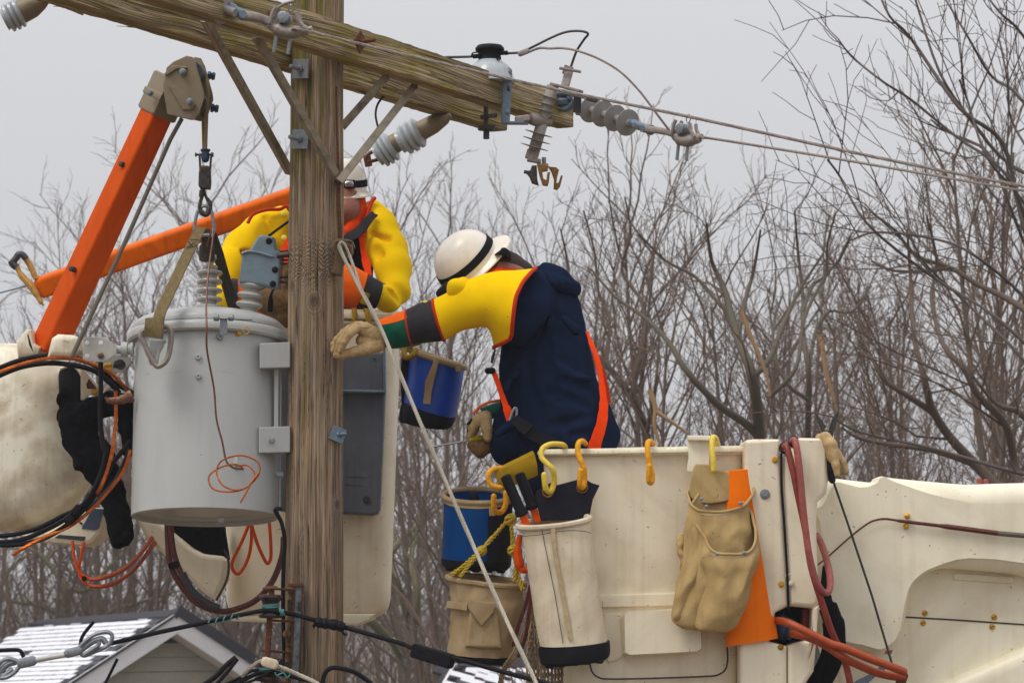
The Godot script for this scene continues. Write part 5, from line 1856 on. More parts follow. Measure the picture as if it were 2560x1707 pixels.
	ribbon(mb, Q3("E", [1310, 50, 12.5, 1250, 165, 12.44, 1130, 420, 12.3, 1050, 590, 12.22, 1015, 700, 12.19]), [0.05, 0.052, 0.052, 0.052, 0.05], 0.008, Vector3(-0.3, 0.1, 1))
	ribbon(mb, Q3("E", [1010, 640, 12.17, 1005, 700, 12.155, 1000, 765, 12.17]), 0.085, 0.014, Vector3(-0.25, 0.1, 1))
	part(mb, "near_leg", M["webbing"], root)
	mb = MB.new()
	ribbon(mb, Q3("E", [1385, 70, 12.6, 1420, 210, 12.68, 1470, 390, 12.8, 1530, 590, 12.9]), [0.03, 0.05, 0.05, 0.05], 0.008, Vector3(-0.2, 0.1, 1))
	part(mb, "far_leg", M["webbing_dark"], root)
	mb = MB.new()
	bar(mb, Q("E", 1300, 215, 12.6), Q("E", 1400, 215, 12.6), 0.075, 0.03, Vector3(0, 1, 0), 0.01)
	bar(mb, Q("E", 1350, 60, 12.55), Q("E", 1355, 200, 12.55), 0.05, 0.02, Vector3(1, 0, 0), 0.006)
	part(mb, "sling_pad", M["webbing_dark"], root)
	mb = MB.new()
	for q in [[1215, 190, 1285, 165], [1225, 140, 1275, 195], [1285, 135, 1215, 180], [1240, 125, 1300, 130]]:
		tube(mb, QS("E", 12.425, q), 0.0018, 4)
	part(mb, "stitching", M["dark_iron"], root)
	mb = MB.new()
	tube(mb, curve(QS("T", 12.19, [1000, 215, 1120, 190, 1185, 260, 1170, 480, 1130, 620, 1060, 690, 990, 700, 900, 560, 830, 400, 790, 320, 830, 240]), 5, true), 0.0115, 8, false, true)
	solo(mb, "sling_shackle", M["alloy"], "bent steel shackle at the transformer's lug with the sling through it", "shackle")
	# second boom, lying low behind the pole
	root = thing("material_boom", "long orange fibreglass boom sloping behind the left worker and the pole", "boom", Q("E", 240, 460, 14.0))
	mb = MB.new()
	var e0 := Q("E", 232, 452, 14.0)
	var e1 := Q("B", 760, 1235, 14.1)
	bar(mb, e0, e1, 0.10, 0.088, Vector3(0, 1, 0.3), 0.022, 3)
	part(mb, "tube", M["orange_glass"], root)
	mb = MB.new()
	tube(mb, curve(QS("E", 13.95, [105, 305, 135, 360, 190, 420, 225, 470, 260, 530, 282, 558]), 4), PackedFloat32Array([0.012, 0.016, 0.018, 0.016, 0.012, 0.006]), 8, true, false, 1.4)
	tube(mb, curve(QS("E", 13.97, [168, 258, 195, 300, 215, 345, 232, 385]), 4), [0.014, 0.015, 0.014, 0.012], 8, true, false, 1.4)
	part(mb, "fork", M["handle_tan"], root)
	mb = MB.new()
	tube(mb, curve(QS("E", 13.95, [72, 268, 82, 288, 105, 308]), 4), 0.018, 8, true, false, 1.4)
	tube(mb, curve(QS("E", 13.95, [78, 275, 100, 250, 118, 225, 145, 228, 165, 252]), 4), 0.016, 8, true, false, 1.4)
	part(mb, "rubber_tip", M["dark_grey"], root)
	mb = MB.new()
	tube(mb, QS("E", 13.96, [-60, 490, 60, 458, 185, 425]), 0.0045, 5)
	solo(mb, "tag_line", M["steel_blue"], "thin line from the left edge to the fork of the orange boom", "rope")


# ---------- left boom tip with its cables ----------
func left_boom() -> void:
	var root := thing("boom_tip", "scuffed rounded cream boom cover cut by the left edge", "boom cover", Q("I", -200, 640, 13.2))
	var mb := MB.new()
	var rows := loft_rows("E", [[20, 806, 250, 812, 120, 806, 13.3, 0.12], [-330, 830, 370, 850, 20, 838, 13.3, 0.30], [-480, 960, 480, 970, 0, 965, 13.3, 0.36], [-500, 1200, 585, 1200, 40, 1200, 13.3, 0.38], [-500, 1500, 640, 1500, 60, 1500, 13.3, 0.38],
		[-500, 1740, 600, 1720, 60, 1730, 13.3, 0.37], [-500, 1880, 500, 1860, 0, 1870, 13.3, 0.34], [-480, 1990, 400, 1960, -20, 1975, 13.3, 0.27], [-300, 2050, 200, 2030, -20, 2040, 13.3, 0.14]], 44, 5, 2.5, 0.006, 3.0, 5)
	mb.grid(rows, true, true, true)
	part(mb, "cover", M["cream_dirty"], root, "", 60)
	mb = MB.new()
	rows = loft_rows("E", [[440, 955, 470, 950, 455, 950, 12.97, 0.02], [385, 985, 545, 1020, 462, 1000, 13.0, 0.05], [378, 1080, 555, 1100, 465, 1090, 13.0, 0.06], [385, 1200, 560, 1200, 470, 1200, 13.0, 0.06]], 20, 4)
	mb.grid(rows, true, true, true)
	part(mb, "opening", M["black_rubber"], root)
	mb = MB.new()
	tube(mb, curve(QS("E", 12.96, [392, 970, 470, 952, 525, 1000, 553, 1090, 560, 1190]), 5), 0.008, 6)
	part(mb, "opening_rim", M["cream"], root)
	mb = MB.new()
	slab(mb, QS("I", 12.98, [120, 605, 330, 560, 560, 420, 690, 425, 700, 490, 650, 600, 600, 655, 560, 672, 520, 672, 280, 650]), 0.3, 0.02)
	part(mb, "tip_plate", M["cream"], root)
	for q in [[[528, 560, 600, 428, 688, 432, 662, 480, 640, 560, 610, 570], "decal_blue", "warning_decal"], [[350, 620, 385, 600, 555, 612, 545, 640], "dark_grey", "slot_panel"], [[510, 520, 525, 516, 538, 524, 528, 535], "dark_iron", "bolt_hole"]]:
		mb = MB.new()
		slab(mb, QS("I", 12.975, q[0]), 0.004, 0.001)
		part(mb, q[2], M[q[1]], root)
	# gaps seen above the cover: small parts of the boom behind the terminals
	mb = MB.new()
	slab(mb, QS("T", 12.8, [72, 940, 110, 870, 210, 1000, 85, 1000]), 0.02, 0.003)
	part(mb, "gusset", M["rust"], root)
	mb = MB.new()
	slab(mb, QS("T", 12.85, [0, 620, 60, 760, 260, 1000, 330, 1080, 100, 1085, 40, 1150, 0, 1150]), 0.02, 0.004)
	slab(mb, QS("T", 12.84, [440, 830, 560, 740, 545, 790, 340, 1040, 330, 1090, 310, 1000]), 0.02, 0.004)
	part(mb, "bracket", M["cream"], root)
	mb = MB.new()
	lathe(mb, Q("T", 190, 1045, 12.82), Vector3(0, 0, 1), [[0.016, 0.0], [0.016, 0.012], [0.01, 0.016]], 8)
	part(mb, "bolt", M["bolt_yellow"], root)
	mb = MB.new()
	var cl := chain(Q3("E", [860, 1215, 12.75, 720, 1200, 12.76, 580, 1255, 12.78, 480, 1320, 12.8, 520, 1420, 12.8, 600, 1568, 12.8]) + Q3("I", [640, 80, 12.8, 720, 300, 12.8, 770, 480, 12.8, 785, 610, 12.8]), [0.05, 0.05, 0.052, 0.062, 0.07, 0.066, 0.062, 0.056, 0.054, 0.052])
	cl += chain(Q3("E", [430, 1150, 12.86, 450, 1260, 12.84, 490, 1340, 12.82]), [0.035, 0.04, 0.05])
	cl += chain(Q3("E", [800, 1200, 12.72, 820, 1350, 12.72, 840, 1500, 12.72]), [0.035, 0.03, 0.03])
	blob(mb, cl, 0.03, 0.011, 0.012, 9.0)
	solo(mb, "hose_sleeve", M["black_cloth"], "baggy black cloth sleeve draped over the left boom tip beside the transformer", "hose sleeve", "", 180)
	var cab := thing("cable_coil", "coil of black cables and bare copper strands at the left edge", "cable coil", Q("I", 300, 650, 12.6))
	for q in [
		["black_cable", "black_rubber", Q3("E", [-60, 990, 12.7, 100, 925, 12.66, 260, 890, 12.63, 420, 888, 12.62, 560, 925, 12.62, 660, 975, 12.62, 740, 1060, 12.62, 830, 1110, 12.64, 900, 1160, 12.7]), 0.011],
		["black_cable", "black_rubber", Q3("E", [-60, 1040, 12.68, 120, 965, 12.64, 300, 935, 12.62, 450, 945, 12.6, 600, 980, 12.6, 700, 1050, 12.6, 780, 1130, 12.6]), 0.011],
		["black_cable", "black_rubber", Q3("E", [655, 925, 12.54, 655, 1100, 12.52, 652, 1300, 12.51, 672, 1480, 12.5]) + Q3("I", [690, 60, 12.5, 650, 220, 12.5, 560, 380, 12.52, 420, 500, 12.55, 250, 590, 12.6, 100, 640, 12.62, -60, 650, 12.64]), 0.0105],
		["black_cable", "black_rubber", Q3("I", [850, -10, 12.6, 800, 50, 12.56, 730, 140, 12.54, 650, 290, 12.53, 540, 440, 12.54, 400, 560, 12.57, 240, 640, 12.6, 60, 668, 12.62, -60, 660, 12.64]), 0.0105],
		["black_cable", "black_rubber", Q3("I", [620, 300, 12.55, 520, 420, 12.56, 400, 480, 12.6, 240, 560, 12.62, 80, 600, 12.64, -60, 612, 12.66]), 0.010],
		["black_cable", "black_rubber", Q3("I", [845, 40, 12.66, 790, 170, 12.64, 740, 260, 12.62, 650, 360, 12.6, 560, 450, 12.58]), 0.0095]]:
		mb = MB.new()
		tube(mb, curve(q[2], 6), q[3], 8)
		part(mb, q[0], M[q[1]], cab)
	for q in [
		Q3("E", [-60, 1015, 12.64, 120, 945, 12.6, 300, 905, 12.59, 460, 900, 12.59, 600, 940, 12.59, 720, 1000, 12.6, 790, 1070, 12.6, 850, 1140, 12.64]),
		Q3("E", [752, 1120, 12.55, 755, 1250, 12.53, 745, 1400, 12.52, 720, 1568, 12.5]) + Q3("I", [738, 20, 12.5, 700, 170, 12.5, 660, 280, 12.5, 630, 330, 12.52]),
		Q3("I", [852, 50, 12.56, 800, 190, 12.53, 700, 320, 12.52, 600, 430, 12.53, 460, 540, 12.56, 300, 610, 12.58, 180, 670, 12.6, 78, 735, 12.6])]:
		mb = MB.new()
		strand(mb, resample(curve(q, 6), 0.012), 0.0082, 6, 0.09, 5)
		part(mb, "copper_strand", M["copper"], cab)
	mb = MB.new()
	for q in [[470, 470, 520, 410, 0.03], [420, 520, 470, 480, 0.032], [560, 400, 590, 330, 0.026]]:
		bar(mb, Q("I", q[0], q[1], 12.53), Q("I", q[2], q[3], 12.53), q[4], 0.03, Vector3(1, 1, 0), 0.006)
	part(mb, "tape_wrap", M["black_rubber"], cab)
	mb = MB.new()
	tube(mb, curve(QS("T", 12.45, [325, 1110, 360, 1150, 450, 1160, 560, 1140, 680, 1090]), 4), PackedFloat32Array([0.006, 0.014, 0.016, 0.02, 0.026]), 8, true, false, 0.5)
	solo(mb, "leather_strap", M["copper_old"], "brown strap end curled round the cables beside the transformer", "strap")
	for q in [[Q3("I", [470, 640, 12.95, 485, 760, 12.95, 520, 850, 12.95, 575, 885, 12.95, 605, 895, 12.95]), "hose_bright", 0.0065, "bright orange hose, left one, dangling under the left boom tip"], [Q3("I", [545, 650, 12.97, 522, 760, 12.97, 515, 850, 12.97, 545, 905, 12.95, 605, 940, 12.95]), "hose_bright", 0.0065, "bright orange hose, right one, dangling under the left boom tip"],
		[Q3("I", [590, 892, 12.95, 660, 885, 12.95, 790, 835, 13.0, 900, 740, 13.1, 990, 620, 13.2]), "hose_orange", 0.0095, "upper dull orange hose curving up behind the transformer's base"], [Q3("I", [585, 935, 12.95, 660, 938, 12.95, 760, 910, 13.0, 890, 810, 13.1, 1010, 650, 13.2]), "hose_orange", 0.0095, "lower dull orange hose curving up behind the transformer's base"]]:
		mb = MB.new()
		tube(mb, curve(q[0], 6), q[2], 8)
		solo(mb, "hydraulic_hose", M[q[1]], q[3], "hose", "hydraulic hoses under the left boom tip")
	mb = MB.new()
	bar(mb, Q("I", 545, 870, 12.94), Q("I", 548, 900, 12.94), 0.02, 0.02, Vector3(1, 0, 0), 0.004)
	solo(mb, "hose_clip", M["black_rubber"], "black clip holding the bright orange hoses together", "clip")


# ---------- the bucket behind the pole ----------
func left_bucket() -> void:
	var root := thing("lift_bucket", "cream lift bucket behind the pole with a grey tray on its side", "lift bucket", P(770, 1560, 13.6))
	var mb := MB.new()
	var rows := loft_rows("J", [[160, -880, 1290, -850, 720, -880, 13.75, 0.36], [160, -500, 1300, -480, 720, -500, 13.75, 0.36], [165, 0, 1278, 0, 720, 0, 13.75, 0.36], [170, 500, 1255, 500, 720, 500, 13.75, 0.35], [170, 900, 1232, 900, 720, 900, 13.75, 0.34], [180, 1060, 1220, 1050, 720, 1060, 13.75, 0.33], [230, 1130, 1185, 1110, 720, 1130, 13.75, 0.30], [300, 1160, 1100, 1150, 720, 1155, 13.75, 0.24]], 60, 5, 7.0)
	mb.grid(rows, true, false, true)
	part(mb, "shell", M["cream"], root, "", 50)
	mb = MB.new()
	slab(mb, QS("J", 13.42, [180, 1135, 940, 1115, 1150, 1115, 1100, 1160, 1020, 1192, 180, 1165]), 0.5, 0.01)
	part(mb, "base", M["cream_clean"], root)
	mb = MB.new()
	bar(mb, P(640, 786, 13.38), P(985, 792, 13.38), 0.03, 0.03, Vector3.UP, 0.008)
	bar(mb, P(640, 802, 13.385), P(982, 808, 13.385), 0.016, 0.02, Vector3.UP, 0.006)
	part(mb, "rim", M["cream_rim"], root)
	mb = MB.new()
	slab(mb, PackedVector3Array([P(696, 880, 13.3), P(960, 880, 13.3), P(963, 985, 13.3), P(950, 1270, 13.3), P(944, 1284, 13.3), P(930, 1288, 13.3), P(700, 1278, 13.3)]), 0.09, 0.012, Vector3(0, 0, -1), 3)
	var tray := part(mb, "tool_tray", M["tray_grey"], root)
	mb = MB.new()
	bar(mb, P(840, 978, 13.28), P(964, 980, 13.28), 0.013, 0.06, Vector3.UP, 0.005)
	bar(mb, P(961, 870, 13.28), P(962, 985, 13.28), 0.011, 0.07, Vector3.RIGHT, 0.005)
	part(mb, "tray_lip", M["steel_blue"], tray)
	mb = MB.new()
	lathe(mb, Q("J", 1088, 372, 13.297), Vector3(0, 0, 1), [[0.017, 0.0], [0.017, 0.004], [0.012, 0.005]], 18)
	part(mb, "drain_hole", M["dark_iron"], tray)
	mb = MB.new()
	bar(mb, Q("J", 960, 200, 13.299), Q("J", 1090, 205, 13.299), 0.028, 0.003, Vector3.UP, 0.001)
	bar(mb, Q("J", 945, 268, 13.299), Q("J", 1060, 272, 13.299), 0.008, 0.003, Vector3.UP, 0.001)
	part(mb, "raised_mark", M["tray_grey"], tray)
	mb = MB.new()
	lathe(mb, Q("F", 1135, 1158, 13.298), Vector3(0, 0, 1), [[0.006, 0.0], [0.006, 0.004]], 10)
	part(mb, "rivet", M["tray_grey"], tray)
	# angular bracket with a dark hollow under the transformer
	mb = MB.new()
	slab(mb, QS("I", 13.2, [880, 480, 1040, 520, 1250, 690, 1320, 725, 1440, 738, 1480, 770, 1470, 890, 1400, 1030, 1330, 985, 1100, 760, 960, 640]), 0.22, 0.02, Vector3(0, 0, -1), 3)
	part(mb, "mount_arm", M["cream"], root)
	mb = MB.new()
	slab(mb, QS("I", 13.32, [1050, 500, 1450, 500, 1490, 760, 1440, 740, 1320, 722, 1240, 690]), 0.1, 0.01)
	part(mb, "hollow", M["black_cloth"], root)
	mb = MB.new()
	tube(mb, curve(QS("I", 13.16, [1462, 700, 1490, 770, 1480, 890, 1410, 1030]), 4), 0.006, 6)
	part(mb, "seam_edge", M["dark_grey"], root)
	var g := "hoses under the left lift bucket"
	for q in [
		[Q3("I", [1090, 500, 12.95, 1095, 640, 12.93, 1110, 790, 12.9, 1180, 930, 12.9, 1290, 1050, 12.9, 1440, 1100, 12.9, 1560, 1080, 12.9, 1680, 1020, 12.9, 1780, 900, 12.95, 1840, 740, 13.0, 1850, 620, 13.05]), "hose_brown", 0.0135, "thick brown hose hanging in a deep loop under the transformer"],
		[Q3("I", [1110, 500, 12.9, 1130, 700, 12.88, 1180, 850, 12.87, 1250, 980, 12.87, 1350, 1055, 12.87, 1430, 1080, 12.88]), "hose_brown", 0.0125, "second brown hose, inner one of the deep loop under the transformer"],
		[Q3("I", [1630, 520, 13.1, 1580, 640, 13.08, 1515, 780, 13.06, 1530, 845, 13.06, 1570, 845, 13.06, 1620, 750, 13.08, 1640, 640, 13.1, 1640, 530, 13.12]), "hose_bright", 0.0075, "orange hose in a teardrop loop left of the pole"],
		[Q3("I", [1640, 530, 13.06, 1680, 660, 13.04, 1730, 770, 13.03, 1752, 785, 13.03, 1768, 740, 13.04, 1765, 620, 13.06, 1755, 500, 13.1]), "hose_bright", 0.0075, "orange hose in a narrow loop next to the pole"]]:
		mb = MB.new()
		tube(mb, curve(q[0], 6), q[2], 9)
		solo(mb, "looped_hose", M[q[1]], q[3], "hose", g)
	mb = MB.new()
	tube(mb, curve(QS("I", 12.86, [1190, 850, 1250, 960, 1340, 1040, 1430, 1080]), 5), 0.0155, 9)
	solo(mb, "hose_guard", M["dark_grey"], "dark wear sleeve round the lower bend of the brown hoses", "hose sleeve")
	mb = MB.new()
	bar(mb, Q("I", 1100, 808, 12.87), Q("I", 1168, 790, 12.87), 0.03, 0.03, Vector3.UP, 0.006)
	solo(mb, "hose_clamp", M["black_rubber"], "black clamp pinching the two brown hoses together", "clip")


# ---------- spool rack and service cables low on the pole ----------
func service_lines() -> void:
	var root := thing("spool_rack", "rusty rack with brown porcelain spools on the lower pole", "insulator rack", Q("X", 640, 1568, 12.35))
	var mb := MB.new()
	slab(mb, QS("X", 12.34, [605, 325, 625, 310, 700, 310, 650, 800, 615, 1568, 560, 1568, 590, 900]), 0.05, 0.004)
	part(mb, "rail", M["rust_rack"], root)
	mb = MB.new()
	slab(mb, QS("X", 12.33, [695, 310, 800, 312, 815, 335, 800, 750, 745, 1568, 655, 1568]), 0.04, 0.004)
	part(mb, "rail_face", M["rack_worn"], root)
	mb = MB.new()
	bar(mb, Q("X", 690, 315, 12.325), Q("X", 630, 1568, 12.325), 0.012, 0.008, Vector3.RIGHT, 0.003)
	bar(mb, Q("X", 800, 320, 12.328), Q("X", 755, 1568, 12.328), 0.008, 0.008, Vector3.RIGHT, 0.003)
	bar(mb, Q("X", 610, 318, 12.322), Q("X", 810, 318, 12.322), 0.014, 0.01, Vector3.UP, 0.003)
	part(mb, "rail_flange", M["rust"], root)
	for q in [[632, 575, 0.010, 0.022], [765, 590, 0.008, 0.018], [592, 1355, 0.009, 0.018], [610, 1020, 0.008, 0.012]]:
		mb = MB.new()
		var c := Q("X", q[0], q[1], 12.328)
		bar(mb, c - Vector3(0, q[3], 0), c + Vector3(0, q[3], 0), q[2] * 2, 0.006, Vector3.RIGHT, 0.003)
		part(mb, "slot", M["dark_iron"], root)
	mb = MB.new()
	lathe(mb, Q("X", 595, 945, 12.33), Vector3(0, 0, 1), [[0.018, 0.0], [0.018, 0.01], [0.01, 0.016]], 6)
	part(mb, "rail_bolt", M["rust_rack"], root)
	for q in [[325, 362, 665, 378, 375], [400, 768, 645, 782, 770], [290, 1155, 625, 1180, 1165], [300, 1555, 600, 1568, 1560]]:
		mb = MB.new()
		bar(mb, Q("X", q[0], q[1], 12.22), Q("X", q[2], q[3], 12.32), 0.009, 0.045, Vector3.UP, 0.003)
		part(mb, "rack_arm", M["rust"], root)
	mb = MB.new()
	tube(mb, QS("X", 12.22, [400, 345, 400, 450, 372, 790, 345, 1240, 330, 1568]), 0.0125, 10)
	lathe(mb, Q("X", 402, 372, 12.22), Vector3(0, 1, 0), [[0.03, 0.0], [0.03, 0.004], [0.018, 0.014]], 10)
	part(mb, "rod", M["rust"], root)
	for q in [[386, 595, 1.0], [338, 1400, 1.0]]:
		mb = MB.new()
		var c := Q("X", q[0], q[1], 12.22)
		lathe(mb, c, Vector3(0.02, 1, 0), [[0.02, -0.048], [0.046, -0.046], [0.049, -0.036], [0.046, -0.026], [0.036, -0.02], [0.034, -0.005], [0.033, 0.008], [0.036, 0.02], [0.044, 0.03], [0.049, 0.038], [0.047, 0.048], [0.02, 0.05]], 26)
		part(mb, "spool", M["porcelain_brown"], root)
		mb = MB.new()
		for k in 3:
			var lp := PackedVector3Array()
			for i in 20:
				var a := TAU * i / 20
				lp.append(c + Vector3(cos(a) * 0.037, -0.004 + 0.006 * k + 0.004 * cos(a), sin(a) * 0.037))
			tube(mb, lp, 0.0026, 5, false, true)
		part(mb, "tie_wire", M["tie_teal"], root)
	# black service cables
	mb = MB.new()
	tube(mb, curve(Q3("I", [700, 1315, 12.1, 1000, 1245, 12.15, 1300, 1180, 12.18, 1560, 1125, 12.17, 1700, 1098, 12.17]) + Q3("X", [300, 640, 12.17, 480, 655, 12.18]) + Q3("X", [560, 670, 12.2, 760, 715, 12.22, 1000, 780, 12.22, 1320, 855, 12.2, 2043, 1060, 12.05]) + Q3("J", [1400, 1345, 11.9, 1640, 1410, 11.8]) + Q3("K", [240, 1410, 11.75, 560, 1500, 11.65, 820, 1568, 11.55, 1000, 1620, 11.5]), 5), 0.0095, 9)
	solo(mb, "service_cable", M["black_rubber"], "black service cable tied to the upper spool and running right to the bottom edge", "cable", "service cables")
	mb = MB.new()
	tube(mb, curve(Q3("X", [-200, 1660, 12.1, 60, 1520, 12.14, 250, 1440, 12.17, 440, 1440, 12.17, 620, 1475, 12.2, 900, 1545, 12.2, 1100, 1600, 12.15]), 5), 0.0095, 9)
	solo(mb, "service_cable", M["black_rubber"], "black service cable tied to the lower spool, running off at the bottom edge", "cable", "service cables")
	for q in [[Q3("X", [-200, 1590, 12.16, 0, 1500, 12.17, 130, 1420, 12.18, 240, 1400, 12.18]), 0.007, "thin black cable coming up from the left to the lower spool"],
		[Q3("X", [0, 1600, 12.12, 220, 1510, 12.14, 400, 1410, 12.16, 470, 1350, 12.16, 540, 1265, 12.16]), 0.006, "thin black cable crossing in front of the lower spool up to the riser"],
		[Q3("I", [1300, 1600, 12.12, 1400, 1530, 12.12, 1480, 1450, 12.12, 1540, 1400, 12.12]), 0.011, "thick cut cable end left of the lower spool"],
		[Q3("I", [1390, 1600, 12.1, 1480, 1500, 12.1, 1550, 1410, 12.1]), 0.008, "thinner cut cable end beside the thick one left of the lower spool"]]:
		mb = MB.new()
		tube(mb, curve(q[0], 5), q[1], 9)
		solo(mb, "service_cable", M["black_rubber"], q[2], "cable", "service cables")
	for k in 2:
		mb = MB.new()
		var a := [Q("I", 1360, 1175, 12.17), Q("X", 505, 660, 12.18)][k] as Vector3
		var b := [Q("I", 1560, 1130, 12.17), Q("X", 565, 672, 12.19)][k] as Vector3
		var pth := PackedVector3Array()
		for i in 50:
			var f := i / 49.0
			pth.append(a.lerp(b, f) + Vector3(0, sin(f * 25.0), cos(f * 25.0)) * 0.012)
		tube(mb, pth, 0.0026, 5)
		solo(mb, "teal_tie", M["tie_teal"], ["teal tie wire spiralling on the service cable left of the upper spool", "teal tie wire wound on the service cable just right of the upper spool"][k], "wire", "teal tie wires")
	mb = MB.new()
	tube(mb, curve(QS("X", 12.16, [440, 1430, 470, 1470, 550, 1440, 600, 1500, 640, 1450]), 4), 0.003, 5)
	solo(mb, "teal_tie", M["tie_teal"], "loose teal tie wire curling right of the lower spool", "wire", "teal tie wires")
	mb = MB.new()
	var sl := QS("X", 12.19, [955, 785, 1020, 800, 1200, 825, 1335, 858])
	tube(mb, resample(sl, 0.006), [0.017, 0.022, 0.02, 0.023, 0.019, 0.022, 0.024, 0.02, 0.022, 0.018], 9)
	tube(mb, QS("X", 12.18, [960, 800, 935, 860, 930, 830]), 0.006, 5)
	tube(mb, QS("X", 12.18, [1280, 880, 1330, 950, 1370, 950]), 0.005, 5)
	solo(mb, "taped_splice", M["black_rubber"], "ragged black tape wrap on the service cable in front of the pole", "splice")
	mb = MB.new()
	bar(mb, Q("J", 1392, 1352, 11.9), Q("J", 1650, 1432, 11.8), 0.058, 0.04, Vector3.UP, 0.008)
	bar(mb, Q("J", 1440, 1350, 11.87), Q("J", 1500, 1370, 11.86), 0.02, 0.03, Vector3.UP, 0.003)
	bar(mb, Q("J", 1540, 1382, 11.86), Q("J", 1600, 1400, 11.84), 0.02, 0.03, Vector3.UP, 0.003)
	solo(mb, "splice_cover", M["black_rubber"], "boxy black splice cover on the service cable left of the tan tool bag", "splice")
	mb = MB.new()
	tube(mb, curve(Q3("I", [1830, 430, 12.3]) + Q3("J", [490, 440, 12.36, 530, 520, 12.36, 552, 640, 12.36, 545, 760, 12.36, 540, 1000, 12.37, 545, 1300, 12.38, 548, 1420, 12.38, 520, 1470, 12.3]), 5), 0.0085, 8)
	solo(mb, "riser_cable", M["black_rubber"], "thin black cable running straight down the pole's left flank", "cable")
	mb = MB.new()
	strand(mb, resample(curve(Q3("X", [20, 1490, 12.14, 120, 1380, 12.12, 250, 1290, 12.1, 330, 1300, 12.09]), 5), 0.01), 0.0075, 5, 0.12, 5)
	strand(mb, resample(curve(Q3("X", [460, 1350, 12.1, 600, 1400, 12.1, 760, 1470, 12.1, 900, 1530, 12.08, 1010, 1590, 12.06]), 5), 0.01), 0.009, 5, 0.12, 5)
	solo(mb, "neutral_wire", M["wire_white"], "bare pale neutral wire passing the lower spool", "cable")
	mb = MB.new()
	bar(mb, Q("X", 272, 1285, 12.08), Q("X", 478, 1345, 12.08), 0.04, 0.03, Vector3.UP, 0.01)
	solo(mb, "neutral_sleeve", M["canvas_cream"], "pale sleeve on the neutral wire in front of the lower spool", "connector")
	mb = MB.new()
	tube(mb, curve(Q3("X", [1060, 1600, 12.2, 1062, 1500, 12.2, 1120, 1400, 12.2, 1220, 1375, 12.2, 1380, 1405, 12.2, 1500, 1450, 12.2, 1680, 1580, 12.2]), 5), 0.0095, 8)
	solo(mb, "bent_cable", M["black_rubber"], "black cable hooping up at the bottom edge right of the pole", "cable")
	# wedge clamps on the service drop at the lower left
	root = thing("wedge_clamp", "galvanised wedge clamp on the service drop in front of the snowy roof", "cable clamp", Q("I", 600, 1390, 12.0))
	mb = MB.new()
	tube(mb, curve(QS("I", 12.0, [520, 1330, 600, 1260, 680, 1235, 725, 1250, 725, 1290, 690, 1330, 600, 1370, 545, 1390, 525, 1370]), 5, true), 0.0085, 7, false, true)
	tube(mb, curve(QS("I", 12.01, [530, 1350, 600, 1300, 660, 1280, 690, 1310]), 4), 0.012, 8)
	tube(mb, curve(QS("I", 11.99, [545, 1385, 600, 1350, 640, 1320, 640, 1290]), 4), 0.009, 8)
	bar(mb, Q("I", 415, 1382, 12.0), Q("I", 535, 1352, 12.0), 0.036, 0.036, Vector3.UP, 0.012)
	part(mb, "wedge_body", M["galvanised"], root)
	mb = MB.new()
	tube(mb, QS("I", 12.0, [225, 1420, 420, 1385]), 0.0115, 10)
	part(mb, "link_rod", M["plate_grey"], root)
	root = thing("wedge_clamp", "second galvanised wedge clamp, cut by the left edge at the bottom", "cable clamp", Q("I", 30, 1530, 12.0))
	mb = MB.new()
	bar(mb, Q("I", 110, 1445, 12.0), Q("I", 235, 1418, 12.0), 0.04, 0.036, Vector3.UP, 0.012)
	tube(mb, curve(QS("I", 12.0, [130, 1440, 60, 1410, 10, 1425, -20, 1470, -10, 1530, 40, 1530, 90, 1500, 115, 1470]), 5, true), 0.009, 7, false, true)
	tube(mb, curve(QS("I", 12.01, [100, 1430, 40, 1450, 0, 1500, 20, 1520, 80, 1480]), 4), 0.013, 8)
	part(mb, "wedge_body", M["galvanised"], root)
	mb = MB.new()
	tube(mb, curve(QS("I", 12.02, [-40, 1358, 80, 1352, 130, 1360, 150, 1400]), 5), 0.008, 8)
	solo(mb, "cable_end", M["black_rubber"], "bent black cable end above the wedge clamp at the left edge", "cable")
	mb = MB.new()
	tube(mb, curve(QS("I", 12.02, [525, 1325, 525, 1290, 550, 1240, 610, 1168]), 5), 0.007, 8)
	solo(mb, "cable_end", M["black_rubber"], "cut cable end sticking up from the wedge clamp before the snowy roof", "cable")
	mb = MB.new()
	tube(mb, QS("I", 12.05, [680, 1580, 720, 1500, 764, 1410]), 0.0062, 8)
	solo(mb, "cable_end", M["black_rubber"], "lone cut cable end rising from the bottom edge before the gable", "cable")


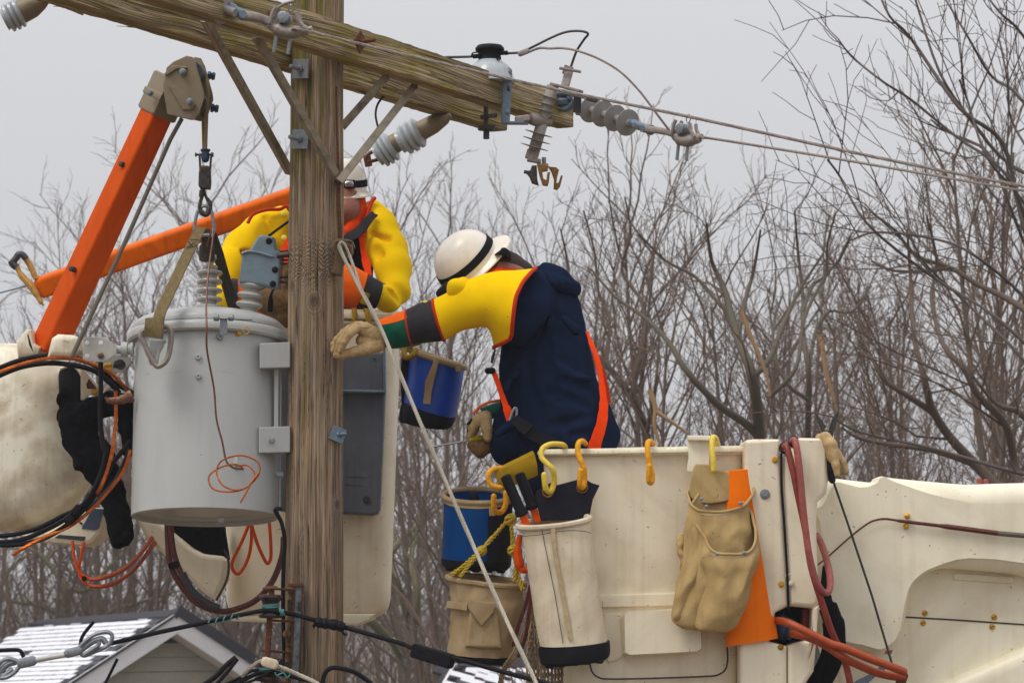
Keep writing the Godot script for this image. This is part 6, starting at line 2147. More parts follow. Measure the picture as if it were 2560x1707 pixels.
# ---------- right lift bucket, its column and boom ----------
func right_bucket() -> void:
	var root := thing("lift_bucket", "cream lift bucket hung with tool bags, the worker in the navy hoodie stands in it", "lift bucket", Q("K", 1470, 1800, 12.5))
	var mb := MB.new()
	var st := [[815, 88, 2125, 70, 1470, 80, 12.56, 0.36], [822, 200, 2124, 200, 1470, 200, 12.56, 0.36], [840, 600, 2115, 600, 1475, 600, 12.56, 0.355], [880, 1000, 2105, 1000, 1480, 1000, 12.56, 0.35], [905, 1400, 2095, 1400, 1485, 1400, 12.56, 0.345], [930, 1850, 2085, 1850, 1490, 1850, 12.56, 0.34]]
	var rows := loft_rows("K", st, 72, 4, 7.5)
	mb.grid(rows, true, false, true)
	var inner := []
	for q in st.slice(0, 3):
		inner.append([q[0] + 22, q[1], q[2] - 22, q[3], q[4], q[5], q[6], q[7] - 0.016])
	mb.grid(loft_rows("K", inner, 72, 2, 7.5), true, false, true)
	part(mb, "shell", M["cream"], root, "", 50)
	mb = MB.new()
	var lip := loft_rows("K", [[800, 62, 2135, 42, 1470, 55, 12.56, 0.375]], 72, 1, 7.5)
	tube(mb, lip[0], 0.017, 10, false, true, 0.8)
	part(mb, "rim", M["cream_rim"], root)
	mb = MB.new()
	bar(mb, Q("K", 1165, 1035, 12.205), Q("K", 2090, 1012, 12.205), 0.052, 0.03, Vector3.UP, 0.007)
	part(mb, "moulded_band", M["cream"], root)
	mb = MB.new()
	rows = []
	for q in [[1290, 1150, 1840, 1095, 1320, 1390, 1840, 1340, 12.225], [1330, 1105, 1838, 1075, 1335, 1395, 1842, 1370, 12.15], [1338, 1100, 1834, 1085, 1342, 1385, 1838, 1360, 12.128]]:
		var a := Q("K", q[0], q[1], q[8])
		var b := Q("K", q[2], q[3], q[8])
		var c := Q("K", q[6], q[7], q[8])
		var d := Q("K", q[4], q[5], q[8])
		var row := PackedVector3Array()
		for e in [[a, b], [b, c], [c, d], [d, a]]:
			for k in 5:
				row.append((e[0] as Vector3).lerp(e[1], 0.06 + 0.88 * k / 4.0))
		rows.append(row)
	mb.grid(rows, true, false, true)
	part(mb, "foot_step", M["cream"], root, "", 60)
	mb = MB.new()
	slab(mb, QS("K", 12.205, [1195, 1110, 1320, 1098, 1335, 1385, 1300, 1420, 1235, 1440, 1200, 1400]), 0.03, 0.01, Vector3(0, 0, -1), 3)
	part(mb, "step_shoulder", M["cream"], root)
	mb = MB.new()
	tube(mb, curve(Q3("K", [1105, 1385, 12.198, 1112, 1450, 12.198, 1128, 1500, 12.198, 1165, 1530, 12.198, 1230, 1542, 12.198, 1500, 1538, 12.198, 1800, 1528, 12.198, 1860, 1525, 12.198]) + Q3("L", [340, 1522, 12.198, 390, 1490, 12.198, 405, 1430, 12.198, 402, 1352, 12.198]), 4), 0.004, 6)
	part(mb, "panel_groove", M["dark_grey"], root)
	# hanger plate and small chips
	mb = MB.new()
	slab(mb, QS("L", 12.14, [165, 112, 175, 104, 300, 110, 300, 170, 292, 300, 270, 312, 165, 308, 162, 290, 172, 220]), 0.008, 0.002)
	bar(mb, Q("L", 165, 108, 12.14), Q("L", 300, 110, 12.14), 0.02, 0.06, Vector3.UP, 0.004)
	part(mb, "hanger_plate", M["cream_clean"], root)

	root = thing("bucket_mount", "cream moulded mount column with yellow bolts between the right bucket and the boom", "bucket mount", Q("L", 740, 1900, 12.3))
	mb = MB.new()
	slab(mb, QS("L", 12.1, [505, 135, 520, 118, 560, 113, 712, 113, 720, 125, 722, 220, 730, 420, 745, 700, 760, 960, 768, 1110, 690, 1150, 655, 1320, 760, 1350, 760, 1700, 480, 1700, 478, 1340, 520, 900]), 0.34, 0.018, Vector3(0, 0, -1), 4)
	part(mb, "near_half", M["cream"], root)
	mb = MB.new()
	slab(mb, QS("L", 12.105, [825, 112, 840, 105, 990, 108, 1000, 120, 1006, 380, 995, 440, 945, 490, 935, 620, 945, 880, 960, 1080, 925, 1125, 800, 1112, 772, 1112, 765, 960, 750, 700, 735, 420, 732, 215, 820, 212]), 0.33, 0.02, Vector3(0, 0, -1), 4)
	part(mb, "far_half", M["cream"], root)
	mb = MB.new()
	slab(mb, QS("L", 12.105, [912, 1120, 955, 1100, 945, 1200, 930, 1400, 920, 1500, 880, 1560, 840, 1640, 765, 1700, 765, 1345, 890, 1312, 908, 1280]), 0.33, 0.018, Vector3(0, 0, -1), 4)
	part(mb, "lower_half", M["cream"], root)
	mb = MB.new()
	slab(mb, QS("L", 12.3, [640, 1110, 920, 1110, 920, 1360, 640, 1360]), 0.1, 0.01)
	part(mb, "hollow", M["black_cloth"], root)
	mb = MB.new()
	lathe(mb, Q("L", 700, 1215, 12.2), Q("L", 800, 1280, 12.18) - Q("L", 700, 1215, 12.2), [[0.05, 0.0], [0.05, 0.05], [0.03, 0.055], [0.03, 0.08]], 16)
	part(mb, "blue_fitting", M["blue_plastic"], root)
	mb = MB.new()
	tube(mb, QS("L", 12.24, [870, 1130, 862, 1330]), 0.016, 8)
	part(mb, "red_tube", M["hose_red"], root)
	for q in [[688, 238, "bolt_yellow", 0.013], [726, 980, "bolt_yellow", 0.0125], [786, 973, "cream_rim", 0.0115], [722, 1355, "yellow_old", 0.012], [628, 443, "galvanised", 0.021]]:
		mb = MB.new()
		lathe(mb, Q("L", q[0], q[1], 12.1), Vector3(0, 0, 1), [[q[3], -0.002], [q[3], 0.003], [q[3] * 0.62, 0.0035], [q[3] * 0.58, 0.009], [q[3] * 0.4, 0.0095]], 14)
		part(mb, "mount_bolt", M[q[2]], root)
	for q in [[[640, 235, 655, 205, 700, 195, 722, 198], 0.006], [[672, 975, 700, 930, 755, 932, 800, 915, 905, 918], 0.007], [[840, 184, 900, 190, 990, 190], 0.006]]:
		mb = MB.new()
		tube(mb, curve(QS("L", 12.1115, q[0]), 5), q[1], 8)
		part(mb, "moulded_rib", M["cream"], root)
	mb = MB.new()
	tube(mb, curve(QS("L", 12.10, [726, 200, 728, 400, 742, 600, 748, 700, 760, 900, 768, 1100, 775, 1130]), 5), 0.0055, 6)
	solo(mb, "control_cable", M["black_rubber"], "thin black cable in the seam of the cream mount column", "cable")

	root = thing("boom_cover", "large cream boom cover with yellow screws filling the lower right corner", "boom cover", Q("M", 1100, 1900, 12.6))
	mb = MB.new()
	slab(mb, QS("M", 12.60, [230, 200, 360, 150, 1900, 240, 1900, 1900, 500, 1900, 300, 1300]), 0.4, 0.02)
	part(mb, "recessed_panel", M["cream_clean"], root)
	mb = MB.new()
	slab(mb, curve(QS("M", 12.44, [170, 420, 250, 300, 300, 200, 360, 130, 480, 136, 640, 152, 668, 122, 705, 108, 760, 118, 930, 136, 1300, 168, 1900, 212, 1900, 830, 1689, 806, 1400, 776, 1150, 762, 1050, 785, 975, 830, 915, 900, 888, 1000, 868, 1100, 850, 1200, 800, 1300, 700, 1360, 600, 1345, 480, 1320, 380, 1290, 300, 1290, 200, 1200]), 3, true), 0.3, 0.085, Vector3(0, 0, -1), 8)
	part(mb, "raised_frame", M["cream_clean"], root, "", 60)
	mb = MB.new()
	slab(mb, QS("M", 12.53, [1900, 1210, 1689, 1320, 1420, 1440, 1180, 1545, 1000, 1640, 800, 1900, 1900, 1900]), 0.2, 0.06, Vector3(0, 0, -1), 5)
	part(mb, "lower_ridge", M["cream_clean"], root, "", 60)
	mb = MB.new()
	bar(mb, Q("M", 1190, 818, 12.60), Q("M", 1625, 846, 12.60), 0.03, 0.03, Vector3.UP, 0.008)
	part(mb, "moulded_bar", M["cream_clean"], root)
	mb = MB.new()
	tube(mb, curve(QS("M", 12.598, [862, 1104, 1000, 1112, 1300, 1130, 1689, 1157, 1900, 1170]), 3), 0.0035, 6)
	part(mb, "panel_joint", M["dark_iron"], root)
	for q in [[995, 1077], [982, 1146], [1483, 1105], [1469, 1173]]:
		mb = MB.new()
		lathe(mb, Q("M", q[0], q[1], 12.599), Vector3(0, 0, 1), [[0.0125, 0.0], [0.0125, 0.003], [0.009, 0.006]], 16)
		var sc := part(mb, "screw", M["bolt_yellow"], root)
		mb = MB.new()
		bar(mb, Q("M", q[0] - 14, q[1] + 8, 12.593), Q("M", q[0] + 14, q[1] - 8, 12.593), 0.003, 0.002, Vector3.UP, 0.0005, 1)
		part(mb, "screw_slot", M["dark_iron"], sc)
	for q in [[866, 394], [858, 468]]:
		mb = MB.new()
		lathe(mb, Q("M", q[0] - 8, q[1], 12.435), Vector3(1, 0.1, 0.6), [[0.012, 0.0], [0.012, 0.012], [0.008, 0.018]], 8)
		part(mb, "clip_bolt", M["bolt_yellow"], root)
	mb = MB.new()
	slab(mb, QS("M", 12.436, [718, 1340, 770, 1335, 758, 1365, 708, 1365]), 0.004, 0.001)
	part(mb, "red_label", M["hose_pink"], root)
	mb = MB.new()
	slab(mb, curve(QS("M", 12.52, [495, 1568, 600, 1510, 690, 1450, 720, 1470, 640, 1530, 560, 1600, 480, 1640]), 3, true), 0.02, 0.004)
	part(mb, "edge_strip", M["steel_blue"], root)

	# hoses and lines on this side
	mb = MB.new()
	tube(mb, curve(Q3("L", [1000, 880, 12.4, 985, 1060, 12.3, 1010, 1130, 12.28, 1040, 1230, 12.28, 1035, 1380, 12.28, 990, 1500, 12.3, 900, 1640, 12.35]), 5), [0.02, 0.03, 0.04, 0.046, 0.048, 0.048, 0.048], 12)
	solo(mb, "hose_boot", M["black_cloth"], "thick black hose boot behind the cream mount column", "hose sleeve")
	var g := "red hoses hanging over the mount column"
	mb = MB.new()
	tube(mb, curve(Q3("L", [735, 175, 12.2, 742, 158, 12.06, 762, 170, 12.02, 795, 300, 12.0, 830, 470, 12.0, 870, 660, 12.0, 905, 880, 12.0, 975, 1110, 12.02, 1030, 1270, 12.05, 1090, 1400, 12.08, 1120, 1490, 12.1, 1150, 1640, 12.1]), 6), 0.014, 10)
	solo(mb, "hydraulic_hose", M["hose_red"], "long dark red hose running the whole height of the mount column", "hose", g)
	mb = MB.new()
	tube(mb, curve(Q3("L", [790, 150, 12.2, 792, 122, 12.03, 812, 140, 11.99, 835, 300, 11.97, 860, 560, 11.97, 890, 790, 11.97, 930, 950, 11.98, 975, 1025, 12.0, 1010, 1020, 12.05, 1018, 950, 12.1, 1000, 850, 12.2, 965, 740, 12.3, 940, 690, 12.4]), 6), 0.014, 10)
	solo(mb, "hydraulic_hose", M["hose_pink"], "faded pink-red hose looping back at the mount column's right edge", "hose", g)
	for q in [[742, 168, "lower black rubber grommet on the dark red hose at the column's top"], [798, 128, "upper black rubber grommet on the faded red hose at the column's top"]]:
		mb = MB.new()
		var lp := PackedVector3Array()
		for i in 14:
			lp.append(Q("L", q[0] + cos(TAU * i / 14) * 24, q[1] + sin(TAU * i / 14) * 28, 12.05 + 0.01 * sin(i)))
		tube(mb, lp, 0.006, 6, false, true)
		solo(mb, "hose_grommet", M["black_rubber"], q[2], "grommet", "hose grommets")
	g = "orange hoses coming out of the mount column"
	for q in [["upper orange hose running out of the column's hollow to the lower right", Q3("L", [690, 1195, 12.15, 760, 1208, 12.02, 880, 1265, 11.98, 1020, 1335, 11.98]) + Q3("M", [420, 1320, 11.98, 600, 1395, 12.0, 760, 1455, 12.03, 855, 1492, 12.06])],
		["lower orange hose running out of the column's hollow to the lower right", Q3("L", [790, 1275, 12.1, 880, 1295, 12.03, 980, 1340, 12.01, 1080, 1405, 12.0]) + Q3("M", [480, 1420, 12.02, 640, 1490, 12.05, 760, 1520, 12.08, 850, 1528, 12.1])]]:
		mb = MB.new()
		tube(mb, curve(q[1], 6), 0.0165, 10)
		solo(mb, "hydraulic_hose", M["hose_orange"], q[0], "hose", g)
	mb = MB.new()
	bar(mb, Q("M", 800, 1640, 12.1), Q("M", 850, 1490, 12.1), 0.04, 0.03, Vector3.RIGHT, 0.01)
	solo(mb, "hose_fitting", M["rust"], "rusty fitting at the end of the orange hoses by the bottom edge", "fitting")
	mb = MB.new()
	tube(mb, resample(Q3("M", [350, 150, 12.25, 480, 530, 12.3, 620, 950, 12.33, 765, 1440, 12.36]), 0.03), 0.0052, 6)
	solo(mb, "tag_rope", M["dark_grey"], "dark grey rope hanging from the spare glove across the boom cover", "rope")
	mb = MB.new()
	tube(mb, curve(QS("M", 12.42, [235, 740, 310, 682, 470, 540, 580, 455, 640, 425, 720, 414, 850, 432, 1150, 468, 1510, 515]), 6), PackedFloat32Array([0.003, 0.0035, 0.004, 0.0045, 0.005, 0.0075, 0.011]), 7)
	solo(mb, "brake_line", M["hose_brown"], "dark brown line bending along the cream boom cover", "hose")
	mb = MB.new()
	tube(mb, QS("M", 12.42, [1505, 515, 1700, 532, 1900, 545]), 0.0105, 8)
	solo(mb, "grey_conduit", M["rope_grey"], "grey conduit that takes up the dark line at the right edge", "conduit")
	for q in [[1378, 150, "left"], [1422, 158, "right"]]:
		mb = MB.new()
		lathe(mb, Q("M", q[0], q[1] + 20, 12.6), Vector3(0, 1, 0.1), [[0.012, 0.0], [0.012, 0.02], [0.007, 0.026]], 10)
		solo(mb, "hose_end", M["hose_pink"], "%s one of the two small pink hose ends over the boom cover's top edge" % q[2], "hose", "pink hose ends")


func hook(label: String, m: String, path: PackedVector3Array, r := 0.0115) -> void:
	var mb := MB.new()
	tube(mb, curve(path, 6), r, 10)
	var n := path.size() - 1
	for e in [0, n]:
		lathe(mb, path[e], (path[e] - path[1 if e == 0 else n - 1]), [[r, -0.002], [r * 0.8, r * 0.55], [r * 0.3, r * 0.95]], 10)
	solo(mb, "utility_hook", M[m], label, "hook", "plastic-coated hooks on the lift buckets")

func bucket_bag(root: Node3D, f: String, st: Array, base: Array, m: String, seam: float, folds: float, e := 2.0) -> Array:
	var mb := MB.new()
	var rows := loft_rows(f, st, 40, 5, e, folds, 8.0, 7, Vector3(1, 0.5, 1))
	mb.grid(rows, true, false, true)
	var inner := []
	for r in rows.slice(0, rows.size() - 2):
		var c := Vector3.ZERO
		for q in r:
			c += q / r.size()
		var row := PackedVector3Array()
		for q in r:
			row.append(c.lerp(q, 0.955) + Vector3(0, 0.002, 0))
		inner.append(row)
	inner.reverse()
	mb.grid(inner, true, true, false)
	part(mb, "body", M[m], root, "", 60)
	mb = MB.new()
	mb.grid(loft_rows(f, base, 40, 3, e), true, true, true)
	part(mb, "rubber_base", M["black_rubber"], root)
	var last = base[base.size() - 1]
	for k in 5:
		mb = MB.new()
		var t := 0.1 + 0.2 * k
		var p := Q(f, lerpf(last[0], last[2], t), lerpf(last[1], last[3], t), last[6] - last[7] * 0.75 * sin(PI * t))
		lathe(mb, p + Vector3(0, 0.005, 0), Vector3(0, -1, 0), [[0.02, 0.0], [0.02, 0.012], [0.013, 0.019]], 8)
		part(mb, "foot", M["black_rubber"], root)
	return rows

func rolled_rim(rows: Array, r: float) -> MB:
	var mb := MB.new()
	tube(mb, rows[0], r, 8, false, true)
	return mb

func arc_of(rows: Array, from: int, to: int, grow: float) -> MB:
	var out := []
	for r in rows:
		var c := Vector3.ZERO
		for q in r:
			c += q / r.size()
		var row := PackedVector3Array()
		for k in range(from, to):
			var i: int = (k + r.size()) % r.size()
			row.append(c + (r[i] - c) * grow)
		out.append(row)
	var mb := MB.new()
	mb.grid(out, false)
	return mb

func bags() -> void:
	# blue bucket hanging at the left bucket
	var root := thing("tool_bucket", "bright blue tool bucket hanging tilted beside the pole at the left bucket", "tool bucket", Q("G", 330, 1350, 13.0), "round canvas tool buckets")
	var rows := bucket_bag(root, "G", [[195, 850, 552, 965, 380, 915, 13.0, 0.115], [180, 960, 540, 1070, 365, 1035, 13.0, 0.115], [160, 1100, 510, 1210, 345, 1180, 13.0, 0.113], [150, 1180, 492, 1285, 330, 1265, 13.0, 0.112]],
		[[148, 1180, 495, 1285, 330, 1262, 13.0, 0.115], [128, 1240, 485, 1318, 315, 1310, 13.0, 0.115], [122, 1300, 465, 1348, 305, 1362, 13.0, 0.11]], "blue_bright", 0.0, 0.006)
	part(rolled_rim(rows, 0.014), "rim", M["canvas_tan"], root)
	var mb := MB.new()
	ribbon(mb, Q3("G", [372, 905, 12.87, 350, 980, 12.865, 322, 1060, 12.865, 312, 1130, 12.865, 305, 1200, 12.87]), [0.02, 0.028, 0.036, 0.03, 0.034], 0.006, Vector3(0, 0, 1), 0.003)
	part(mb, "canvas_strip", M["canvas_tan"], root)
	mb = MB.new()
	bar(mb, Q("G", 508, 940, 12.9), Q("G", 512, 990, 12.9), 0.026, 0.012, Vector3.RIGHT, 0.003)
	part(mb, "tab", M["canvas_tan"], root)
	mb = MB.new()
	slab(mb, QS("G", 12.98, [140, 900, 190, 880, 215, 890, 190, 1000, 165, 1110, 140, 1200, 130, 1000]), 0.06, 0.01)
	part(mb, "side_pocket", M["black_vinyl"], root)
	hook("yellow-brown hook holding the blue bucket beside the left worker", "yellow_old", Q3("G", [250, 800, 13.05, 200, 815, 12.95, 160, 850, 12.92, 165, 895, 12.9, 210, 890, 12.9, 235, 850, 12.92]), 0.013)
	# blue and black bucket at the right bucket
	root = thing("tool_bucket", "blue tool bucket with a black pocket and canvas rim left of the right lift bucket", "tool bucket", Q("K", 370, 830, 12.55), "round canvas tool buckets")
	rows = bucket_bag(root, "K", [[152, 345, 600, 350, 375, 395, 12.55, 0.135], [155, 420, 602, 420, 375, 470, 12.55, 0.14], [148, 600, 600, 600, 370, 635, 12.55, 0.14], [140, 755, 592, 765, 366, 780, 12.55, 0.14]],
		[[136, 752, 596, 765, 366, 775, 12.55, 0.143], [138, 790, 594, 800, 366, 810, 12.55, 0.143], [155, 815, 570, 832, 366, 835, 12.55, 0.13]], "blue_vinyl", 0.0, 0.003)
	part(rolled_rim(rows, 0.012), "rim", M["canvas_tan"], root)
	mb = arc_of(rows.slice(1, rows.size()), 0, 9, 1.015)
	part(mb, "black_pocket", M["black_vinyl"], root)
	mb = arc_of(rows.slice(0, 4), -21, 22, 1.02)
	part(mb, "canvas_band", M["canvas_tan"], root)
	mb = MB.new()
	bar(mb, Q("K", 470, 415, 12.41), Q("K", 472, 478, 12.41), 0.026, 0.012, Vector3.RIGHT, 0.003)
	part(mb, "tab", M["canvas_tan"], root)
	mb = MB.new()
	lathe(mb, Q("K", 360, 400, 12.5), Vector3(-0.2, 1, 0), [[0.02, 0.0], [0.021, 0.03], [0.014, 0.05], [0.004, 0.056]], 12)
	solo(mb, "hand_tool", M["black_rubber"], "black tool handle poking out of the blue and black bucket", "tool")
	# tan bag below
	root = thing("tool_bag", "tan canvas tool bag with a pocket hanging on yellow rope under the blue bucket", "tool bag", Q("K", 400, 1440, 12.35))
	rows = bucket_bag(root, "K", [[184, 875, 678, 928, 420, 925, 12.38, 0.14], [196, 960, 670, 1000, 430, 1010, 12.38, 0.14], [205, 1040, 680, 1060, 430, 1090, 12.38, 0.15], [196, 1200, 648, 1200, 420, 1230, 12.38, 0.15], [180, 1360, 606, 1385, 392, 1405, 12.38, 0.145]],
		[[182, 1365, 606, 1388, 392, 1412, 12.38, 0.146], [205, 1400, 600, 1420, 400, 1438, 12.38, 0.142], [230, 1415, 585, 1438, 405, 1452, 12.38, 0.13]], "canvas_tan", 0.0, 0.012, 2.4)
	part(rolled_rim(rows, 0.012), "rim", M["canvas_tan"], root)
	mb = MB.new()
	slab(mb, QS("K", 12.215, [330, 1060, 500, 1075, 520, 1200, 535, 1345, 410, 1345, 292, 1335, 310, 1200]), 0.04, 0.014, Vector3(0, 0.1, -1), 4)
	part(mb, "front_pocket", M["canvas_tan"], root)
	mb = MB.new()
	slab(mb, QS("K", 12.20, [312, 1018, 500, 1050, 480, 1110, 400, 1200, 350, 1130, 314, 1080]), 0.02, 0.006)
	part(mb, "pocket_flap", M["canvas_tan"], root)
	mb = MB.new()
	ribbon(mb, Q3("K", [178, 1055, 12.33, 250, 1065, 12.25, 310, 1075, 12.22]), 0.03, 0.008, Vector3(0, 0, 1))
	part(mb, "tool_loop", M["canvas_tan"], root)
	mb = MB.new()
	strand(mb, resample(curve(Q3("K", [205, 862, 12.28, 290, 800, 12.25, 395, 705, 12.24, 500, 590, 12.3, 590, 490, 12.35]), 5), 0.012), 0.011, 3, 0.06, 6)
	strand(mb, resample(curve(Q3("K", [260, 875, 12.24, 320, 800, 12.24, 400, 705, 12.23]), 5), 0.012), 0.009, 3, 0.06, 6)
	strand(mb, resample(curve(Q3("K", [590, 495, 12.33, 605, 620, 12.3, 612, 720, 12.28, 640, 860, 12.26, 672, 960, 12.24]), 5), 0.012), 0.011, 3, 0.06, 6)
	strand(mb, resample(curve(Q3("K", [612, 700, 12.27, 625, 800, 12.25, 618, 905, 12.25]), 5), 0.012), 0.009, 3, 0.06, 6)
	for q in [[400, 706, 0.017], [592, 500, 0.02], [608, 700, 0.018]]:
		var c := Q("K", q[0], q[1], 12.26)
		for k in 3:
			var lp := PackedVector3Array()
			for i in 10:
				lp.append(c + Basis(Vector3(0.3, 0.8, 0.5).normalized(), k * 1.1) * Vector3(cos(TAU * i / 10), 0.4 * sin(TAU * i / 10), sin(TAU * i / 10)) * q[2])
			tube(mb, lp, 0.007, 6, false, true)
	solo(mb, "yellow_rope", M["rope_yellow"], "knotted yellow rope that carries the tan tool bag", "rope")
	# long holster bag
	root = thing("holster_bag", "long cream canvas holster with a black base hooked on the right lift bucket", "tool bag", Q("K", 1000, 1450, 12.02))
	rows = bucket_bag(root, "K", [[638, 545, 1112, 492, 880, 545, 12.08, 0.085], [668, 620, 1122, 590, 900, 640, 12.08, 0.09], [705, 850, 1150, 850, 930, 880, 12.08, 0.095], [742, 1100, 1190, 1090, 965, 1120, 12.08, 0.10], [782, 1325, 1228, 1292, 1005, 1330, 12.08, 0.105]],
		[[772, 1338, 1240, 1292, 1005, 1335, 12.08, 0.108], [778, 1400, 1244, 1350, 1010, 1395, 12.08, 0.11], [790, 1440, 1236, 1395, 1012, 1440, 12.08, 0.108], [806, 1452, 1210, 1415, 1012, 1455, 12.08, 0.10]], "canvas_cream", 0.0, 0.005)
	part(rolled_rim(rows, 0.013), "rim", M["canvas_cream"], root)
	mb = MB.new()
	ribbon(mb, Q3("K", [868, 560, 11.984, 880, 700, 11.98, 915, 900, 11.976, 950, 1090, 11.972, 985, 1290, 11.968]), 0.018, 0.003, Vector3(0, 0, 1))
	part(mb, "stain_strip", M["canvas_stain"], root)
	mb = MB.new()
	tube(mb, Q3("K", [795, 560, 11.99, 830, 740, 11.985, 880, 980, 11.98, 935, 1310, 11.97]), 0.0016, 5)
	tube(mb, curve(Q3("K", [665, 610, 12.03, 780, 600, 11.99, 930, 575, 11.985, 1060, 575, 12.0, 1118, 590, 12.04]), 4), 0.0014, 5)
	part(mb, "seam", M["webbing_dark"], root)
	mb = MB.new()
	slab(mb, QS("K", 12.11, [752, 345, 768, 312, 850, 262, 900, 275, 950, 262, 1030, 240, 1082, 236, 1122, 262, 1175, 278, 1130, 370, 1104, 500, 790, 510]), 0.012, 0.004, Vector3(0, 0.1, -1))
	part(mb, "vinyl_flap", M["black_vinyl"], root)
	for q in [[835, 322], [1060, 292]]:
		mb = MB.new()
		var c := Q("K", q[0], q[1], 12.105)
		var lp := PackedVector3Array()
		for i in 16:
			lp.append(c + Vector3(cos(TAU * i / 16), sin(TAU * i / 16), 0) * 0.02)
		tube(mb, lp, 0.005, 6, false, true)
		part(mb, "grommet", M["bronze"], root)
	root = thing("bolt_cutter", "bolt cutter with black grips and orange arms standing in the cream holster", "bolt cutter", Q("K", 690, 520, 12.1))
	for q in [[558, 220, 672, 478, 700, 545, 12.06], [650, 205, 742, 435, 775, 520, 12.12]]:
		mb = MB.new()
		var a := Q("K", q[0], q[1], q[6])
		var b := Q("K", q[2], q[3], q[6])
		var d := b - a
		lathe(mb, a, d, [[0.012, -0.006], [0.021, 0.0], [0.022, 0.02], [0.0215, d.length() - 0.03], [0.026, d.length() - 0.025], [0.026, d.length() - 0.005], [0.015, d.length()]], 14)
		part(mb, "grip", M["black_rubber"], root)
		mb = MB.new()
		bar(mb, b - d.normalized() * 0.01, Q("K", q[4], q[5], q[6]), 0.03, 0.016, Vector3.RIGHT, 0.004)
		part(mb, "arm", M["hose_bright"], root)
	mb = MB.new()
	tube(mb, curve(Q3("K", [655, 600, 12.2, 640, 700, 12.2, 648, 780, 12.2, 668, 828, 12.2, 715, 828, 12.2]), 5), PackedFloat32Array([0.012, 0.018, 0.02, 0.016, 0.012]), 8)
	solo(mb, "hand_tool", M["hose_bright"], "orange-red tool handle squeezed between the yellow rope and the holster", "tool")
	# loose ropes and leather straps
	mb = MB.new()
	var rng := RandomNumberGenerator.new()
	rng.seed = 5
	for k in 11:
		var x0 := 715.0 + rng.randf() * 60
		var x1 := 700.0 + 22.0 * k
		strand(mb, resample(curve(Q3("K", [x0, 1050, 12.22, lerpf(x0, x1, 0.4) - 10, 1230, 12.16 + 0.01 * (k % 4), x1, 1420, 12.14 + 0.012 * (k % 4), x1 + 4, 1640, 12.15]), 5), 0.02), 0.0085, 3, 0.05, 4)
	for k in 3:
		strand(mb, resample(curve(Q3("K", [720, 1150, 12.2, 640 - k * 20, 1380, 12.18, 560 - k * 12, 1480, 12.2, 530 - k * 10, 1600, 12.22]), 5), 0.02), 0.006, 3, 0.05, 4)
	solo(mb, "rope_hank", M["rope_tan"], "hank of tan rope hanging behind the cream holster down to the bottom edge", "rope")
	mb = MB.new()
	ribbon(mb, curve(Q3("K", [720, 930, 12.2, 690, 1060, 12.18, 640, 1200, 12.18, 610, 1330, 12.2]), 4), 0.016, 0.005, Vector3(0.3, 0, 1))
	solo(mb, "leather_strap", M["hose_brown"], "left brown leather strap hanging beside the tan tool bag", "strap", "brown leather straps")
	mb = MB.new()
	ribbon(mb, curve(Q3("K", [735, 960, 12.19, 712, 1100, 12.17, 690, 1260, 12.17, 640, 1400, 12.18]), 4), 0.016, 0.005, Vector3(0.3, 0, 1))
	solo(mb, "leather_strap", M["hose_brown"], "right brown leather strap hanging against the cream holster", "strap", "brown leather straps")
	# yellow sheet and the hooks
	mb = MB.new()
	rows = []
	for k in 8:
		var f := k / 7.0
		rows.append(PackedVector3Array([Q("K", lerpf(488, 735, f), lerpf(172, 50, f), 12.2), Q("K", lerpf(492, 748, f), lerpf(190, 70, f), 12.165), Q("K", lerpf(505, 765, f), lerpf(250, 140, f), 12.155), Q("K", lerpf(522, 772, f), lerpf(318, 212, f), 12.17), Q("K", lerpf(520, 770, f), lerpf(318, 212, f), 12.178), Q("K", lerpf(503, 763, f), lerpf(250, 140, f), 12.163), Q("K", lerpf(490, 746, f), lerpf(192, 74, f), 12.175), Q("K", lerpf(486, 733, f), lerpf(180, 58, f), 12.21)]))
	mb.grid(rows, true, true, true)
	solo(mb, "rubber_sheet", M["yellow_old"], "worn yellow rubber sheet folded over the right bucket's left corner", "rubber sheet")
	hook("pale yellow hook at the left end of the right bucket's rim", "hook_yellow", Q3("K", [950, 30, 12.3, 930, 12, 12.16, 850, 10, 12.1, 800, 40, 12.08, 795, 95, 12.07, 835, 140, 12.06, 868, 175, 12.06, 878, 250, 12.08, 855, 318, 12.08, 822, 300, 12.05, 810, 208, 12.04]))
	hook("orange hook holding the black flap's right eyelet", "hook_orange", Q3("K", [1080, 5, 12.3, 1060, -12, 12.16, 1035, 5, 12.11, 1032, 60, 12.1, 1050, 115, 12.09, 1072, 170, 12.09, 1075, 250, 12.1, 1062, 292, 12.09, 1045, 270, 12.06, 1050, 182, 12.05]))
	hook("orange hook hanging empty in the middle of the right bucket's rim", "hook_orange", Q3("K", [1525, 5, 12.3, 1505, -8, 12.17, 1488, 5, 12.12, 1490, 80, 12.1, 1500, 140, 12.1, 1518, 210, 12.1, 1512, 258, 12.09, 1496, 245, 12.07, 1500, 150, 12.06]))
	hook("orange hook lowest at the corner above the blue and black bucket", "hook_orange", Q3("K", [560, 330, 12.3, 560, 400, 12.3, 535, 448, 12.3, 500, 452, 12.28, 482, 420, 12.26, 482, 348, 12.25]), 0.012)
	hook("orange hook looped at the left end of the yellow sheet", "hook_orange", Q3("K", [525, 292, 12.14, 480, 285, 12.14, 448, 250, 12.14, 448, 200, 12.14, 480, 172, 12.16, 540, 165, 12.2]), 0.011)
	hook("bright yellow hook at the white hanger plate", "hook_yellow", Q3("L", [345, 150, 12.3, 335, 110, 12.16, 316, 106, 12.11, 312, 160, 12.09, 318, 230, 12.08, 322, 300, 12.08]), 0.0115)
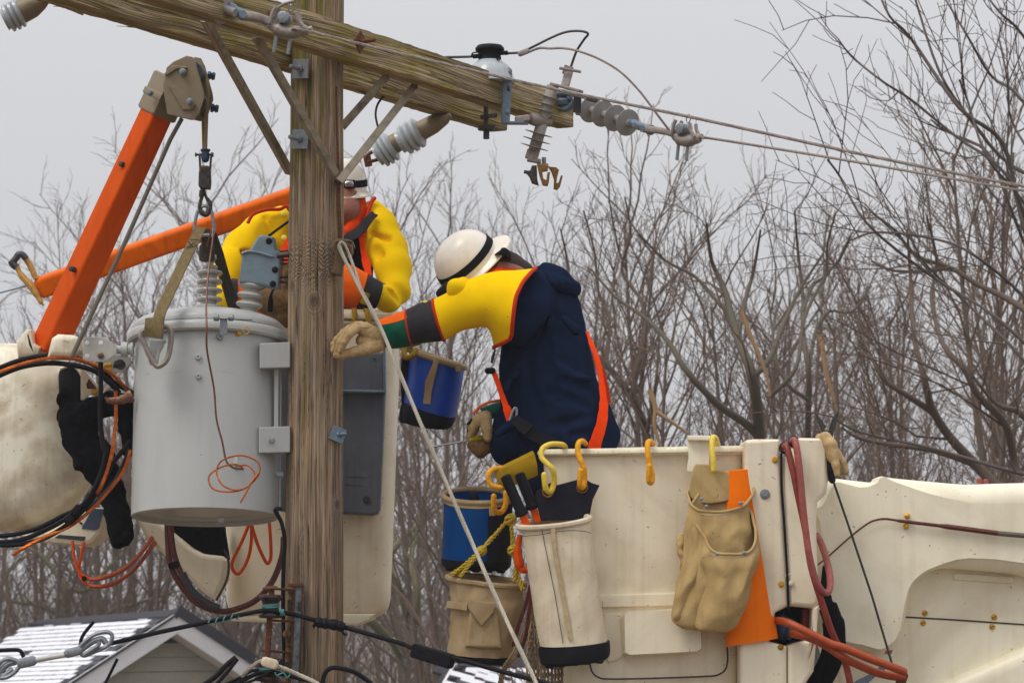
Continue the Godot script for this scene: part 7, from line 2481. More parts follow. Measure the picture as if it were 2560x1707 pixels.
	hook("left yellow hook over the left bucket's rim behind the pole", "yellow_old", Q3("F", [1000, 900, 13.5, 1005, 860, 13.36, 1008, 830, 13.32, 1010, 900, 13.3, 1008, 960, 13.3]), 0.011)
	hook("right yellow hook over the left bucket's rim behind the pole", "yellow_old", Q3("F", [1075, 870, 13.5, 1080, 840, 13.36, 1088, 850, 13.32, 1100, 920, 13.3, 1115, 970, 13.3]), 0.012)
	# khaki apron bag and orange sheet
	mb = MB.new()
	mb.grid(loft_rows("L", [[395, 305, 537, 290, 468, 300, 12.12, 0.03], [392, 700, 610, 690, 500, 697, 12.12, 0.035], [388, 1100, 672, 1080, 530, 1092, 12.12, 0.04], [395, 1350, 707, 1302, 550, 1330, 12.12, 0.045]], 28, 4), true, true, true)
	mb.grid(loft_rows("L", [[400, 306, 532, 292, 468, 301, 12.12, 0.028], [402, 420, 545, 410, 468, 415, 12.12, 0.03]], 28, 2), true)
	solo(mb, "line_cover", M["orange_sheet"], "bright orange rubber line cover hanging behind the khaki apron bag", "rubber sheet")
	root = thing("apron_bag", "crumpled khaki canvas apron bag with open pockets on the right lift bucket", "tool bag", Q("L", 320, 1260, 12.02))
	mb = MB.new()
	slab(mb, curve(QS("L", 12.1, [205, 275, 240, 262, 300, 268, 318, 298, 360, 300, 420, 310, 438, 345, 436, 400, 480, 425, 492, 460, 300, 500, 190, 470, 178, 400]), 3, true), 0.014, 0.005)
	part(mb, "back_panel", M["canvas_khaki"], root)
	mb = MB.new()
	rows = loft_rows("L", [[168, 462, 560, 440, 368, 545, 12.08, 0.065], [155, 620, 552, 600, 362, 650, 12.08, 0.075], [125, 850, 556, 780, 345, 860, 12.08, 0.085], [88, 1050, 540, 1000, 320, 1060, 12.08, 0.085], [68, 1185, 480, 1170, 285, 1210, 12.08, 0.07], [120, 1235, 420, 1255, 270, 1258, 12.08, 0.045]], 64, 7, 2.3, 0.015, 5.0, 11, Vector3(1, 0.7, 1))
	mb.grid(rows, true, false, true)
	part(mb, "main_pocket", M["canvas_khaki"], root, "", 60)
	part(rolled_rim([rows[0]], 0.006), "pocket_hem", M["canvas_khaki"], root)
	mb = arc_of(rows.slice(0, 3), 2, 23, 1.02)
	part(mb, "hem_band", M["canvas_tan"], root)
	mb = MB.new()
	rows = loft_rows("L", [[205, 592, 556, 618, 425, 815, 12.04, 0.085], [232, 760, 592, 752, 420, 890, 12.03, 0.085], [250, 900, 562, 905, 405, 950, 12.03, 0.085], [232, 1080, 516, 1080, 372, 1110, 12.03, 0.085], [190, 1215, 455, 1215, 318, 1245, 12.03, 0.06], [240, 1262, 400, 1266, 318, 1268, 12.04, 0.035]], 64, 7, 2.3, 0.015, 5.0, 17, Vector3(1, 0.7, 1))
	mb.grid(rows, true, false, true)
	part(mb, "front_pocket", M["canvas_khaki"], root, "", 60)
	part(rolled_rim([rows[0]], 0.006), "pocket_hem", M["canvas_khaki"], root)
	mb = arc_of(rows.slice(0, 3), 1, 24, 1.02)
	part(mb, "hem_band", M["canvas_tan"], root)
	mb = MB.new()
	mb.grid(loft_rows("L", [[182, 560, 215, 560, 198, 560, 12.05, 0.02], [176, 700, 262, 700, 220, 705, 12.05, 0.035], [150, 860, 262, 840, 205, 860, 12.05, 0.045], [105, 1020, 215, 1000, 160, 1020, 12.05, 0.045], [72, 1150, 165, 1160, 118, 1160, 12.05, 0.04], [75, 1205, 140, 1215, 108, 1215, 12.06, 0.02]], 32, 6, 2.2, 0.012, 7.0, 5, Vector3(1, 0.5, 1)), true, true, true)
	part(mb, "side_fold", M["canvas_khaki"], root, "", 60)
	mb = MB.new()
	mb.grid(loft_rows("L", [[108, 680, 150, 672, 128, 680, 12.09, 0.02], [100, 740, 165, 760, 130, 755, 12.09, 0.03], [112, 820, 175, 840, 140, 835, 12.09, 0.03], [125, 900, 165, 930, 145, 920, 12.09, 0.02]], 24, 5, 2.2, 0.012, 9.0, 8), true, true, true)
	part(mb, "side_pouch", M["canvas_khaki"], root, "", 60)
	for q in [[248, 470, 12.03], [278, 515, 12.01], [480, 496, 12.02], [343, 800, 11.96], [505, 792, 11.96]]:
		mb = MB.new()
		lathe(mb, Q("L", q[0], q[1], q[2]), Vector3(0, 0, 1), [[0.0075, -0.01], [0.0075, 0.003], [0.004, 0.005]], 12)
		part(mb, "snap", M["galvanised"], root)
	# glove and shears on the column
	root = thing("spare_glove", "spare leather work glove draped over the mount column's top corner", "glove", Q("L", 1050, 370, 12.15))
	mb = MB.new()
	blob(mb, chain(Q3("L", [950, 102, 12.2, 990, 105, 12.12, 1020, 150, 12.1, 1035, 220, 12.1]), [0.014, 0.022, 0.026, 0.026]) + chain(Q3("L", [1035, 200, 12.09, 1052, 270, 12.08, 1060, 325, 12.08]), [0.018, 0.015, 0.013]) + chain(Q3("L", [1055, 190, 12.12, 1090, 250, 12.12, 1115, 308, 12.12]), [0.017, 0.015, 0.012]) + chain(Q3("L", [1040, 210, 12.13, 1072, 280, 12.13, 1090, 320, 12.13]), [0.016, 0.013, 0.011]), 0.012, 0.005)
	part(mb, "palm", M["glove_leather"], root, "", 180)
	mb = MB.new()
	blob(mb, chain(Q3("L", [1012, 220, 12.13, 1022, 300, 12.13, 1030, 360, 12.13]), [0.016, 0.018, 0.014]), 0.012, 0.005)
	part(mb, "cuff", M["black_vinyl"], root, "", 180)
	root = thing("shears", "open pair of dark shears standing up out of the mount column", "shears", Q("H", 1150, 1330, 12.25))
	for q in [[[1072, 1168, 1112, 1222, 1150, 1270, 1166, 1300, 1156, 1335, 1135, 1325, 1112, 1290, 1090, 1230], 12.25], [[1216, 1165, 1218, 1190, 1192, 1290, 1182, 1335, 1160, 1330, 1158, 1280, 1180, 1215], 12.262]]:
		mb = MB.new()
		slab(mb, QS("H", q[1], q[0]), 0.01, 0.003)
		part(mb, "blade", M["dark_iron"], root)
	mb = MB.new()
	lathe(mb, Q("H", 1146, 1282, 12.25), Vector3(0, 0, 1), [[0.009, 0.0], [0.009, 0.006], [0.004, 0.008]], 10)
	part(mb, "pivot", M["galvanised"], root)


# ---------- the two workers ----------
func helmet(root: Node3D, c: Vector3, crown: Vector3, brim: Vector3, hl: float, hw: float, hh: float, ext: float, side_ext: float) -> void:
	var u := crown.normalized()
	var f := (brim - u * brim.dot(u)).normalized()
	var s := f.cross(u)
	var rows := []
	var S := 48
	for k in 13:
		var a := PI / 2 * k / 12.0
		var row := PackedVector3Array()
		var w := pow(cos(a), 0.8)
		for i in S:
			var g := TAU * i / S
			var ridge := 1.0 + 0.012 * exp(-pow(sin(g) * 5.0, 2)) * sin(a * 2.0)
			row.append(c + f * (cos(g) * hl * w * ridge) + s * (sin(g) * hw * w) + u * (hh * sin(a)))
		rows.append(row)
	var mb := MB.new()
	var outer := []
	for q in [[0.0, -0.006, 0.99], [1.0, -0.018, 1.0], [1.0, -0.024, 1.0], [0.0, -0.012, 0.95]]:
		var row := PackedVector3Array()
		for i in S:
			var g := TAU * i / S
			var e: float = q[0] * (side_ext + (ext - side_ext) * pow(maxf(0.0, cos(g)), 2.0))
			row.append(c + f * (cos(g) * (hl * q[2] + e)) + s * (sin(g) * (hw * q[2] + e)) + u * (q[1] - e * 0.18))
		outer.append(row)
	outer.reverse()
	mb.grid(outer + rows, true, false, true)
	var sh := part(mb, "helmet", M["helmet_white"], root, "", 50)
	# lamp strap round the shell
	mb = MB.new()
	var band := []
	for q in [[0.10, 1.012], [0.10, 1.03], [0.34, 1.03], [0.34, 1.012]]:
		var row := PackedVector3Array()
		var a: float = q[0]
		var w: float = pow(cos(a), 0.8) * q[1]
		for i in S:
			var g := TAU * i / S
			row.append(c + f * (cos(g) * hl * w) + s * (sin(g) * hw * w) + u * (hh * sin(a)))
		band.append(row)
	mb.grid(band)
	part(mb, "lamp_strap", M["strap_black"], sh)

func worker_right() -> void:
	var d := 12.55
	var root := thing("person", "person in white helmet and navy hoodie leaning from the right bucket to the pole", "person", Q("G", 1230, 2300, d))
	# body
	var mb := MB.new()
	var bones := chain(Q3("G", [720, 320, 12.55, 850, 400, 12.55]), [0.085, 0.08]) + chain(Q3("G", [800, 380, 12.55, 960, 470, 12.56, 1060, 560, 12.58]), [0.07, 0.065, 0.1]) + \
		chain(Q3("G", [1060, 560, 12.58, 1100, 800, 12.6, 1150, 1100, 12.6, 1210, 1450, 12.6, 1230, 1900, 12.6]), [0.10, 0.12, 0.12, 0.13, 0.12]) + \
		chain(Q3("G", [1000, 600, 12.45, 760, 590, 12.38, 480, 640, 12.36, 200, 690, 12.34]), [0.07, 0.055, 0.045, 0.035]) + \
		chain(Q3("G", [1000, 640, 12.72, 930, 950, 12.8, 880, 1350, 12.74, 780, 1240, 12.66]), [0.07, 0.055, 0.045, 0.035])
	blob(mb, bones, 0.04, 0.014)
	part(mb, "body", M["skin"], root, "", 180)
	mb = MB.new()
	blob(mb, chain(Q3("O", [640, 420, 12.55, 800, 500, 12.55, 930, 480, 12.55]), [0.09, 0.085, 0.06]) + chain(Q3("O", [900, 420, 12.55, 1040, 500, 12.56, 1180, 560, 12.57]), [0.05, 0.055, 0.05]), 0.03, 0.009, 0.004, 40.0)
	part(mb, "hair", M["hair"], root, "", 180)
	mb = MB.new()
	blob(mb, chain(Q3("O", [740, 580, 12.50, 900, 590, 12.47, 1080, 575, 12.49]), [0.03, 0.03, 0.025]), 0.02, 0.009)
	part(mb, "neck_cloth", M["neck_cloth"], root, "", 180)
	# hoodie
	mb = MB.new()
	var near := Q3("G", [1085, 520, 12.57, 1078, 640, 12.57, 1078, 800, 12.57, 1084, 950, 12.56, 1120, 1120, 12.54, 1185, 1300, 12.54, 1215, 1440, 12.54, 1225, 1620, 12.55])
	var rr := [0.125, 0.155, 0.172, 0.19, 0.188, 0.198, 0.205, 0.20]
	bones = chain(near, rr)
	var far := PackedVector3Array()
	for q in near:
		far.append(q + Vector3(0, 0, -0.16))
	bones += chain(far, rr)
	bones += chain(Q3("G", [1010, 470, 12.46, 960, 600, 12.40, 900, 690, 12.36]), [0.09, 0.10, 0.085])
	bones += chain(Q3("G", [1440, 1290, 12.52, 1480, 1400, 12.53]), [0.05, 0.055])
	bones += chain(Q3("G", [880, 1010, 12.5, 880, 1180, 12.5]), [0.06, 0.06])
	bones += chain(Q3("G", [950, 1150, 12.62, 880, 1330, 12.56, 850, 1450, 12.53, 830, 1500, 12.56]), [0.08, 0.075, 0.07, 0.07])
	bones += chain(Q3("G", [830, 1290, 12.6, 830, 1460, 12.56]), [0.045, 0.055])
	for q in [[1280, 720, 1200, 640], [1210, 990, 1380, 1040], [880, 1325, 770, 1395], [900, 960, 830, 1110], [1080, 690, 1040, 800]]:
		bones.append(bone(Q("G", q[0], q[1], 12.385), Q("G", q[2], q[3], 12.385), 0.024, 0.016))
	creases("G", [[1010, 480, 12.40, 1052, 560, 12.385, 1068, 640, 12.37, 1055, 725, 12.365, 1010, 770, 12.365, 900, 775, 12.38, 0.008], [1180, 905, 12.365, 1290, 975, 12.37, 1400, 1010, 12.40, 0.011], [1200, 1050, 12.355, 1300, 1085, 12.36, 1420, 1095, 12.40, 0.011], [1120, 1120, 12.345, 1240, 1165, 12.345, 1360, 1215, 12.36, 0.012],
		[1060, 1345, 12.335, 1200, 1330, 12.33, 1380, 1275, 12.34, 1520, 1245, 12.40, 0.012], [860, 830, 12.40, 850, 960, 12.39, 880, 1120, 12.385, 0.012], [960, 900, 12.37, 985, 1080, 12.355, 1040, 1220, 12.345, 0.009], [930, 660, 12.36, 1030, 690, 12.36, 0.010], [940, 590, 12.37, 1040, 600, 12.365, 0.009],
		[1100, 800, 12.375, 1110, 950, 12.36, 1180, 1180, 12.345, 0.006], [760, 1330, 12.49, 860, 1390, 12.46, 960, 1480, 12.42, 0.012], [1260, 1400, 12.33, 1420, 1390, 12.34, 1540, 1400, 12.41, 0.011], [1150, 620, 12.405, 1260, 690, 12.42, 0.010], [1060, 400, 12.43, 1200, 440, 12.42, 0.008]])
	blob(mb, bones, 0.035, 0.0085, 0.006, 4.4, Vector3(1, 1.3, 1), 14)
	carve = []
	part(mb, "hoodie", M["navy"], root, "", 180)
	mb = MB.new()
	blob(mb, chain(Q3("G", [1000, 345, 12.55, 1090, 335, 12.5, 1170, 372, 12.48, 1262, 450, 12.5]), [0.022, 0.036, 0.04, 0.03]) + chain(Q3("G", [1050, 380, 12.46, 1180, 420, 12.45, 1268, 462, 12.5]), [0.03, 0.036, 0.026]) + chain(Q3("G", [1060, 360, 12.66, 1180, 400, 12.68, 1268, 455, 12.62]), [0.04, 0.045, 0.03]) + chain(Q3("G", [1268, 440, 12.5, 1272, 458, 12.6]), [0.026, 0.026]), 0.014, 0.008, 0.005, 16.0)
	part(mb, "hood", M["navy"], root, "", 180)
	# seams of the hoodie
	mb = MB.new()
	tube(mb, curve(Q3("G", [1010, 470, 12.37, 1055, 560, 12.36, 1070, 640, 12.35, 1055, 720, 12.345, 1010, 765, 12.35]), 5), 0.004, 6)
	part(mb, "armhole_seam", M["navy_dark"], root)
	# yellow sleeve
	mb = MB.new()
	var st := [[1335, 502, 852, 1420, 1102, 900, 12.37, 0.185], [1240, 522, 835, 1350, 1010, 880, 12.37, 0.175], [1080, 536, 806, 1240, 890, 850, 12.36, 0.155], [900, 546, 750, 1185, 775, 860, 12.35, 0.13], [690, 590, 640, 1192, 640, 880, 12.34, 0.11], [520, 650, 500, 1215, 490, 910, 12.33, 0.09], [430, 700, 425, 1250, 400, 950, 12.33, 0.088], [330, 790, 345, 1300, 310, 1000, 12.33, 0.088], [150, 868, 275, 1338, 185, 1095, 12.33, 0.08]]
	var rows := loft_rows("O", st, 44, 6, 2.1, 0.006, 4.0, 21)
	# the shoulder edge follows the line that the red piping takes over the hoodie
	var edge := curve(QS("O", 12.37, [852, 1418, 950, 1372, 1045, 1312, 1062, 1180, 1075, 1050, 1090, 930, 1110, 830, 1180, 680, 1260, 580, 1335, 503]), 6)
	var total := 0.0
	for i in edge.size() - 1:
		total += edge[i].distance_to(edge[i + 1])
	for k in 23:
		var want := total * k / 22.0
		var i := 0
		while i < edge.size() - 2 and want > edge[i].distance_to(edge[i + 1]):
			want -= edge[i].distance_to(edge[i + 1])
			i += 1
		var p := edge[i].move_toward(edge[i + 1], want)
		p += (Vector3(0, CAM_Y, 0) - p).normalized() * 0.20 * pow(sin(PI * k / 22.0), 0.7)
		var shift: Vector3 = p - rows[0][k]
		for j in 14:
			rows[j][k] += shift * pow(1.0 - j / 14.0, 1.6)
	mb.grid(rows)
	var inn := []
	for r in rows:
		var c := Vector3.ZERO
		for q in r:
			c += q / r.size()
		var row := PackedVector3Array()
		for q in r:
			row.append(c.lerp(q, 0.965))
		inn.append(row)
	mb.grid(inn)
	var sl := part(mb, "rubber_sleeve", M["rubber_yellow"], root, "", 70)
	mb = MB.new()
	blob(mb, chain(Q3("O", [500, 690, 12.31, 400, 722, 12.27, 372, 780, 12.27]), [0.03, 0.026, 0.02]) + chain(Q3("O", [480, 760, 12.28, 430, 800, 12.27]), [0.022, 0.012]), 0.03, 0.007)
	part(mb, "sleeve_fold", M["rubber_yellow"], sl, "", 180)
	mb = MB.new()
	tube(mb, rows[0], 0.0085, 8, false, true)
	part(mb, "red_piping", M["piping_red"], sl)
	mb = MB.new()
	tube(mb, rows[rows.size() - 1], 0.007, 8, false, true)
	part(mb, "red_piping", M["piping_red"], sl)
	# cuff, gauntlet
	mb = MB.new()
	var cu := loft_rows("F", [[1515, 782, 1598, 1052, 1535, 920, 12.33, 0.088], [1440, 800, 1490, 1062, 1452, 930, 12.33, 0.086], [1345, 846, 1386, 1078, 1350, 962, 12.33, 0.075]], 36, 4)
	mb.grid(cu, true, true, true)
	part(mb, "black_cuff", M["rubber_black"], root, "", 50)
	mb = MB.new()
	tube(mb, cu[cu.size() - 1], 0.004, 6, false, true)
	part(mb, "cuff_edge", M["piping_red"], root)
	mb = MB.new()
	lathe(mb, Q("F", 1470, 797, 12.30), Vector3(-0.1, 1, 0.6), [[0.01, 0.0], [0.01, 0.004], [0.006, 0.006]], 12)
	part(mb, "cuff_button", M["hook_yellow"], root)
	mb = MB.new()
	var gt := loft_rows("F", [[1350, 848, 1385, 1080, 1358, 964, 12.33, 0.074], [1260, 880, 1310, 1095, 1275, 985, 12.33, 0.066], [1155, 915, 1235, 1105, 1180, 1000, 12.33, 0.058]], 36, 4, 2.0, 0.004, 14.0)
	mb.grid(gt, true, true, true)
	var gg := part(mb, "rubber_gauntlet", M["glove_green"], root)
	mb = arc_of(gt, 6, 32, 1.02)
	mb = MB.new()
	var arc := []
	for r in gt:
		var c := Vector3.ZERO
		for q in r:
			c += q / r.size()
		var row := PackedVector3Array()
		for k in range(12, 30):
			row.append(c + (r[k] - c) * 1.025)
		arc.append(row)
	mb.grid(arc, false)
	part(mb, "orange_facing", M["glove_orange"], gg)
	# leather glove on the pole
	mb = MB.new()
	var h := chain(Q3("V", [1060, 470, 12.33, 900, 440, 12.33, 720, 340, 12.33, 560, 290, 12.33]), [0.034, 0.032, 0.03, 0.024]) + chain(Q3("V", [1060, 560, 12.34, 860, 590, 12.34, 650, 560, 12.34]), [0.032, 0.034, 0.024])
	h += chain(Q3("V", [640, 260, 12.34, 400, 330, 12.345, 180, 540, 12.36, 110, 760, 12.37]), [0.019, 0.0165, 0.0155, 0.0135])
	h += chain(Q3("V", [600, 285, 12.32, 400, 380, 12.31, 240, 580, 12.32, 170, 800, 12.34]), [0.018, 0.0165, 0.0155, 0.0135])
	h += chain(Q3("V", [560, 330, 12.30, 420, 430, 12.285, 320, 590, 12.29, 240, 760, 12.31]), [0.017, 0.016, 0.0145, 0.0125])
	h += chain(Q3("V", [560, 320, 12.36, 300, 400, 12.38, 110, 620, 12.40, 90, 740, 12.41]), [0.017, 0.0155, 0.014, 0.012])
	h += chain(Q3("V", [1000, 640, 12.33, 760, 720, 12.32, 500, 780, 12.32, 280, 840, 12.33, 150, 850, 12.35]), [0.03, 0.026, 0.021, 0.018, 0.013])
	blob(mb, h, 0.005, 0.0034, 0.002, 45.0)
	var lg := part(mb, "leather_glove", M["glove_leather"], root, "", 180)
	mb = MB.new()
	tube(mb, curve(Q3("V", [480, 300, 12.295, 620, 300, 12.292, 740, 310, 12.292, 850, 292, 12.292]), 5), 0.0014, 5)
	part(mb, "glove_seam", M["glove_brown"], lg)
	mb = MB.new()
	bar(mb, Q("V", 70, 840, 12.36), Q("V", 290, 880, 12.35), 0.012, 0.02, Vector3.UP, 0.004)
	part(mb, "staple", M["dark_iron"], root)
	# lower glove with the screwdriver
	mb = MB.new()
	var g2 := loft_rows("U", [[850, 270, 850, 600, 860, 430, 12.62, 0.06], [640, 330, 690, 620, 660, 470, 12.62, 0.06], [400, 420, 560, 560, 470, 490, 12.61, 0.05]], 30, 4)
	mb.grid(g2, true, true, true)
	part(mb, "rubber_gauntlet", M["glove_green"], root)
	mb = MB.new()
	tube(mb, curve(Q3("U", [300, 505, 12.59, 350, 460, 12.58, 420, 390, 12.58, 560, 320, 12.58, 780, 275, 12.59]), 5), 0.006, 6)
	part(mb, "gauntlet_edge", M["glove_orange"], root)
	mb = MB.new()
	h = chain(Q3("U", [520, 560, 12.57, 450, 650, 12.56]), [0.026, 0.024]) + chain(Q3("U", [440, 560, 12.58, 380, 660, 12.57]), [0.022, 0.022]) + chain(Q3("U", [520, 620, 12.54, 530, 780, 12.53, 550, 930, 12.53]), [0.026, 0.023, 0.0185])
	h += chain(Q3("U", [350, 620, 12.56, 280, 760, 12.56, 235, 890, 12.57]), [0.02, 0.0175, 0.015])
	h += chain(Q3("U", [390, 640, 12.6, 320, 800, 12.61, 270, 930, 12.61]), [0.018, 0.016, 0.014])
	part_blob(mb, h, "leather_glove", M["glove_leather"], root)
	mb = MB.new()
	h = chain(Q3("U", [700, 1060, 12.6, 480, 1090, 12.58, 280, 1060, 12.57]), [0.026, 0.026, 0.022]) + chain(Q3("U", [560, 1110, 12.58, 400, 1170, 12.57, 330, 1140, 12.57]), [0.022, 0.021, 0.018]) + chain(Q3("U", [500, 1130, 12.6, 450, 1210, 12.58, 400, 1225, 12.58]), [0.018, 0.016, 0.014])
	part_blob(mb, h, "glove_fingers", M["glove_brown"], root)
	mb = MB.new()
	bar(mb, Q("U", 340, 560, 12.56), Q("U", 185, 700, 12.56), 0.02, 0.008, Vector3(0, 0, 1), 0.003)
	bar(mb, Q("U", 270, 590, 12.55), Q("U", 190, 830, 12.56), 0.014, 0.008, Vector3(0, 0, 1), 0.003)
	part(mb, "glove_strap", M["black_vinyl"], root)
	# helmet
	var crown := Vector3(-0.62, 0.65, 0.44)
	var rear := Vector3(0.75, 0.66, 0.0)
	helmet(root, Q("O", 560, 462, 12.55), crown, rear, 0.142, 0.122, 0.142, 0.062, 0.02)
	mb = MB.new()
	blob(mb, chain(Q3("O", [300, 745, 12.47, 235, 800, 12.47]), [0.022, 0.02]) + chain(Q3("O", [320, 700, 12.46, 290, 760, 12.46]), [0.016, 0.018]), 0.01, 0.006)
	part(mb, "head_lamp", M["black_rubber"], root, "", 180)
	mb = MB.new()
	slab(mb, QS("O", 12.42, [860, 345, 920, 300, 945, 268, 985, 268, 1030, 300, 1055, 350, 1050, 390, 1025, 398, 990, 360, 920, 345]), 0.08, 0.008)
	part(mb, "goggles", M["black_rubber"], root)
	mb = MB.new()
	bar(mb, Q("O", 690, 575, 12.46), Q("O", 740, 525, 12.46), 0.012, 0.01, Vector3.UP, 0.003)
	part(mb, "chin_clip", M["hook_yellow"], root)
	# harness
	mb = MB.new()
	ribbon(mb, curve(Q3("G", [745, 1000, 12.42, 775, 1080, 12.40, 805, 1170, 12.40, 835, 1250, 12.39, 855, 1320, 12.39]), 4), [0.022, 0.022, 0.024, 0.034, 0.034], 0.006, Vector3(-0.25, 0, 1))
	part(mb, "front_strap", M["strap_orange"], root)
	mb = MB.new()
	blob(mb, chain(Q3("G", [705, 985, 12.43, 735, 985, 12.42]), [0.014, 0.014]), 0.01, 0.005)
	part(mb, "strap_knob", M["black_rubber"], root, "", 180)
	mb = MB.new()
	slab(mb, QS("G", 12.43, [725, 900, 735, 870, 755, 835, 752, 880, 735, 935, 722, 930]), 0.01, 0.002)
	part(mb, "dark_tab", M["dark_grey"], root)
	mb = MB.new()
	tube(mb, curve(QS("G", 12.375, [845, 1335, 855, 1280, 878, 1230, 893, 1240, 888, 1290, 868, 1345, 852, 1355]), 4, true), 0.0055, 7, false, true)
	part(mb, "buckle", M["galvanised"], root)
	mb = MB.new()
	ribbon(mb, curve(Q3("G", [872, 1300, 12.36, 930, 1345, 12.34, 985, 1390, 12.325, 1080, 1440, 12.32, 1180, 1480, 12.32]), 4), [0.045, 0.05, 0.05, 0.05, 0.05], 0.008, Vector3(0, 0.15, 1))
	ribbon(mb, Q3("G", [925, 1340, 12.33, 975, 1378, 12.315]), 0.056, 0.012, Vector3(0, 0.15, 1))
	part(mb, "hip_strap", M["strap_black"], root)
	mb = MB.new()
	ribbon(mb, curve(Q3("G", [1352, 728, 12.5, 1378, 800, 12.47, 1415, 900, 12.44, 1440, 1010, 12.42, 1456, 1120, 12.40, 1462, 1220, 12.38, 1448, 1330, 12.36, 1420, 1420, 12.35, 1395, 1500, 12.35]), 4), [0.014, 0.022, 0.026, 0.024, 0.03, 0.04, 0.046, 0.05, 0.056], 0.006, Vector3(0.35, 0, 1))
	part(mb, "back_strap", M["strap_orange"], root)
	mb = MB.new()
	ribbon(mb, curve(Q3("G", [1400, 870, 12.56, 1450, 980, 12.56, 1475, 1080, 12.56, 1495, 1195, 12.56]), 4), [0.012, 0.022, 0.024, 0.02], 0.006, Vector3(0.5, 0, 1))
	part(mb, "mesh_strap", M["piping_red"], root)
	# the screwdriver
	root = thing("screwdriver", "screwdriver with yellow handle held in the right worker's lower glove", "screwdriver", Q("U", 230, 980, 12.57))
	mb = MB.new()
	var sa := Q("G", 345, 1481, 12.5)
	var sb := Q("U", 236, 968, 12.565)
	lathe(mb, sa, sb - sa, [[0.0035, 0.0], [0.006, 0.012], [0.0042, 0.03], [0.0042, (sb - sa).length()]], 10)
	part(mb, "shaft", M["chrome"], root)
	mb = MB.new()
	var sc := Q("U", 470, 935, 12.6)
	lathe(mb, sb, sc - sb, [[0.007, -0.004], [0.0125, 0.0], [0.011, 0.012], [0.0145, 0.022], [0.0145, (sc - sb).length()]], 8)
	part(mb, "handle", M["tool_yellow"], root)

func part_blob(mb: MB, h: Array, called: String, m: Material, root: Node3D) -> void:
	blob(mb, h, 0.009, 0.0042, 0.002, 45.0)
	part(mb, called, m, root, "", 180)

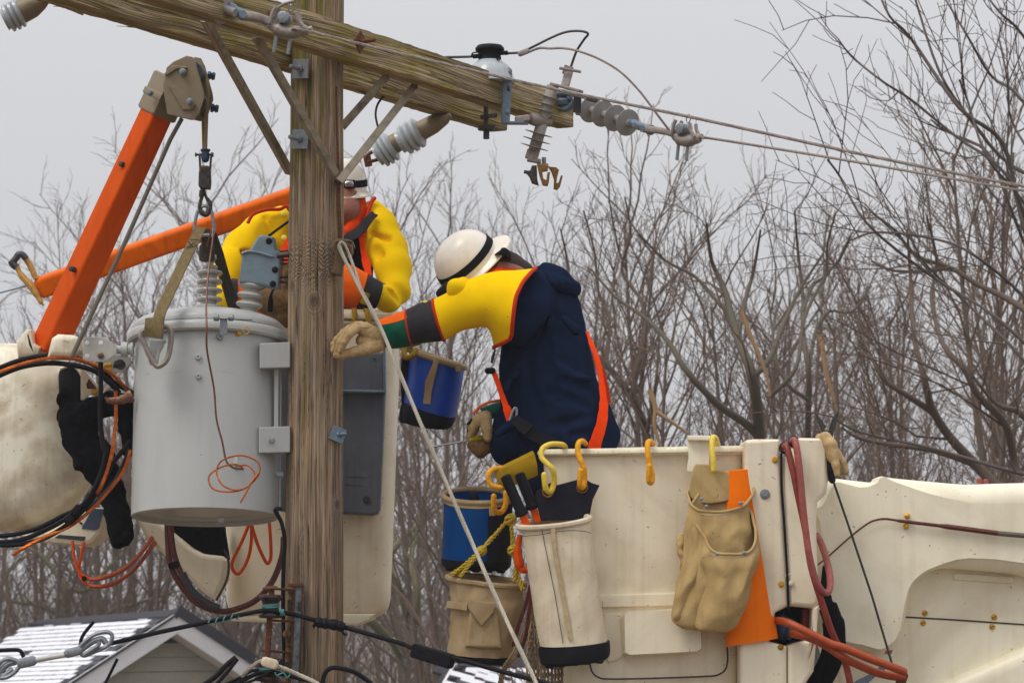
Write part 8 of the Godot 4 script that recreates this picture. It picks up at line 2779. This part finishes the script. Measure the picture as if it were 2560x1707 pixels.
func worker_left() -> void:
	var root := thing("person", "person in white helmet and yellow rubber sleeves working behind the pole", "person", Q("N", 40, 2800, 13.35))
	var mb := MB.new()
	var bones := chain(Q3("N", [30, 380, 13.38, 60, 620, 13.30]), [0.085, 0.07]) + chain(Q3("N", [40, 600, 13.36, 0, 860, 13.42]), [0.06, 0.1]) + chain(Q3("N", [0, 860, 13.46, -20, 1400, 13.66, -20, 2400, 13.75]), [0.1, 0.1, 0.12]) + \
		chain(Q3("N", [330, 760, 13.38, 470, 1300, 13.18, 200, 1300, 12.95]), [0.06, 0.032, 0.03]) + chain(Q3("N", [-330, 780, 13.52, -800, 1300, 13.2, -440, 1380, 12.95]), [0.06, 0.032, 0.03])
	blob(mb, bones, 0.04, 0.014)
	part(mb, "body", M["skin"], root, "", 180)
	# face turned down: nose, ear, cheek
	mb = MB.new()
	blob(mb, chain(Q3("N", [20, 520, 13.30, 50, 620, 13.26, 60, 700, 13.27]), [0.075, 0.06, 0.04]) + chain(Q3("N", [-30, 560, 13.22, -40, 640, 13.2]), [0.014, 0.02]) + chain(Q3("N", [120, 520, 13.3, 125, 580, 13.3]), [0.018, 0.014]), 0.02, 0.007)
	part(mb, "face", M["skin"], root, "", 180)
	mb = MB.new()
	blob(mb, chain(Q3("N", [178, 500, 13.32, 172, 620, 13.3, 110, 760, 13.24, 20, 830, 13.2]), [0.022, 0.03, 0.03, 0.03]) + chain(Q3("N", [140, 650, 13.28, 60, 790, 13.22]), [0.02, 0.02]), 0.015, 0.007, 0.004, 25.0, Vector3(1.5, 0.6, 1))
	part(mb, "neck_cloth", M["neck_cloth"], root, "", 180)
	mb = MB.new()
	blob(mb, chain(Q3("N", [60, 760, 13.40, 80, 1000, 13.48, 60, 1400, 13.64, 40, 2000, 13.72]), [0.1, 0.11, 0.11, 0.13]) + chain(Q3("N", [-220, 760, 13.42, -260, 1100, 13.55, -200, 1800, 13.7]), [0.1, 0.12, 0.13]) + chain(Q3("N", [-470, 800, 13.42, -480, 1000, 13.44, -460, 1400, 13.6]), [0.07, 0.08, 0.09]), 0.05, 0.014, 0.008, 8.0)
	part(mb, "jacket", M["navy_dark"], root, "", 180)
	# yellow sleeves: upper arm, elbow and forearm of each
	mb = MB.new()
	bones = chain(Q3("N", [270, 680, 13.36, 340, 800, 13.33, 410, 960, 13.28, 465, 1120, 13.2, 490, 1300, 13.12]), [0.075, 0.086, 0.088, 0.076, 0.06])
	bones += chain(Q3("N", [500, 1320, 13.11, 420, 1380, 13.04, 330, 1350, 12.97]), [0.055, 0.056, 0.05])
	bones += chain(Q3("N", [300, 590, 13.38, 360, 700, 13.37]), [0.03, 0.06])
	creases("N", [[230, 960, 13.185, 300, 965, 13.18, 380, 1030, 13.175, 0.018], [240, 1180, 13.06, 380, 1225, 13.045, 500, 1280, 13.03, 570, 1390, 13.06, 0.014], [420, 1330, 12.985, 520, 1400, 13.02, 0.012], [300, 830, 13.25, 420, 880, 13.21, 0.012]])
	blob(mb, bones, 0.03, 0.007, 0.004, 5.0)
	carve = []
	var sl := part(mb, "rubber_sleeve", M["rubber_yellow"], root, "", 180)
	mb = MB.new()
	bones = chain(Q3("F", [520, 280, 13.38, 400, 340, 13.36, 280, 450, 13.32, 190, 570, 13.24, 130, 700, 13.16]), [0.07, 0.082, 0.085, 0.075, 0.068])
	bones += chain(Q3("F", [130, 700, 13.16, 120, 790, 13.1, 200, 770, 12.99]), [0.066, 0.055, 0.05])
	bones += chain(Q3("F", [540, 250, 13.4, 500, 400, 13.36]), [0.05, 0.06])
	creases("F", [[230, 470, 13.24, 290, 500, 13.235, 330, 570, 13.25, 0.016], [140, 640, 13.10, 220, 660, 13.10, 0.014], [430, 250, 13.30, 480, 330, 13.285, 0.012]])
	blob(mb, bones, 0.03, 0.007, 0.004, 5.0)
	carve = []
	part(mb, "rubber_sleeve", M["rubber_yellow"], root, "", 180)
	mb = MB.new()
	tube(mb, curve(Q3("N", [300, 505, 13.32, 270, 545, 13.29, 240, 640, 13.26, 212, 740, 13.25, 205, 840, 13.24]), 5), 0.0095, 8)
	part(mb, "red_piping", M["piping_red"], sl)
	mb = MB.new()
	tube(mb, curve(Q3("F", [310, 280, 13.22, 345, 225, 13.24, 430, 195, 13.28, 520, 190, 13.3, 560, 172, 13.3, 585, 200, 13.3]), 5), 0.008, 8)
	part(mb, "red_piping", M["piping_red"], sl)
	mb = MB.new()
	ribbon(mb, curve(Q3("N", [300, 640, 13.235, 250, 690, 13.21, 190, 770, 13.2, 110, 830, 13.18, 20, 860, 13.17]), 5), [0.036, 0.04, 0.044, 0.046, 0.046], 0.008, Vector3(0, 0.3, 1))
	part(mb, "collar_strap", M["rubber_black"], root)
	mb = MB.new()
	lathe(mb, Q("N", 298, 657, 13.235), Vector3(0, 0.2, 1), [[0.009, 0.0], [0.009, 0.006], [0.005, 0.008]], 12)
	part(mb, "strap_button", M["hook_yellow"], root)
	mb = MB.new()
	ribbon(mb, curve(Q3("N", [185, 830, 13.21, 200, 960, 13.21, 225, 1060, 13.2, 250, 1180, 13.18]), 4), [0.024, 0.026, 0.036, 0.03], 0.008, Vector3(0, 0, 1))
	ribbon(mb, curve(Q3("F", [590, 400, 13.22, 560, 450, 13.21, 545, 560, 13.2, 560, 650, 13.2]), 4), 0.045, 0.008, Vector3(0, 0, 1))
	part(mb, "harness_strap", M["strap_orange"], root)
	mb = MB.new()
	tube(mb, curve(Q3("F", [450, 362, 12.9, 500, 325, 12.95, 590, 260, 13.05]), 3), 0.006, 7)
	part(mb, "chin_cord", M["strap_black"], root)
	for q in [[545, 222], [548, 380]]:
		mb = MB.new()
		lathe(mb, Q("F", q[0], q[1], 13.24), Vector3(0, 0.2, 1), [[0.013, 0.0], [0.013, 0.008], [0.008, 0.011]], 12)
		part(mb, "sleeve_button", M["hook_yellow"], root)
	# cuffs and gloves
	mb = MB.new()
	mb.grid(loft_rows("N", [[370, 1240, 300, 1470, 355, 1360, 12.96, 0.06], [300, 1200, 215, 1465, 275, 1345, 12.95, 0.066], [245, 1165, 140, 1470, 200, 1330, 12.94, 0.07]], 32, 4), true, true, true)
	part(mb, "black_cuff", M["rubber_black"], root)
	mb = MB.new()
	mb.grid(loft_rows("N", [[242, 1168, 140, 1465, 195, 1330, 12.94, 0.072], [150, 1110, 40, 1460, 90, 1290, 12.93, 0.074], [30, 1075, -60, 1440, -20, 1260, 12.93, 0.066], [-60, 1080, -130, 1400, -100, 1250, 12.93, 0.05]], 32, 4, 2.0, 0.004, 14.0), true, true, true)
	part(mb, "rubber_glove", M["glove_orange"], root)
	mb = MB.new()
	bar(mb, Q("N", 235, 1330, 12.87), Q("N", 195, 1430, 12.87), 0.03, 0.012, Vector3.RIGHT, 0.004)
	bar(mb, Q("N", 300, 1345, 12.9), Q("N", 292, 1385, 12.9), 0.016, 0.01, Vector3.RIGHT, 0.004)
	part(mb, "cuff_buckle", M["yellow_old"], root)
	mb = MB.new()
	mb.grid(loft_rows("F", [[240, 650, 235, 840, 240, 745, 12.98, 0.055], [330, 690, 330, 860, 330, 775, 12.96, 0.06], [455, 690, 470, 890, 462, 790, 12.93, 0.06]], 32, 4), true, true, true)
	part(mb, "rubber_glove", M["glove_orange"], root)
	mb = MB.new()
	mb.grid(loft_rows("F", [[205, 640, 190, 850, 190, 745, 13.0, 0.06], [245, 645, 240, 850, 242, 745, 12.98, 0.062]], 32, 3), true, true, true)
	part(mb, "black_cuff", M["rubber_black"], root)
	mb = MB.new()
	var h := chain(Q3("F", [460, 790, 12.92, 540, 790, 12.88, 600, 790, 12.86]), [0.066, 0.07, 0.06]) + chain(Q3("F", [500, 860, 12.92, 560, 890, 12.88]), [0.05, 0.05])
	for k in 4:
		h += chain(Q3("F", [600, 730 + 40 * k, 12.84, 690, 740 + 36 * k, 12.83, 740, 780 + 28 * k, 12.86]), [0.02, 0.017, 0.014])
	h += chain(Q3("F", [560, 720, 12.84, 575, 610, 12.82, 560, 560, 12.82]), [0.024, 0.02, 0.016])
	blob(mb, h, 0.012, 0.0055, 0.003, 30.0)
	part(mb, "leather_glove", M["glove_brown"], root, "", 180)
	mb = MB.new()
	ribbon(mb, curve(Q3("F", [492, 700, 12.84, 462, 780, 12.82, 455, 860, 12.83]), 4), 0.022, 0.008, Vector3(0, 0, 1))
	part(mb, "glove_strap", M["strap_black"], root)
	# helmet with its lamp
	helmet(root, Q("N", 10, 420, 13.38), Vector3(0.03, 0.97, 0.22), Vector3(-0.1, -0.1, 1), 0.135, 0.115, 0.135, 0.045, 0.022)
	mb = MB.new()
	box(mb, Q("N", 78, 382, 13.235), Vector3(0.042, 0.026, 0.02), 0.008)
	part(mb, "head_lamp", M["chrome"], root)
	mb = MB.new()
	box(mb, Q("N", 82, 385, 13.245), Vector3(0.056, 0.04, 0.018), 0.008)
	part(mb, "lamp_body", M["black_rubber"], root)


func _ready() -> void:
	var cam := Camera3D.new()
	cam.name = "camera"
	add_child(cam)
	cam.position = Vector3(0, CAM_Y, 0)
	cam.rotation.x = PITCH
	cam.current = true
	var ca := CameraAttributesPhysical.new()
	ca.frustum_focal_length = 12.0 / (853.5 / FOC)
	ca.frustum_focus_distance = 12.5
	ca.frustum_near = 0.1
	ca.frustum_far = 600.0
	ca.exposure_aperture = 9.0
	cam.attributes = ca
	cam.fov = rad_to_deg(2.0 * atan(853.5 / FOC))
	cam.far = 600.0
	var we := WorldEnvironment.new()
	we.name = "environment"
	var e := Environment.new()
	e.background_mode = Environment.BG_SKY
	var sk := ProceduralSkyMaterial.new()
	sk.sky_top_color = Color(1.18, 1.19, 1.24).linear_to_srgb()
	sk.sky_horizon_color = Color(0.572, 0.574, 0.594).linear_to_srgb()
	sk.sky_curve = 0.6
	sk.ground_bottom_color = Color(0.10, 0.09, 0.08).linear_to_srgb()
	sk.ground_horizon_color = Color(0.3, 0.29, 0.28).linear_to_srgb()
	sk.sun_angle_max = 1.0
	e.sky = Sky.new()
	e.sky.sky_material = sk
	e.tonemap_mode = Environment.TONE_MAPPER_LINEAR
	e.tonemap_exposure = 1.0
	e.sdfgi_enabled = true
	e.ssao_enabled = true
	e.ssil_enabled = true
	e.fog_enabled = true
	e.fog_light_color = Color(0.82, 0.83, 0.85)
	e.fog_density = 0.0012
	we.environment = e
	add_child(we)
	var sun := DirectionalLight3D.new()
	sun.name = "sun"
	sun.light_energy = 0.5
	sun.light_angular_distance = 25.0
	sun.light_color = Color(1.0, 0.97, 0.93)
	sun.shadow_enabled = true
	sun.sky_mode = DirectionalLight3D.SKY_MODE_LIGHT_ONLY
	add_child(sun)
	sun.look_at_from_position(Vector3(-7, 14, 6), Vector3.ZERO)
	materials()
	var t0 := Time.get_ticks_msec()
	var g := MB.new()
	g.quad(Vector3(-600, 0, 200), Vector3(600, 0, 200), Vector3(600, 0, -590), Vector3(-600, 0, -590))
	var gr := solo(g, "ground", M["ground"], "brown winter ground under the trees", "ground")
	gr.set_meta("kind", "structure")
	woods()
	houses()
	print("setting ", Time.get_ticks_msec() - t0)
	pole()
	arms()
	line_hardware()
	print("pole ", Time.get_ticks_msec() - t0)
	transformer()
	lifting()
	left_boom()
	left_bucket()
	service_lines()
	print("machines ", Time.get_ticks_msec() - t0)
	right_bucket()
	bags()
	print("bags ", Time.get_ticks_msec() - t0)
	worker_right()
	worker_left()
	print("workers ", Time.get_ticks_msec() - t0)
